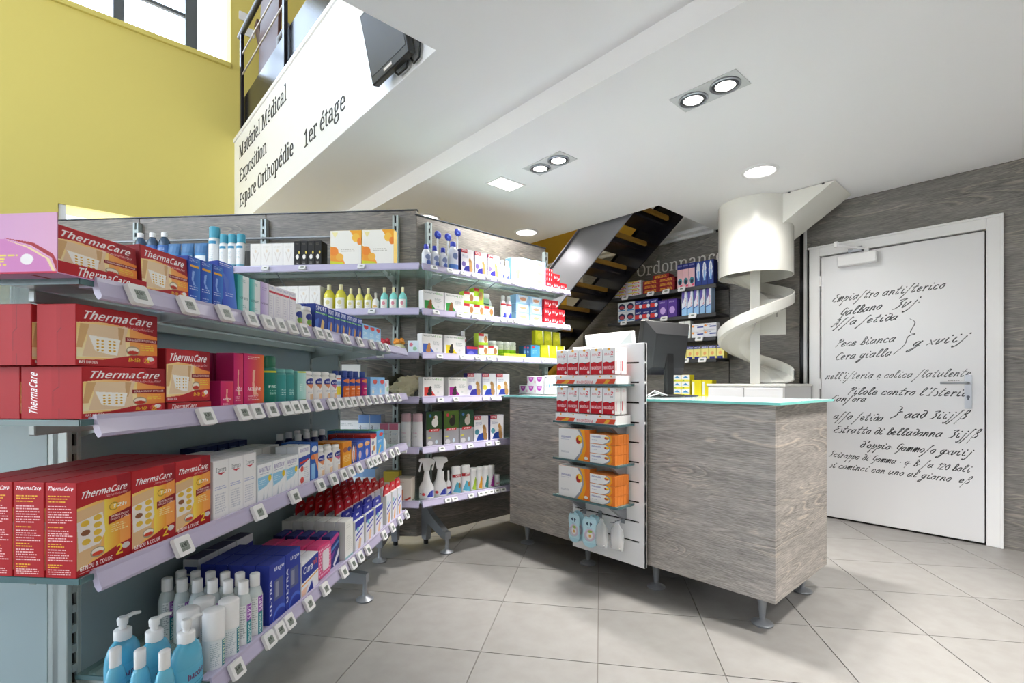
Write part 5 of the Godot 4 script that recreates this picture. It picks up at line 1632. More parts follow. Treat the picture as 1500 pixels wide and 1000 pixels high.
	carton("cura", ph, ph, "deep blue first aid carton", 0.093, 0.183, 0.042, 800, [["gx", 0, 0, 1, 1, "2a3a9c", "3448a8"], ["t", 0.3, 0.08, 0.62, 0.09, "Urgo", "f0f2fa", "bi"], ["r", 0.3, 0.3, 0.55, 0.35, "59618c"], ["r", 0.38, 0.34, 0.2, 0.26, "8f94ac"], ["e", 0.65, 0.95, 0.42, 0.18, "4a6cd0"], ["e", 0.65, 0.97, 0.36, 0.14, "2c3ea0"], ["t", 0.04, 0.25, 0.12, 0.6, "ULTRA", "dfe4f6", "bv"]], "26348c", "3a4494")
	carton("cura_g", ph, ph, "grey and blue first aid carton stacked behind", 0.094, 0.185, 0.05, 700, [["r", 0, 0, 1, 1, "2c3a98"], ["p", [[0.0, 0.0], [1, 0], [1, 0.15], [0, 0.2]], "dfe2ea"], ["t", 0.1, 0.28, 0.5, 0.2, "Cura", "f0f2fa", "bi"], ["t", 0.62, 0.28, 0.25, 0.2, "nit", "d8453c", "bi"]], "b9bcc0", "4a4468", [["r", 0.1, 0.12, 0.8, 0.12, "2c3a80"], ["r", 0.1, 0.28, 0.8, 0.12, "2c3a80"], ["t", 0.12, 0.5, 0.7, 0.12, "Cura", "2c3a80"]])
	carton("cura_w", ph, ph, "white first aid carton with blue script", 0.124, 0.122, 0.045, 800, [["r", 0, 0, 1, 1, "efeef2"], ["p", [[0, 0.12], [1, 0.0], [1, 0.48], [0, 0.6]], "2f3f9c"], ["t", 0.1, 0.18, 0.55, 0.2, "Cura", "f2f2fa", "bi"], ["t", 0.64, 0.12, 0.3, 0.18, "nit", "e05a48", "bi"], ["p", [[0, 0.66], [1, 0.52], [1, 0.56], [0, 0.7]], "e8a040"], ["p", [[0.3, 1], [0.6, 0.7], [0.7, 1]], "2f3f9c"], ["p", [[0, 0.8], [0.4, 0.75], [0.2, 1], [0, 1]], "f0c8b0"]], "e6e4e8", "ecebf0")
	# pink tissue tub: rounded, tilted
	o = goods("tub", "tub", "tub", "pink dotted dispenser tub", 0.118, 0.05)
	begin(Transform3D(Basis(), Vector3(0, 0.064, -0.048)))
	prism(rrect(0.118, 0.128, 0.024), 0.0, 0.044)
	prism(rrect(0.108, 0.118, 0.022), 0.043, 0.048)
	done("shell", pm("d8487e"), o)
	begin()
	var tr := art(0.1, 0.11, 800, [["r", 0, 0, 1, 1, "e0608e"]] + dots())
	qf(Vector3(-0.048, 0.012, 0.0003), Vector3(0.048, 0.012, 0.0003), Vector3(0.048, 0.116, 0.0003), Vector3(-0.048, 0.116, 0.0003), tr)
	done("printed_front", M.print, o)
	begin(Transform3D(Basis(), Vector3(0.004, 0.066, 0.0)))
	prism(rrect(0.05, 0.075, 0.012), 0.0, 0.003)
	done("flap", pm("f0e8ee"), o)
	carton("nite", ph, ph, "dark blue and pink striped pack", 0.085, 0.13, 0.035, 600, [["r", 0, 0, 1, 1, "2b3278"], ["p", [[0, 0.1], [0.8, 0.0], [1, 0.1], [0.1, 0.3]], "c84a90"], ["p", [[0.1, 0.4], [0.9, 0.25], [0.9, 0.33], [0.1, 0.5]], "5a8cc8"], ["p", [[0.3, 0.9], [0.9, 0.5], [0.95, 0.7], [0.4, 1]], "e8e4ec"], ["p", [[0, 0.6], [0.6, 0.45], [0.2, 0.75]], "7a3f98"]], "2a3a70", "3a3f84")
	carton("tallw", ph, ph, "tall plain white carton", 0.08, 0.16, 0.044, 500, [["r", 0, 0, 1, 1, "ecece6"], ["b", 0.15, 0.1, 0.7, 0.12, 2, "c9cac6"], ["b", 0.15, 0.4, 0.7, 0.4, 8, "d2d3d0"], ["r", 0.0, 0.93, 1, 0.07, "9cc8c8"]], "dedfdb", "e8e8e2")
	# packs with a hanging header
	for q in [["hang", "blue hanging brush pack", "2f36a0", 0.105, 0.17], ["redcap", "red topped hanging pack", "c8202a", 0.08, 0.2]]:
		o = goods(q[0], "blister_pack", "blister pack", q[1], q[3], 0.03)
		var bw: float = q[3]
		var bh: float = q[4]
		var blue: bool = q[0] == "hang"
		begin(Transform3D(Basis(), Vector3(0, 0, -0.016)))
		var c := [Vector2(-bw / 2, bh * 0.74), Vector2(bw / 2, bh * 0.74), Vector2(bw / 2, bh * 0.88), Vector2(bw * 0.28, bh), Vector2(-bw * 0.28, bh), Vector2(-bw / 2, bh * 0.88)]
		if blue: c = [Vector2(-bw / 2, bh * 0.78), Vector2(bw / 2, bh * 0.78)] + [Vector2(bw * 0.5, bh * 0.92), Vector2(bw * 0.4, bh), Vector2(-bw * 0.4, bh), Vector2(-bw * 0.5, bh * 0.92)]
		prism(c, -0.004, 0.004)
		done("header", pm(q[2]), o)
		begin(Transform3D(Basis(), Vector3(0, bh * 0.9, -0.016)))
		prism(rrect(bw * 0.3, bh * 0.05, bh * 0.02), -0.0045, 0.0045)
		done("hanger_hole", pm("e8d8dc" if not blue else "dcdcf0"), o)
		begin()
		bar(Vector3(-bw / 2 + 0.001, 0, -0.03), Vector3(bw / 2 - 0.001, bh * 0.77, -0.002), 0.003)
		done("box", pm("dfe0dd"), o)
		begin()
		var fr := art(bw, bh * 0.76, 700, [["r", 0, 0, 1, 1, "e9eaf2"], ["p", [[0, 0], [1, 0], [1, 0.2], [0, 0.3]], "e6e8f0" if not blue else "3a3fa8"], ["p", [[0.1, 0.45], [0.9, 0.3], [0.9, 0.36], [0.1, 0.52]], "4a55b8"], ["p", [[0.1, 0.62], [0.8, 0.5], [0.8, 0.55], [0.1, 0.68]], "6c60c0"], ["p", [[0.3, 1], [0.5, 0.6], [0.7, 0.7], [0.6, 1]], "eac3a0" if blue else "e8a860"], ["e", 0.3, 0.3, 0.12, 0.08, "7ac4cc"]])
		qf(Vector3(-bw / 2 + 0.003, 0.003, -0.0015), Vector3(bw / 2 - 0.003, 0.003, -0.0015), Vector3(bw / 2 - 0.003, bh * 0.76, -0.0015), Vector3(-bw / 2 + 0.003, bh * 0.76, -0.0015), fr)
		done("printed_front", M.print, o)

func dots() -> Array:
	var a := []
	for i in 8:
		for j in 9: a.append(["e", 0.06 + i * 0.125 + (0.06 if j % 2 else 0.0), 0.06 + j * 0.11, 0.04, 0.035, "f6c4d8"])
	return a
func make_kinds_back():
	var ph := "carton"
	# back shelving
	flask("gin", "bottle", "bottle", "blue glass bottle with white cap", 0.078, 0.25, 0.06, pm("34506c", 0.15), pm("f0f0f0"), 500, [["r", 0, 0, 1, 1, "4a74b4"], ["b", 0.2, 0.2, 0.6, 0.5, 4, "c0d2ec"]], 0.03, 0.45, 0.25, 0.35, 0.75)
	o_pouch()
	aerosol("mist_t", "tall white spray can with aqua cap", 0.065, 0.275, pm("eef0f0"), pm("4aa3bc"), 500, [["r", 0, 0, 1, 1, "f0f1f1"], ["r", 0.2, 0.03, 0.6, 0.1, "4c9cc4"], ["b", 0.3, 0.3, 0.4, 0.4, 6, "c4d2d8"], ["r", 0, 0.9, 1, 0.1, "cfe0d8"]], 0.07)
	aerosol("mist", "white spray can with aqua cap", 0.052, 0.225, pm("eef0f0"), pm("4aa3bc"), 500, [["r", 0, 0, 1, 1, "f0f1f1"], ["r", 0.2, 0.05, 0.6, 0.09, "4c9cc4"], ["b", 0.3, 0.3, 0.4, 0.3, 5, "c4d2d8"], ["r", 0, 0.8, 1, 0.2, "7fb4cc"]], 0.055)
	carton("smallblack", ph, ph, "small black ribbed jar box", 0.05, 0.12, 0.05, 300, [["r", 0, 0, 1, 1, "33332f"], ["r", 0.2, 0, 0.06, 1, "44443f"], ["r", 0.6, 0, 0.06, 1, "44443f"]], "2a2a27", "3c3c38")
	var vee := []
	for i in 1:
		vee.append(["p", [[0.5, 0.75], [0.2, 0.35], [0.26, 0.33], [0.5, 0.66], [0.74, 0.33], [0.8, 0.35]], "dcd4cc"])
		vee.append(["e", 0.5, 0.3, 0.1, 0.06, "e6d8c4"])
	carton("soapbox", ph, ph, "cream carton with pale leaf pattern", 0.069, 0.155, 0.09, 400, [["r", 0, 0, 1, 1, "efece6"], ["b", 0.2, 0.12, 0.6, 0.08, 2, "cfc8bc"]] + vee, "e6e2da", "ebe8e0")
	carton("dropper", ph, ph, "black carton with white drop", 0.042, 0.165, 0.08, 500, [["r", 0, 0, 1, 1, "22211f"], ["b", 0.2, 0.08, 0.6, 0.08, 2, "a89c88"], ["e", 0.45, 0.58, 0.24, 0.09, "f0eee8"], ["e", 0.72, 0.42, 0.12, 0.06, "e6cf5c"], ["b", 0.25, 0.75, 0.5, 0.12, 2, "d0ccc4"]], "1e1d1b", "2b2a27")
	carton("citrus", ph, ph, "white carton with orange fruit print", 0.194, 0.222, 0.06, 600, [["r", 0, 0, 1, 1, "f1eee4"], ["p", [[0, 0.42], [0.2, 0.5], [0.45, 0.85], [0.5, 1], [0, 1]], "f0a23c"], ["e", 0.12, 0.56, 0.14, 0.12, "ee8c34"], ["e", 0.3, 0.72, 0.12, 0.1, "f2b44c"], ["p", [[0, 0.82], [0.4, 0.86], [0.52, 1], [0, 1]], "d2d63c"], ["p", [[0.62, 0], [1, 0], [1, 0.4], [0.85, 0.3]], "f2a834"], ["e", 0.82, 0.2, 0.12, 0.12, "f4c04c"], ["e", 0.94, 0.3, 0.08, 0.1, "ee8a3a"], ["p", [[0.05, 0.04], [0.25, 0.05], [0.15, 0.2]], "eee3a4"], ["b", 0.35, 0.5, 0.5, 0.1, 2, "c4beb0"]], "f0c86c", "f0e8d0")
	for q in [["oilb", "large amber bath oil bottle", 0.07, 0.165, "e0d648"], ["oils", "small amber bath oil bottle", 0.05, 0.138, "e4dc68"], ["tonic", "turquoise tonic bottle", 0.05, 0.142, "86d8cc"]]:
		flask(q[0], "bottle", "bottle", q[1], q[2], q[3], q[2] * 0.7, pm(q[4], 0.12), pm("efe6b4"), 500, [["r", 0, 0, 1, 1, "f2f0e6"], ["e", 0.5, 0.4, 0.2, 0.2, "d8cf8c" if q[0] != "tonic" else "d88c94"], ["b", 0.25, 0.68, 0.5, 0.15, 2, "b8b49c"]], 0.032, 0.34, 0.28, 0.1, 0.62, 0.9)
	flask("creamb", "bottle", "bottle", "little cream bottle with pump", 0.04, 0.11, 0.03, pm("f0ece2"), pm("e4dccc"), 400, [["r", 0, 0, 1, 1, "f2efe6"], ["e", 0.5, 0.5, 0.2, 0.2, "d8b06c"]], 0.034, 0.35, 0.25)
	for q in [["bagr", "c83040", "cellophane bag of soap with red petals"], ["bago", "ee9a34", "cellophane bag of soap with orange petals"]]:
		var o := goods(q[0], "gift_bag", "gift bag", q[2], 0.085, 0.05)
		begin()
		lathe([[0.0, 0.0], [0.036, 0.0], [0.042, 0.02], [0.036, 0.05], [0.016, 0.066], [0.0, 0.066]], 10, 1, 0.7, Vector3(0, 0, -0.03))
		done("bag", pm("d8d8a8", 0.2), o)
		begin()
		for k in 6:
			var a := TAU * k / 6.0
			box(Vector3(sin(a) * 0.022, 0.076 + 0.008 * sin(k * 2.0), -0.03 + cos(a) * 0.016), Vector3(0.028, 0.026, 0.022), 0.008)
		done("petals", pm(q[1]), o)
		begin()
		lathe([[0.0, 0.03], [0.014, 0.03], [0.012, 0.048], [0.0, 0.05]], 8, 1, 0.6, Vector3(0.006, 0, -0.003))
		done("flower", pm("ece6d6"), o)
	# crumpled straw coloured bag
	var b := goods("straw", "paper_bag", "paper bag", "crumpled straw coloured gift bag", 0.2, 0.1)
	begin()
	var ringp := []
	var fn := FastNoiseLite.new()
	fn.seed = 4
	fn.frequency = 1.0
	for j in 13:
		var ring := []
		for k in 32:
			var a := TAU * k / 32.0
			var t := j / 12.0
			var q := fn.get_noise_3d(sin(a) * 1.4, t * 2.6, cos(a) * 1.4)
			var r := (0.055 + 0.055 * t) * (1.0 + 0.55 * q)
			ring.append(Vector3(sin(a) * r, 0.105 * t + 0.03 * q * t + 0.035 * t * t * sin(a * 2.0 + 0.6), -0.062 + cos(a) * r * 0.5))
		ringp.append(ring)
	for j in 12:
		for k in 32:
			quad(ringp[j][k], ringp[j][(k + 1) % 32], ringp[j + 1][(k + 1) % 32], ringp[j + 1][k])
	for k in 32: tri(Vector3(0, 0.06, -0.06), ringp[12][(k + 1) % 32], ringp[12][k], Vector3.UP, Vector3.UP, Vector3.UP)
	done("crumpled_paper", pm("ddd3ae", 0.7), b)
	carton("whitebig", ph, ph, "plain white square carton", 0.12, 0.2, 0.1, 200, [["r", 0, 0, 1, 1, "e6e5e0"], ["b", 0.2, 0.5, 0.5, 0.1, 2, "c8c8c4"]], "cfcec8", "dedcd6")
	carton("skinw", ph, ph, "low white skin care carton", 0.13, 0.155, 0.07, 300, [["r", 0, 0, 1, 1, "e2e1dc"], ["b", 0.1, 0.12, 0.7, 0.1, 2, "a8aaa4"], ["b", 0.1, 0.5, 0.2, 0.06, 1, "55564f"]], "d4d2cc", "dddbd5")
	for q in [["skinb", "skin care carton with blue lid", "6a8cc0", 0.07, 0.19], ["skinp", "skin care carton with pink lid", "c9748e", 0.056, 0.143], ["skinc", "pale blue skin care carton", "8fb4dc", 0.08, 0.18]]:
		carton(q[0], ph, ph, q[1], q[3], q[4], 0.07, 400, [["r", 0, 0, 1, 1, "e2e6e8"], ["r", 0, 0, 1, 0.26, q[2]], ["t", 0.1, 0.32, 0.14, 0.5, "RILAS", "55585c", "v"], ["b", 0.4, 0.4, 0.45, 0.1, 2, "9cb4d0"], ["b", 0.4, 0.6, 0.4, 0.2, 3, "bcc4cc"]], "d4dade", q[2])
	flask("skinbot", "bottle", "bottle", "white bottle with pale pink cap", 0.062, 0.2, 0.045, pm("efefee"), pm("d8b4bc"), 400, [["r", 0, 0, 1, 1, "f0f0ef"], ["b", 0.2, 0.4, 0.5, 0.05, 1, "d87aa0"], ["b", 0.2, 0.55, 0.4, 0.1, 2, "b4b4b4"]], 0.048, 0.95, 0.05, 0.05, 0.9)
	carton("choco", ph, ph, "purple carton with yellow script", 0.075, 0.052, 0.06, 500, [["r", 0, 0, 1, 1, "4c2c78"], ["t", 0.1, 0.2, 0.8, 0.55, "duo", "f0d23c", "bi"]], "d8c48c", "5a3a84")
	carton("yellb", ph, ph, "yellow and cream carton", 0.095, 0.16, 0.06, 300, [["r", 0, 0, 1, 1, "d8c04c"], ["r", 0, 0.4, 0.6, 0.6, "e4d8c4"], ["r", 0.1, 0.5, 0.1, 0.4, "c8603c"]], "cdb444", "d8c458")
	carton("beigb", ph, ph, "beige carton with orange foot", 0.1, 0.132, 0.09, 400, [["r", 0, 0, 1, 1, "e8ddd0"], ["b", 0.2, 0.15, 0.4, 0.06, 1, "d8705c"], ["p", [[0, 0.62], [0.5, 0.5], [0.5, 1], [0, 1]], "e0804c"], ["p", [[0.6, 0.95], [1, 0.8], [1, 0.88], [0.7, 1]], "c8402c"]], "ddd2c4", "e6dccf")
	# right hand run: animal care and others
	flask("vetb", "bottle", "bottle", "white bottle with dark blue cap", 0.055, 0.138, 0.05, pm("eef0f2"), pm("2c3cae"), 400, [["r", 0, 0, 1, 1, "e6e9f0"], ["e", 0.5, 0.35, 0.25, 0.2, "8490b4"], ["e", 0.6, 0.75, 0.25, 0.2, "5a70b8"]], 0.03, 0.5, 0.25, 0.05, 0.8)
	flask("vetbb", "bottle", "bottle", "larger white bottle with dark blue cap", 0.07, 0.19, 0.06, pm("eef0f2"), pm("3a4cc0"), 400, [["r", 0, 0, 1, 1, "e6e9f4"], ["r", 0, 0.7, 1, 0.3, "5a84c8"], ["e", 0.5, 0.3, 0.2, 0.15, "7080a8"]], 0.03, 0.5, 0.35, 0.03, 0.85)
	var o: Node3D
	for q in [["disc", 0.25], ["disc_t", 0.296]]:
		o = goods(q[0], "disc_stick", "disc stick", "round blue disc on a white stick", 0.04, 0.03)
		begin()
		tube([Vector3(0, 0.0, -0.015), Vector3(0, q[1] - 0.015, -0.015)], 0.005, 6)
		done("stick", pm("f0f0f0"), o)
		begin(Transform3D(Basis(Vector3.RIGHT, PI / 2), Vector3(0, q[1], -0.012)))
		lathe([[0.0, -0.004], [0.024, -0.004], [0.026, 0.0], [0.022, 0.004], [0.0, 0.002]], 20)
		done("disc", pm("2436a8"), o)
		begin(Transform3D(Basis(Vector3.RIGHT, PI / 2), Vector3(0, q[1], -0.012)))
		lathe([[0.0, 0.0035], [0.01, 0.0055], [0.011, 0.003]], 16)
		done("hub", pm("4a68d8"), o)
	carton("vetd", ph, ph, "white pack with red heading and dog", 0.1, 0.155, 0.04, 500, vet_ops("2f2f8c", "7c6cb4", "b43038", "f0eef0"), "2b2a5c", "e8e6ea")
	flask("vets", "bottle", "bottle", "small white bottle with blue print", 0.042, 0.14, 0.03, pm("eef0f2"), pm("e8ecf4"), 400, [["r", 0, 0, 1, 1, "eceef4"], ["p", [[0.2, 1], [0.5, 0.4], [0.9, 1]], "3c48b8"], ["r", 0.2, 0.05, 0.6, 0.12, "7c6cb4"]], 0.03, 0.5, 0.2)
	carton("milk", ph, ph, "light blue infant milk carton", 0.128, 0.062, 0.07, 500, [["r", 0, 0, 1, 1, "a8d0ee"], ["p", [[0.15, 0.1], [0.9, 0.1], [0.75, 0.8], [0.3, 0.8]], "eef4f8"], ["e", 0.52, 0.45, 0.24, 0.16, "e0a080"], ["b", 0.3, 0.25, 0.45, 0.1, 1, "9c6c9c"]], "9cc6e8", "b4d6f0")
	carton("milk_t", ph, ph, "tall pale blue carton with child print", 0.085, 0.17, 0.06, 400, [["g", 0, 0, 1, 1, "a4d4ee", "cfe8f6"], ["e", 0.7, 0.3, 0.25, 0.12, "e8c8b0"], ["p", [[0.5, 0.5], [0.95, 0.4], [0.9, 0.8], [0.55, 0.9]], "d8cf6c"], ["e", 0.7, 0.9, 0.25, 0.07, "eef4f8"]], "9ccbe8", "b8dcf0")
	carton("redsm", ph, ph, "small red carton with white print", 0.075, 0.06, 0.05, 500, [["r", 0, 0, 1, 1, "c4222e"], ["t", 0.12, 0.25, 0.5, 0.35, "doli", "f8f0f0", "b"], ["p", [[0.6, 0.8], [0.9, 0.4], [0.95, 0.6], [0.7, 0.9]], "f2e4e4"]], "a81c26", "d0606a")
	carton("redstr", ph, ph, "red and white striped carton", 0.02, 0.085, 0.07, 400, [["r", 0, 0, 1, 1, "cc2a34"], ["r", 0.3, 0.0, 0.4, 1, "f4dede"], ["p", [[0.3, 0.2], [0.7, 0.1], [0.7, 0.3], [0.3, 0.4]], "cc2a34"], ["p", [[0.3, 0.6], [0.7, 0.5], [0.7, 0.7], [0.3, 0.8]], "cc2a34"]], "b8222c", "d88a90")
	for q in [["pg", "3f9a4c", "8a5a30", "white animal pack with green corner"], ["pbl", "4a68b8", "c08a50", "white animal pack with blue corner"], ["pye", "e6cf34", "33302c", "white animal pack with yellow corner"], ["pre", "d8443c", "2c2a2a", "white animal pack with red corner"], ["ppu", "a82c8c", "3a3434", "white animal pack with purple corner"]]:
		carton(q[0], ph, ph, q[3], 0.147 if q[0] != "pye" else 0.158, 0.122, 0.05, 600, pet_ops(q[1], q[2]), "e6e4e2", "efeeec")
	carton("vetg", ph, ph, "small white pack with green band", 0.082, 0.075, 0.05, 500, [["r", 0, 0, 1, 1, "f0efe8"], ["r", 0, 0.0, 0.55, 0.24, "b43038"], ["e", 0.75, 0.5, 0.18, 0.3, "a87848"], ["r", 0, 0.78, 1, 0.22, "a8cc34"]], "b4d048", "9cc832")
	carton("vetg_t", ph, ph, "bright green pack with red heading", 0.08, 0.105, 0.05, 500, [["r", 0, 0, 1, 1, "a6cc30"], ["r", 0.0, 0.0, 0.5, 0.2, "b43038"], ["e", 0.7, 0.45, 0.2, 0.28, "b08858"], ["r", 0, 0.5, 0.5, 0.3, "f0efe4"]], "9cc02c", "a8cc40")
	carton("minty", ph, ph, "pale mint flat carton", 0.085, 0.045, 0.06, 400, [["r", 0, 0, 1, 1, "b8e4cc"], ["r", 0, 0.75, 1, 0.1, "33403c"], ["b", 0.2, 0.2, 0.6, 0.3, 2, "eef8f2"]], "a8d8bc", "c4ead4")
	flask("shamp", "bottle", "bottle", "white bottle with red heading and blue foot", 0.046, 0.165, 0.035, pm("f0f0f2"), pm("f6f6f6"), 500, [["r", 0, 0, 1, 1, "eeeef2"], ["r", 0, 0.05, 1, 0.12, "b43038"], ["p", [[0.2, 1], [0.5, 0.6], [0.9, 0.7], [0.9, 1]], "2f3cb0"], ["b", 0.2, 0.3, 0.6, 0.12, 2, "a0a4bc"]], 0.03, 0.6, 0.25, 0.04, 0.85)
	flask("bulb", "bottle", "bottle", "big round white bottle", 0.11, 0.185, 0.05, pm("f1f1f0"), pm("f4f4f4"), 400, [["r", 0, 0, 1, 1, "f0f0ee"], ["e", 0.35, 0.55, 0.2, 0.12, "e08a50"], ["b", 0.4, 0.7, 0.4, 0.12, 2, "b0b4b8"]], 0.025, 0.6, 0.4)
	carton("bluered", ph, ph, "small blue pack with red heading", 0.09, 0.062, 0.05, 500, [["r", 0, 0, 1, 1, "3a3fa0"], ["r", 0, 0, 1, 0.28, "b43038"], ["e", 0.4, 0.7, 0.25, 0.22, "6c70c4"]], "2c2f80", "c8c0d0")
	flask("jarg", "jar", "jar", "clear jar with bright green band", 0.058, 0.115, 0.055, pm("dfe2dd", 0.15), pm("eef0ec"), 400, [["r", 0, 0, 1, 1, "e8ebe4"], ["r", 0, 0.38, 1, 0.62, "9cd02c"], ["b", 0.3, 0.1, 0.4, 0.15, 2, "8c9088"]], 0.02, 0.95, 0.06, 0.03, 0.95)
	carton("traylime", "display_tray", "display tray", "lime green cardboard tray", 0.2, 0.028, 0.12, 300, [["r", 0, 0, 1, 1, "c6e03c"], ["b", 0.1, 0.4, 0.8, 0.2, 1, "e4f088"]], "b4d030", "c2dc48")
	carton("bluepk", ph, ph, "teal blue stacked pack", 0.09, 0.1, 0.05, 400, [["r", 0, 0, 1, 1, "4a9cc4"], ["r", 0.1, 0.1, 0.3, 0.12, "d8404c"], ["b", 0.2, 0.4, 0.6, 0.3, 4, "d4ecf6"]], "3a8ab4", "7cb8d4")
	carton("bluepk_d", ph, ph, "dark blue narrow pack", 0.03, 0.09, 0.05, 400, [["r", 0, 0, 1, 1, "2c5c8c"], ["r", 0.1, 0.05, 0.6, 0.14, "d8404c"], ["b", 0.2, 0.4, 0.6, 0.3, 3, "b4d4e8"]], "264f7c", "4a7cac")
	carton("lemon", "pouch", "pouch", "bright yellow refill pouch", 0.085, 0.105, 0.04, 400, [["r", 0, 0, 1, 1, "d4d424"], ["e", 0.5, 0.4, 0.28, 0.22, "e8e040"], ["p", [[0.8, 0], [1, 0], [1, 1], [0.9, 0.6]], "f4f4e4"], ["b", 0.2, 0.7, 0.5, 0.12, 2, "8ca024"]], "c0c220", "d8da58")
	carton("dogpk", ph, ph, "white dog care pack with red heading", 0.117, 0.15, 0.04, 600, vet_ops("3c3c9c", "8078c0", "b8303a"), "34306c", "e6e4ea")
	carton("dogyl", ph, ph, "dog care pack with yellow dot", 0.117, 0.15, 0.04, 600, vet_ops("2f48b0", "e6dc54", "b8303a"), "34306c", "e6e4ea")
	carton("dogor", ph, ph, "dog care pack with orange dot", 0.117, 0.15, 0.04, 600, vet_ops("3a4ab0", "f0a44c", "b8303a"), "34306c", "e6e4ea")
	for q in [["gd1", "pack with white dog on dark green", "2f4a2c", "efece6", "4a74a8"], ["gd2", "pack with black and tan dog on green", "55702c", "33302a", "c8404c"], ["gd3", "pack with grey dog on deep green", "2c4a38", "c8c0b4", "4a74a8"]]:
		carton(q[0], ph, ph, q[1], 0.113, 0.21, 0.05, 600, [["g", 0, 0, 1, 1, q[2], "3c5c34"], ["e", 0.25, 0.12, 0.08, 0.05, q[4]], ["e", 0.6, 0.2, 0.13, 0.09, q[3]], ["e", 0.55, 0.32, 0.2, 0.13, q[3]], ["e", 0.5, 0.17, 0.05, 0.04, "8a6a4c"], ["r", 0, 0.52, 1, 0.48, "9a9a9c"], ["p", [[0.2, 0.5], [0.85, 0.5], [0.8, 0.58], [0.15, 0.58]], "c83c40"], ["t", 0.28, 0.515, 0.45, 0.045, "VETO", "ffffff", "bi"], ["e", 0.2, 0.75, 0.12, 0.02, "d8d04c"], ["e", 0.25, 0.9, 0.16, 0.07, "d4d4d4"], ["e", 0.65, 0.88, 0.08, 0.06, "c8d8e0"]], "4a4a4c", "3a4a38")
	carton("dogw", ph, ph, "white and blue pack with brown dog", 0.118, 0.168, 0.04, 600, vet_ops("2c4aa0", "5a9cac", "b8303a"), "2b3a80", "e6e4ea")
	# trigger sprays
	o = goods("trig", "spray_bottle", "spray bottle", "white trigger spray bottle", 0.09, 0.06)
	begin()
	lathe([[0.0, 0.0], [0.042, 0.0], [0.045, 0.006], [0.045, 0.065], [0.036, 0.085], [0.022, 0.11], [0.014, 0.16], [0.013, 0.175], [0.0, 0.175]], 20, 1, 0.8, Vector3(0, 0, -0.036))
	done("body", pm("eeefee"), o)
	begin()
	curved(art(0.09, 0.055, 500, [["r", 0, 0, 1, 1, "eeefee"], ["p", [[0.5, 0.9], [0.7, 0.3], [0.95, 0.2], [0.95, 0.9]], "3a48a8"], ["e", 0.35, 0.6, 0.1, 0.14, "c83c40"], ["b", 0.1, 0.5, 0.2, 0.14, 1, "33343c"]]), 0.0453, 0.0453 * 0.8, 0.008, 0.063, 1.3, -0.036)
	done("label", M.print, o)
	begin(Transform3D(Basis(), Vector3(0, 0, -0.036)))
	prism([Vector2(-0.018, 0.17), Vector2(0.02, 0.17), Vector2(0.026, 0.2), Vector2(0.05, 0.215), Vector2(0.044, 0.235), Vector2(0.02, 0.243), Vector2(-0.03, 0.243), Vector2(-0.046, 0.236), Vector2(-0.046, 0.222), Vector2(-0.025, 0.218)], -0.012, 0.012)
	done("trigger_head", pm("f2f2f1"), o)
	begin(Transform3D(Basis(), Vector3(0, 0, -0.036)))
	prism([Vector2(-0.026, 0.218), Vector2(-0.036, 0.218), Vector2(-0.05, 0.165), Vector2(-0.04, 0.16), Vector2(-0.034, 0.19)], -0.007, 0.007)
	done("trigger", pm("f6f6f5"), o)
	flask("drop", "bottle", "bottle", "small white dropper bottle", 0.036, 0.15, 0.03, pm("eeefee"), pm("f4f4f3"), 400, [["r", 0, 0, 1, 1, "eeeeef"], ["r", 0, 0.1, 1, 0.25, "a83440"], ["p", [[0.2, 1], [0.8, 0.5], [0.9, 1]], "3a48a8"]], 0.06, 0.36, 0.3)
	flask("dome", "bottle", "bottle", "white round topped shampoo bottle", 0.068, 0.172, 0.045, pm("eff0f0"), pm("f6f6f6"), 500, [["r", 0, 0, 1, 1, "eef0f0"], ["r", 0, 0.02, 1, 0.16, "b43038"], ["t", 0.3, 0.04, 0.4, 0.11, "VETO", "ffffff", "b"], ["p", [[0.1, 0.9], [0.4, 0.4], [0.9, 0.6], [0.8, 1]], "5ab0c8"], ["e", 0.66, 0.6, 0.12, 0.14, "a87848"]], 0.045, 0.92, 0.04, 0.04, 0.98)
	for q in [["tg", "a4c83c", "lime"], ["ty", "ecaa34", "amber"], ["tt", "3a8c84", "teal"], ["tm", "b83ca0", "magenta"]]:
		flask(q[0], "tube", "tube", "white tube with %s print" % q[2], 0.048, 0.147, 0.03, pm("eff0ef"), pm("f4f5f3"), 400, [["r", 0, 0, 1, 1, "eff0ef"], ["p", [[0.25, 0.9], [0.6, 0.25], [0.8, 0.4], [0.7, 1]], q[1]]], 0.02, 1.0, 0.02, 0.03, 0.9)
	flask("potw", "jar", "jar", "small white pill jar with red print", 0.05, 0.078, 0.05, pm("eff0ef"), pm("f4f4f3"), 400, [["r", 0, 0, 1, 1, "eef0ee"], ["b", 0.25, 0.3, 0.5, 0.25, 2, "c8505c"]], 0.022, 0.95, 0.06)
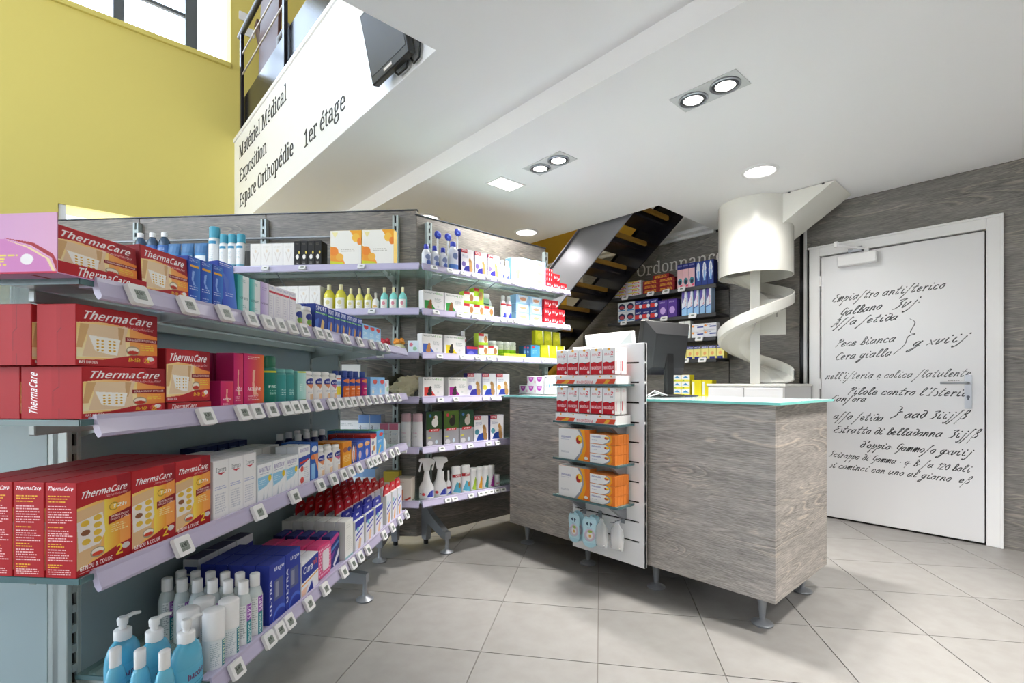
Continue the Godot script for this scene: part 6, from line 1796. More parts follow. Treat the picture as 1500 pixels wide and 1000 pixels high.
	# counter
	carton("magn", ph, ph, "white and red magnesium carton", 0.0755, 0.135, 0.045, 1000, [["r", 0, 0, 1, 1, "f2f0ee"], ["e", 0.5, 0.06, 0.11, 0.045, "eca436"], ["t", 0.12, 0.2, 0.6, 0.09, "MAG", "e0707c", "i"], ["t", 0.66, 0.14, 0.2, 0.14, "2", "d8404c", "b"], ["b", 0.6, 0.32, 0.3, 0.05, 2, "8c8a8c"], ["p", [[0, 0.56], [0.3, 0.52], [0.6, 0.56], [1, 0.5], [1, 1], [0, 1]], "c01c28"], ["p", [[0.4, 0.54], [0.62, 0.56], [0.75, 0.53], [0.6, 0.6]], "2a2426"], ["t", 0.1, 0.66, 0.78, 0.14, "MAGNÉSIUM", "fbeeee", "b"], ["e", 0.86, 0.9, 0.1, 0.06, "f4e4e4"]], "f0eeec", "f4f2f0", [["b", 0.2, 0.06, 0.6, 0.12, 3, "e39aa2"], ["r", 0.1, 0.5, 0.16, 0.36, "c4303c"]])
	o = goods("magtray", "display_tray", "display tray", "white cardboard tray with orange lip", 0.40, 0.12)
	begin()
	bar(Vector3(-0.2, 0, -0.125), Vector3(0.2, 0.003, 0.002))
	bar(Vector3(-0.2, 0, -0.125), Vector3(-0.198, 0.045, 0.0))
	bar(Vector3(0.198, 0, -0.125), Vector3(0.2, 0.045, 0.0))
	bar(Vector3(-0.2, 0, -0.002), Vector3(0.2, 0.046, 0.0))
	done("tray_body", pm("efedeb"), o)
	begin()
	var tl := art(0.4, 0.046, 700, [["r", 0, 0, 1, 1, "f2efec"], ["e", 0.1, 0.15, 0.012, 0.09, "eca436"], ["e", 0.32, 0.15, 0.012, 0.09, "eca436"], ["e", 0.54, 0.15, 0.012, 0.09, "eca436"], ["e", 0.76, 0.15, 0.012, 0.09, "eca436"], ["e", 0.93, 0.15, 0.012, 0.09, "eca436"], ["p", [[0, 1], [0.04, 0.45], [0.35, 0.5], [0.32, 1]], "e8583c"], ["p", [[0.1, 0.9], [0.2, 0.5], [0.26, 0.55], [0.2, 1]], "f2b03c"], ["t", 0.38, 0.5, 0.26, 0.4, "MAGNÉSIUM", "e07a7c", "b"], ["p", [[0.68, 1], [0.72, 0.4], [1, 0.4], [0.97, 1]], "e8583c"], ["p", [[0.8, 1], [0.86, 0.45], [0.92, 0.5], [0.86, 1]], "f2b03c"]])
	qf(Vector3(-0.2, 0.0, 0.0003), Vector3(0.2, 0.0, 0.0003), Vector3(0.2, 0.046, 0.0003), Vector3(-0.2, 0.046, 0.0003), tl)
	done("printed_lip", M.print, o)
	var volt := [["r", 0, 0, 1, 1, "efeeec"], ["p", [[0.62, 0], [1, 0], [1, 1], [0.52, 1], [0.7, 0.75], [0.78, 0.5], [0.75, 0.22]], "9a9aa4"], ["p", [[0.7, 0], [1, 0], [1, 1], [0.62, 1], [0.76, 0.75], [0.83, 0.5], [0.8, 0.22]], "f2a428"], ["p", [[0.85, 0], [1, 0], [1, 1], [0.8, 1], [0.9, 0.6]], "e8792c"], ["e", 0.68, 0.33, 0.1, 0.14, "f0b428"], ["e", 0.655, 0.36, 0.07, 0.11, "b03430"], ["e", 0.7, 0.3, 0.05, 0.07, "f6d444"]]
	carton("volt", ph, ph, "large white and orange gel carton", 0.212, 0.165, 0.06, 900, volt + [["t", 0.08, 0.24, 0.34, 0.08, "Voltarendolo", "3a3c8c", "i"], ["b", 0.08, 0.36, 0.38, 0.03, 1, "b0b2c4"], ["b", 0.08, 0.74, 0.3, 0.08, 2, "c8c8cc"], ["e", 0.9, 0.9, 0.06, 0.05, "f0ece8"]], "e8893c", "e9e6e2")
	carton("volt_s", ph, ph, "small white and orange gel carton", 0.158, 0.049, 0.022, 900, volt + [["t", 0.06, 0.16, 0.4, 0.2, "Voltarendolo", "3a3c8c", "i"], ["b", 0.08, 0.6, 0.3, 0.12, 1, "b0b2c4"]], "e8863a", "e8863a")
	# pacifier cards on hooks
	o = goods("teat", "blister_card", "blister card", "pale blue baby soother card", 0.085, 0.02)
	begin(Transform3D(Basis(), Vector3(0, 0, -0.008)))
	var outl := []
	for k in 40:
		var a := TAU * k / 40.0
		var r := 0.055 + 0.013 * cos(2.0 * a) - 0.004 * cos(4.0 * a)
		outl.append(Vector2(sin(a) * r * 0.92, cos(a) * r * 1.25 - (0.006 if cos(a) < 0 else 0.0)))
	prism(outl, -0.001, 0.001)
	done("card", pm("a9d4e2"), o)
	begin()
	var ta := art(0.07, 0.12, 700, [["r", 0, 0, 1, 1, "bfe0ea"], ["p", [[0.2, 0.2], [0.35, 0.12], [0.4, 0.3]], "2c3f58"], ["p", [[0.5, 0.14], [0.7, 0.18], [0.55, 0.32]], "2c3f58"], ["e", 0.5, 0.66, 0.42, 0.26, "d8c4d8"], ["e", 0.5, 0.68, 0.24, 0.16, "f2f0ec"], ["e", 0.5, 0.7, 0.1, 0.06, "eca83c"], ["e", 0.52, 0.52, 0.18, 0.06, "a8c838"], ["b", 0.3, 0.36, 0.4, 0.06, 2, "7c9cb0"]])
	qf(Vector3(-0.034, -0.062, -0.0068), Vector3(0.034, -0.062, -0.0068), Vector3(0.034, 0.062, -0.0068), Vector3(-0.034, 0.062, -0.0068), ta)
	done("print", M.print, o)
	begin(Transform3D(Basis(Vector3.RIGHT, PI / 2), Vector3(0, -0.025, -0.007)))
	lathe([[0.03, 0.0], [0.027, 0.012], [0.02, 0.02], [0.0, 0.023]], 18)
	done("blister", clearm("e8f2f6", 0.12), o)
	o = goods("bag", "plastic_bag", "plastic bag", "clear plastic bag with white baby teats", 0.09, 0.03)
	begin()
	lathe([[0.0, -0.075], [0.036, -0.072], [0.044, -0.03], [0.036, 0.03], [0.012, 0.06], [0.014, 0.072]], 14, 1, 0.35)
	done("bag", clearm("eef0f2", 0.30), o)
	begin()
	for x in [-0.015, 0.016]: lathe([[0.0, -0.066], [0.017, -0.062], [0.017, -0.03], [0.008, -0.01], [0.006, 0.01], [0.0, 0.012]], 12, 1, 0.7, Vector3(x, 0, 0))
	done("teats", pm("ebe9e4"), o)
	# behind the counter
	carton("omega", ph, ph, "white and yellow long carton stack", 0.155, 0.036, 0.09, 400, [["r", 0, 0, 1, 1, "e4e2ea"], ["r", 0, 0.0, 0.8, 0.3, "e8cf4c"], ["t", 0.3, 0.3, 0.6, 0.4, "fort", "d8484c", "bi"]], "dcd8dc", "e8d870")
	carton("cough", ph, ph, "dark red lozenge carton with yellow script", 0.17, 0.042, 0.09, 400, [["r", 0, 0, 1, 1, "8c2028"], ["t", 0.1, 0.15, 0.8, 0.6, "MIELISOL", "e8b83c", "bi"]], "7c1c24", "a03038")
	carton("eye", ph, ph, "pink and navy eye care carton", 0.057, 0.225, 0.07, 400, [["r", 0, 0, 1, 1, "e8bcc4"], ["r", 0, 0, 1, 0.22, "2a2f78"], ["b", 0.1, 0.05, 0.8, 0.08, 2, "c4c8e8"], ["e", 0.5, 0.72, 0.36, 0.14, "3a7c8c"], ["e", 0.5, 0.75, 0.2, 0.08, "1c2438"], ["e", 0.7, 0.9, 0.2, 0.05, "e04c70"]], "232a70", "2f3680")
	carton("tooth", ph, ph, "navy carton with white tube print", 0.056, 0.22, 0.07, 400, [["r", 0, 0, 1, 1, "2a4190"], ["e", 0.5, 0.4, 0.3, 0.36, "e6ecf4"], ["r", 0.35, 0.4, 0.3, 0.4, "8cb8e8"], ["r", 0.42, 0.15, 0.1, 0.4, "9cb0d8"]], "202c6c", "2c3c84")
	carton("cat", ph, ph, "white round face print carton", 0.1, 0.1, 0.07, 400, [["r", 0, 0, 1, 1, "dadfe4"], ["e", 0.5, 0.45, 0.38, 0.32, "2c3350"], ["e", 0.5, 0.52, 0.28, 0.18, "b8505c"], ["r", 0.1, 0.75, 0.8, 0.12, "4a8cc4"]], "c8ccd4", "d8dce0")
	carton("navr", ph, ph, "navy and red carton", 0.086, 0.098, 0.07, 400, [["r", 0, 0, 1, 1, "2a2f74"], ["r", 0, 0.42, 0.6, 0.4, "d8403c"], ["e", 0.75, 0.6, 0.2, 0.2, "e8e8f0"], ["t", 0.1, 0.12, 0.7, 0.2, "actif", "e8ecf8", "bi"]], "23286a", "3a3f84")
	carton("viol", ph, ph, "violet carton with pale swirl", 0.095, 0.172, 0.07, 400, [["r", 0, 0, 1, 1, "54378c"], ["e", 0.5, 0.6, 0.3, 0.2, "c0a0dc"], ["b", 0.2, 0.1, 0.6, 0.1, 2, "d4c8ec"]], "443078", "5c4494")
	carton("paste", ph, ph, "tall toothpaste carton with blue wave", 0.05, 0.228, 0.07, 500, [["r", 0, 0, 1, 1, "e4e6f0"], ["p", [[0, 0], [0.6, 0], [0.5, 0.3], [0.1, 0.5]], "5a4ca0"], ["p", [[0, 0.72], [0.5, 0.66], [1, 0.7], [1, 1], [0, 1]], "9cc8f0"], ["t", 0.6, 0.25, 0.2, 0.45, "fluor", "c84c6c", "iv"], ["p", [[0, 0.72], [1, 0.62], [1, 0.65], [0, 0.76]], "2c5cb8"]], "a8c4e8", "dce4f0")
	carton("eyew", ph, ph, "white carton with blue drop", 0.055, 0.16, 0.06, 400, [["r", 0, 0, 1, 1, "e8e9e6"], ["r", 0.3, 0.5, 0.4, 0.3, "9cc8ec"], ["e", 0.6, 0.4, 0.2, 0.08, "e8c85c"], ["e", 0.5, 0.75, 0.15, 0.08, "3a64a8"]], "dadcd8", "e6e6e0")
	carton("eyep", ph, ph, "white carton with orange mark", 0.115, 0.062, 0.06, 400, [["r", 0, 0, 1, 1, "e9e8ee"], ["e", 0.12, 0.3, 0.1, 0.15, "ee9a54"], ["b", 0.25, 0.2, 0.5, 0.14, 1, "8c88a8"], ["r", 0.45, 0.42, 0.5, 0.16, "2c4090"]], "dcdae2", "e8e6ea")
	carton("cereal", ph, ph, "yellow sachet carton with navy head", 0.068, 0.118, 0.06, 400, [["r", 0, 0, 1, 1, "eadf8c"], ["r", 0, 0, 1, 0.24, "2b3480"], ["t", 0.12, 0.05, 0.76, 0.14, "mixa", "eef0fa", "b"], ["e", 0.5, 0.6, 0.2, 0.14, "e8a868"], ["r", 0.1, 0.82, 0.7, 0.16, "2b3480"]], "b8a83c", "3a4288")
	carton("wave", ph, ph, "white and yellow carton with blue waves", 0.08, 0.062, 0.08, 400, [["r", 0, 0, 1, 1, "eef0ee"], ["p", [[0.1, 0.5], [0.5, 0.15], [0.9, 0.5]], "4a90c8"], ["r", 0, 0.68, 1, 0.3, "e8e04c"], ["e", 0.25, 0.82, 0.1, 0.1, "7cb84c"]], "e0d42c", "f0ead0")
	carton("yelbox", ph, ph, "plain bright yellow carton", 0.09, 0.14, 0.08, 200, [["r", 0, 0, 1, 1, "e8d824"], ["r", 0, 0.1, 0.3, 0.8, "eef0e0"]], "d8c81c", "e6da40")
	carton("ribbon", ph, ph, "white carton with purple smile", 0.077, 0.062, 0.06, 500, [["r", 0, 0, 1, 1, "f0eef0"], ["p", [[0.2, 0.1], [0.85, 0.1], [0.75, 0.5], [0.5, 0.66], [0.3, 0.5]], "b038a8"], ["t", 0.35, 0.16, 0.34, 0.2, "maxi", "f4e8f4", "b"], ["r", 0.0, 0.5, 0.04, 0.3, "c83c90"], ["r", 0.96, 0.5, 0.04, 0.3, "c83c90"]], "e8e4e8", "f0eef0")
	carton("drops", ph, ph, "white carton with small blue dots", 0.085, 0.13, 0.06, 400, [["r", 0, 0, 1, 1, "eeeeec"], ["e", 0.2, 0.12, 0.05, 0.04, "33343c"], ["e", 0.8, 0.12, 0.05, 0.04, "33343c"], ["e", 0.3, 0.55, 0.07, 0.1, "a8d0dc"], ["e", 0.55, 0.55, 0.07, 0.1, "88b8d8"], ["e", 0.8, 0.55, 0.07, 0.1, "a8d0dc"]], "e6e6e4", "f0f0ee")

func o_pouch():
	var o := goods("wipes", "wipes_pouch", "pouch", "blue wipes pouch", 0.088, 0.04)
	begin()
	var ring := []
	for q in [[0.0, 0.038], [0.03, 0.042], [0.12, 0.04], [0.155, 0.02], [0.175, 0.004]]:
		var pts := []
		for k in 12:
			var a := TAU * k / 12.0
			pts.append(Vector3(sin(a) * 0.042 * (1.0 if q[0] < 0.17 else 1.05), q[0], -0.02 + cos(a) * q[1] * 0.5))
		ring.append(pts)
	for j in 4:
		for k in 12: quad(ring[j][k], ring[j][(k + 1) % 12], ring[j + 1][(k + 1) % 12], ring[j + 1][k])
	done("pouch", pm("3f72a4"), o)
	begin()
	curved(art(0.08, 0.09, 400, [["r", 0, 0, 1, 1, "e6ecf0"], ["r", 0, 0.0, 1, 0.2, "4c84b8"], ["b", 0.2, 0.4, 0.5, 0.3, 3, "a8bccc"]]), 0.0425, 0.0212, 0.025, 0.11, 1.0, -0.02)
	done("label", M.print, o)
func build_products():
	AT = Image.create(AS, AS, false, Image.FORMAT_RGB8)
	AT.fill(Color(0.9, 0.9, 0.9))
	var pmat := mat(Color(1, 1, 1), 0.5)
	pmat.metallic_specular = 0.35
	M.print = pmat
	make_kinds()
	make_kinds_back()
	FR = {"G": Transform3D(Basis(Vector3.UP, deg_to_rad(GY + 90.0)), gp(-0.84, 0, -0.80)), "F": Transform3D(Basis(Vector3.UP, deg_to_rad(GY)), gp(-3.8, 0, -2.84)),
		"B": Transform3D(Basis(Vector3.UP, PI / 2), Vector3(-2.5, 0, -1.55)), "D": at(-1.87, 0, -2.0), "O": at(-3.16, 0, -4.20)}
	var g := ["on top aisle shelf", "on second aisle shelf", "on third aisle shelf", "on lowest aisle shelf"]
	for k in 4: shelf_words["G" + str(LEV[k])] = g[k]
	var nth := ["top", "second", "third", "fourth", "fifth", "lowest"]
	for k in 6:
		shelf_words["F" + str(WLEV[k])] = "on %s shelf facing camera" % nth[k]
		shelf_words["B" + str(WLEV[k])] = "on %s shelf by counter" % nth[k]
	for q in [[1.05, "top"], [0.85, "second"], [0.65, "third"], [0.447, "lowest"]]: shelf_words["D" + str(q[0])] = "on %s glass display shelf" % q[1]
	for q in [[1.925, "top"], [1.672, "second"], [1.462, "third"], [1.272, "lowest"]]: shelf_words["O" + str(q[0])] = "on %s dark rear shelf" % q[1]
	stock_aisle()
	stock_back()
	stock_counter()
	tags()
	pmat.albedo_texture = ImageTexture.create_from_image(AT)
	for k in K.values():
		if k is Dictionary: k.o.free()

func stock_aisle():
	var y: float = LEV[0]
	row("tray", "G", -0.018, y, 0.004)
	put("heat_top", "G", 0.076, y + 0.0025, 0.016, "tilted red heat patch carton in the pink display tray", "", 0, -0.06)
	put("heat_top2", "G", 0.235, y, 0.012, "square red heat patch carton right of the pink display tray", "", 0, -0.06)
	row("blue", "G", 0.303, y, 0.015, 3, 2)
	put("blue_t", "G", 0.452, y, 0.012, "wider leaning blue carton on the top aisle shelf", "", 0, -0.1)
	row("teal", "G", 0.486, y, 0.015, 2, 2)
	row("lilac", "G", 0.594, y, 0.015, 1, 2)
	row("redhead", "G", 0.636, y, 0.015, 4, 2)
	row("roundbot", "G", 0.796, y, 0.015, 2, 2, 0.008)
	row("bluegreen_w", "G", 0.93, y, 0.015, 1, 2)
	row("bluegreen", "G", 1.03, y, 0.015, 6, 2)
	row("sky", "G", 1.38, y, 0.015, 3, 2)
	y = LEV[1]
	row("heat_low", "G", 0.038, y, 0.015, 1, 3, 0.001, "", 0.124)
	for r in 3: put("heat", "G", 0.122 - r * 0.004, y + 0.098, 0.018 + r * 0.083, "red heat patch carton in the upper layer, second aisle shelf, " + deep(r, 3), "stacked heat patch cartons")
	row("heat_flat", "G", 0.24, y, 0.015)
	row("heat_s", "G", 0.236, y + 0.0225, 0.016, 1, 3, 0.001, g_on(1))
	row("mag", "G", 0.412, y, 0.012)
	row("mag_t", "G", 0.468, y, 0.014)
	row("mag_b", "G", 0.512, y, 0.014)
	row("mag_d", "G", 0.405, y, 0.10, 4, 2)
	row("noir", "G", 0.612, y, 0.05)
	row("green_can", "G", 0.64, y, 0.014, 1, 3)
	row("aqua_can", "G", 0.70, y, 0.014, 2, 2, 0.003)
	row("mint", "G", 0.803, y, 0.014, 1, 3)
	row("ovo", "G", 0.866, y, 0.014, 3, 2, 0.005)
	row("ovp", "G", 1.075, y, 0.02, 1, 2)
	row("yelw", "G", 1.14, y, 0.03, 1, 2)
	row("sunb", "G", 1.19, y, 0.014, 3, 2, 0.003)
	row("sunm", "G", 1.39, y, 0.014, 1, 2)
	row("kidsky", "G", 1.475, y, 0.014, 2, 2)
	row("palek", "G", 1.69, y, 0.02)
	y = LEV[2]
	row("knee", "G", 0.024, y, 0.012, 3, 4, 0.001)
	row("heat_s", "G", 0.032, y, 0.268)
	row("creme", "G", 0.385, y, 0.012, 3, 4, 0.001)
	row("nasal", "G", 0.574, y, 0.012, 3, 3, 0.001)
	row("nasal_b", "G", 0.806, y, 0.012, 1, 2)
	row("plainw", "G", 0.66, y, 0.145, 5, 2, 0.002)
	row("navy", "G", 0.66, y, 0.27, 5, 1, 0.004)
	row("bluor", "G", 0.89, y, 0.012, 1, 3)
	row("ovo", "G", 0.952, y, 0.012, 2, 2, 0.006)
	row("ovp", "G", 1.095, y, 0.014, 1, 2)
	row("oran", "G", 1.163, y, 0.014, 1, 3)
	row("whor", "G", 1.256, y, 0.014, 1, 2)
	row("brush", "G", 1.313, y, 0.014, 2, 4)
	row("pirate", "G", 1.476, y, 0.014, 1, 5)
	row("toothsky", "G", 1.558, y, 0.014, 1, 6)
	row("cone", "G", 1.665, y, 0.016)
	row("navyb", "G", 1.06, y, 0.14, 4, 2, 0.006, "", 0.075)
	y = LEV[3]
	row("pump", "G", 0.281, y, 0.014, 1, 3, 0, "", 0.082)
	put("gel", "G", 0.25, y, 0.016, "small blue hand gel bottle, front of its line, lowest aisle shelf", "small hand gel bottles")
	put("gel", "G", 0.25, y, 0.075, "small blue hand gel bottle, middle of its line, lowest aisle shelf", "small hand gel bottles")
	put("gel", "G", 0.25, y, 0.135, "small blue hand gel bottle, furthest back of its line, lowest shelf", "small hand gel bottles")
	row("roll", "G", 0.395, y, 0.012, 2, 2, 0.008, "", 0.07)
	row("sept", "G", 0.515, y, 0.012, 2, 6, 0.008, "", 0.046)
	row("cura", "G", 0.632, y, 0.012, 2, 5)
	row("cura_g", "G", 0.66, y, 0.26, 3, 1)
	row("cura_w", "G", 0.826, y, 0.012, 1, 2)
	row("tub", "G", 0.958, y, 0.02, 1, 4, 0, "", 0.06)
	row("nite", "G", 1.085, y, 0.03, 1, 5, 0, "", 0.05)
	row("tallw", "G", 1.185, y, 0.012, 1, 6)
	row("hang", "G", 1.29, y, 0.012, 3, 2, 0.02, "", 0.045)
	row("redcap", "G", 1.70, y, 0.012, 3, 1, 0.012)
	row("redcap", "G", 1.32, y, 0.10, 7, 5, 0.012, "behind others, lowest aisle shelf", 0.045)

func g_on(k: int) -> String:
	return shelf_words["G" + str(LEV[k])]

func stock_back():
	var y: float = WLEV[0]
	row("gin", "F", 1.17, y, 0.06, 3, 1, 0.002)
	row("wipes", "F", 1.40, y, 0.06, 3)
	row("mist_t", "F", 1.668, y, 0.06)
	row("mist", "F", 1.742, y, 0.06, 3, 1, 0.003)
	row("smallblack", "F", 1.908, y, 0.08)
	row("soapbox", "F", 1.96, y, 0.05, 4)
	row("dropper", "F", 2.24, y, 0.05, 4)
	row("citrus", "F", 2.466, y, 0.05, 2, 1, 0.004)
	y = WLEV[1]
	row("soapbox", "F", 2.125, y, 0.05, 4)
	row("oilb", "F", 2.413, y, 0.05, 2, 1, 0.004)
	row("oils", "F", 2.562, y, 0.05, 3, 1, 0.004)
	row("creamb", "F", 2.722, y, 0.05)
	row("tonic", "F", 2.77, y, 0.05, 3, 1, 0.006)
	y = WLEV[2]
	row("bagr", "F", 2.75, y, 0.05)
	row("bago", "F", 2.838, y, 0.05)
	row("palek", "F", 2.94, y, 0.06)
	y = WLEV[3]
	row("whitebig", "F", 2.515, y, 0.10)
	row("straw", "F", 2.80, y, 0.05)
	y = WLEV[4]
	row("skinw", "F", 2.50, y, 0.08)
	row("skinb", "F", 2.636, y, 0.06, 2)
	row("skinp", "F", 2.782, y, 0.02, 2)
	row("skinbot", "F", 2.90, y, 0.04, 2, 1, 0.006)
	y = WLEV[5]
	row("choco", "F", 2.50, y, 0.05)
	row("choco", "F", 2.50, y + 0.0525, 0.05, 1, 1, 0, "stacked above, lowest shelf facing camera")
	row("skinc", "F", 2.58, y, 0.06, 2)
	row("yellb", "F", 2.78, y, 0.09)
	row("beigb", "F", 2.868, y, 0.03)

	y = WLEV[0]
	row("vetb", "B", 0.04, y, 0.03, 3, 1, 0.006)
	row("vetbb", "B", 0.232, y, 0.03)
	for q in [[0.223, "leftmost"], [0.302, "middle one"], [0.378, "rightmost and highest"]]: put("disc_t" if q[0] > 0.35 else "disc", "B", q[0], y, 0.15, "round blue disc on white stick behind the bottles, %s" % q[1], "blue discs on sticks")
	row("vetd", "B", 0.31, y, 0.03, 3, 1, 0.008)
	row("vets", "B", 0.643, y, 0.03, 2)
	row("milk_t", "B", 0.735, y, 0.03)
	stack("milk", "B", 0.82, y, 0.04, 1, 3, ", left pile")
	stack("milk", "B", 0.948, y, 0.03, 1, 3, ", right pile")
	stack("redsm", "B", 1.08, y, 0.03, 3, 1)
	row("redstr", "B", 1.082, y + 0.061, 0.03, 3, 1, 0.004, "above small red ones, top shelf")
	row("redsm", "B", 1.155, y + 0.061, 0.03, 1, 2, 0.001, "in the upper layer, top shelf by counter")
	y = WLEV[1]
	row("pg", "B", 0.032, y, 0.03, 2, 1, 0.006)
	row("vetg", "B", 0.33, y, 0.03, 3)
	row("vetg", "B", 0.33, y + 0.076, 0.03, 1, 1, 0, "stacked upper left, second shelf by counter")
	row("vetg_t", "B", 0.412, y + 0.076, 0.03, 1, 1, 0, "on a smaller pack, second shelf by counter")
	stack("minty", "B", 0.505, y, 0.09, 1, 3)
	row("bulb", "B", 0.57, y, 0.15)
	row("shamp", "B", 0.66, y, 0.04, 2, 1, 0.004)
	stack("milk", "B", 0.79, y, 0.04, 2, 3)
	stack("redsm", "B", 1.06, y, 0.03, 3, 2)
	row("redsm", "B", 1.06, y + 0.122, 0.03, 2, 1, 0.001, "in the third layer, second shelf")
	y = WLEV[2]
	row("pbl", "B", 0.022, y, 0.03)
	row("pye", "B", 0.183, y, 0.03)
	row("bluered", "B", 0.352, y, 0.03)
	row("shamp", "B", 0.365, y, 0.10)
	row("vetg", "B", 0.447, y, 0.03, 2)
	row("vetg", "B", 0.447, y + 0.076, 0.03, 1, 1, 0, "stacked on another, third shelf by counter")
	row("jarg", "B", 0.61, y, 0.09, 4, 2, 0.002)
	row("traylime", "B", 0.66, y, 0.015)
	row("bluepk_d", "B", 0.87, y, 0.05, 2)
	row("bluepk", "B", 0.935, y, 0.04)
	row("lemon", "B", 1.03, y, 0.03, 3)
	row("lemon", "B", 1.0, y + 0.106, 0.06, 3, 1, 0.008, "in the upper layer, third shelf by counter")
	y = WLEV[3]
	row("pre", "B", 0.024, y, 0.02)
	row("ppu", "B", 0.205, y, 0.02)
	row("dogpk", "B", 0.357, y, 0.03)
	row("dogyl", "B", 0.479, y, 0.03)
	row("dogor", "B", 0.601, y, 0.03)
	y = WLEV[4]
	row("gd1", "B", 0.052, y, 0.03)
	row("gd2", "B", 0.179, y, 0.03)
	row("gd3", "B", 0.297, y, 0.03)
	row("dogw", "B", 0.413, y, 0.03, 2, 1, 0.016)
	y = WLEV[5]
	row("trig", "B", 0.015, y, 0.04, 2, 1, 0.004, "", 0, [], 0, -35)
	row("drop", "B", 0.178, y, 0.05, 2, 1, 0.004)
	row("dome", "B", 0.252, y, 0.03, 2, 1, 0.006)
	row("tg", "B", 0.400, y, 0.04)
	row("ty", "B", 0.451, y, 0.04)
	row("tt", "B", 0.503, y, 0.04)
	row("tm", "B", 0.553, y, 0.04)
	row("potw", "B", 0.605, y, 0.04)

	for q in [[1.925, [["omega", 0.078, 2, 4], ["cough", 0.41, 2, 3]]]]:
		for c in q[1]: stack(c[0], "O", c[1], q[0], 0.03, c[2], c[3])
	put("cough", "O", 0.60, 1.925 + 0.1265, 0.04, "single dark red lozenge carton topping its pile, top rear shelf")
	row("eye", "O", 0.777, 1.925, 0.03, 3)
	row("tooth", "O", 0.955, 1.925, 0.03, 3)
	stack("cat", "O", 0.112, 1.672, 0.03, 2, 2)
	stack("navr", "O", 0.317, 1.672, 0.03, 3, 2)
	row("viol", "O", 0.58, 1.672, 0.03, 2, 1, 0.002)
	row("paste", "O", 0.822, 1.672, 0.03, 5, 1, 0.008)
	row("eyew", "O", 0.79, 1.462, 0.03, 2, 1, 0.006)
	stack("eyep", "O", 0.92, 1.462, 0.03, 2, 2)
	row("cereal", "O", 0.80, 1.272, 0.03, 6, 1, 0.002)
	# on the rear worktop and the counter
	for r in 3:
		for i in 2: put("wave", "O", 0.86 + i * 0.082, 0.94 + r * 0.063, -0.12, "white and yellow carton with blue waves behind the monitor, layer %s, %s" % [ORD[r], which(i, 2)], "wave cartons on the rear worktop")
	row("yelbox", "O", 1.0, 0.94, -0.12, 2, 1, 0.004, "beside the spiral slide cabinet")

func stack(key: String, fr: String, s0: float, y: float, dep: float, n: int, layers: int, pile := ""):
	var k: Dictionary = K[key]
	var where: String = shelf_words[fr + str(y)]
	for j in layers:
		for i in n:
			var bits := []
			if n > 1: bits.append(which(i, n))
			if layers > 1: bits.append(["bottom", "second", "third", "fourth"][j] + " layer" if j < layers - 1 else "top layer")
			var l: String = k.desc + " " + where + pile
			if bits.size(): l += ", " + ", ".join(bits)
			put(key, fr, s0 + k.w / 2 + i * (k.w + 0.001), y + j * (k.h + 0.0005), dep, l, "%s alike %s" % [k.called, where])

func stock_counter():
	for y in [1.05, 0.85]:
		row("magtray", "D", 0.012, y, 0.006)
		for r in 2:
			for i in 5:
				put("magn", "D", 0.012 + 0.04 + i * 0.0785, y + 0.0495 - 0.0, 0.012 + r * 0.052, "%s %s, %s, %s" % [K.magn.desc, shelf_words["D" + str(y)], which(i, 5), deep(r, 2)], "magnesium cartons on the white display")
	for y in [0.65, 0.447]:
		row("volt", "D", 0.034, y, 0.008)
		for r in 5:
			for j in 3:
				put("volt_s", "D", 0.328, y + j * 0.0495, 0.008 + r * 0.0235, "%s %s, %s, %s layer" % [K.volt_s.desc, shelf_words["D" + str(y)], deep(r, 5), ["bottom", "middle", "top"][j]], "small gel cartons on the white display")
	for k in 2:
		put("teat", "D", 0.108, 0.282, 0.042 + k * 0.035, "pale blue baby soother card on left hook, " + deep(k, 2), "soother cards on hooks")
		put("teat", "D", 0.218, 0.28, 0.042 + k * 0.035, "pale blue baby soother card on middle hook, " + deep(k, 2), "soother cards on hooks", 20)
	for k in 2:
		put("bag", "D", 0.285 + k * 0.082, 0.285, 0.06 + k * 0.02, "clear bag of white baby teats on the display hooks, " + which(k, 2), "bags of teats on hooks")
	# at the far end of the counter top
	FR["C"] = Transform3D(Basis(Vector3.UP, deg_to_rad(3.0)), Vector3(-2.64, 0.979, -2.44))
	shelf_words["C" + str(0.0)] = "on the counter end"
	stack("ribbon", "C", 0.02, 0.0, 0.0, 3, 1)
	for i in 2: put("ribbon", "C", 0.02 + 0.0385 + (i + 1) * 0.078, 0.0625, 0.0, "white carton with purple smile in the upper layer, " + which(i, 2), "purple smile cartons on the counter")
	row("drops", "C", 0.262, 0.0, 0.0, 2, 1, 0.002)

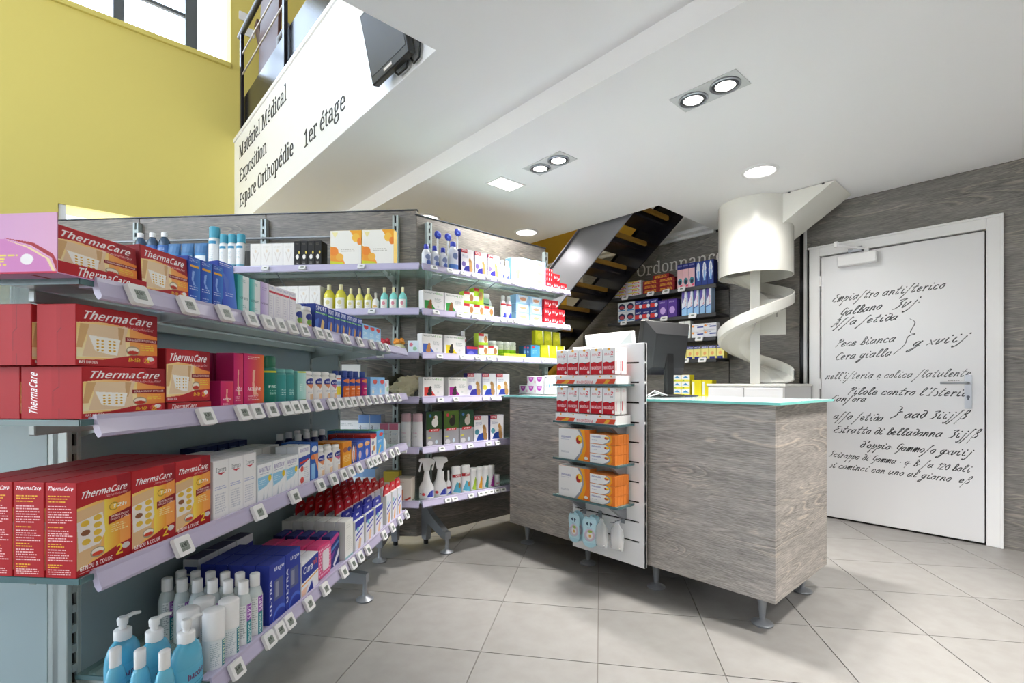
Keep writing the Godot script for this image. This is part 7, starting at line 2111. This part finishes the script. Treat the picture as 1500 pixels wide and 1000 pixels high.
func tags():
	var g := ["on the top aisle shelf edge", "on the second aisle shelf edge", "on the third aisle shelf edge", "on the lowest aisle shelf edge"]
	var gl := [[0.127, 0.262, 0.389, 0.498, 0.576, 0.644, 0.713, 0.789, 0.895, 0.966, 1.128, 1.269, 1.414, 1.531, 1.619], [0.322, 0.463, 0.524, 0.598, 0.680, 0.733, 0.790, 0.886, 0.999, 1.071, 1.142, 1.203, 1.277, 1.363, 1.448, 1.531, 1.630, 1.715, 1.806], [0.246, 0.534, 0.729, 0.907, 1.011, 1.102, 1.175, 1.261, 1.380, 1.440, 1.493, 1.585, 1.693, 1.782], [0.437, 0.586, 0.642, 0.696, 0.823, 0.944, 1.106, 1.195, 1.277, 1.363, 1.579, 1.704, 1.829, 1.955]]
	for k in 4: price_tags("G", LEV[k], gl[k], 0.047, g[k], true)
	var nth := ["top", "second", "third", "fourth", "fifth", "lowest"]
	var fl := {0: [1.871, 2.096, 2.325, 2.684], 1: [2.468, 2.747], 2: [2.565, 2.642, 2.699, 2.799], 4: [2.886, 2.935]}
	for k in fl: price_tags("F", WLEV[k], fl[k], 0.042, "on %s shelf edge facing camera" % nth[k], false)
	var bl := [[0.077, 0.190, 0.293, 0.379, 0.496, 0.590, 0.712, 0.887, 1.010, 1.110, 1.199, 1.268], [0.092, 0.262, 0.379, 0.490, 0.620, 0.681, 0.737, 0.887, 1.017, 1.110, 1.199, 1.268], [0.116, 0.288, 0.406, 0.502, 0.590, 0.827, 1.010, 1.103], [0.121, 0.236, 0.468, 0.536], [0.131, 0.256, 0.346, 0.496, 0.572], [0.175, 0.226, 0.351, 0.428, 0.471, 0.516, 0.566, 0.620]]
	for k in 6: price_tags("B", WLEV[k], bl[k], 0.042, "on %s shelf edge beside counter" % nth[k], false)
	var ol := [[0.231, 0.524, 0.688, 0.847], [0.215, 0.460, 0.667, 0.953], [0.847, 1.015], [0.881, 1.043]]
	for k in 4: price_tags("O", [1.925, 1.672, 1.462, 1.272][k], ol[k], 0.07, "on %s dark rear shelf edge" % ["top", "second", "third", "lowest"][k], false)
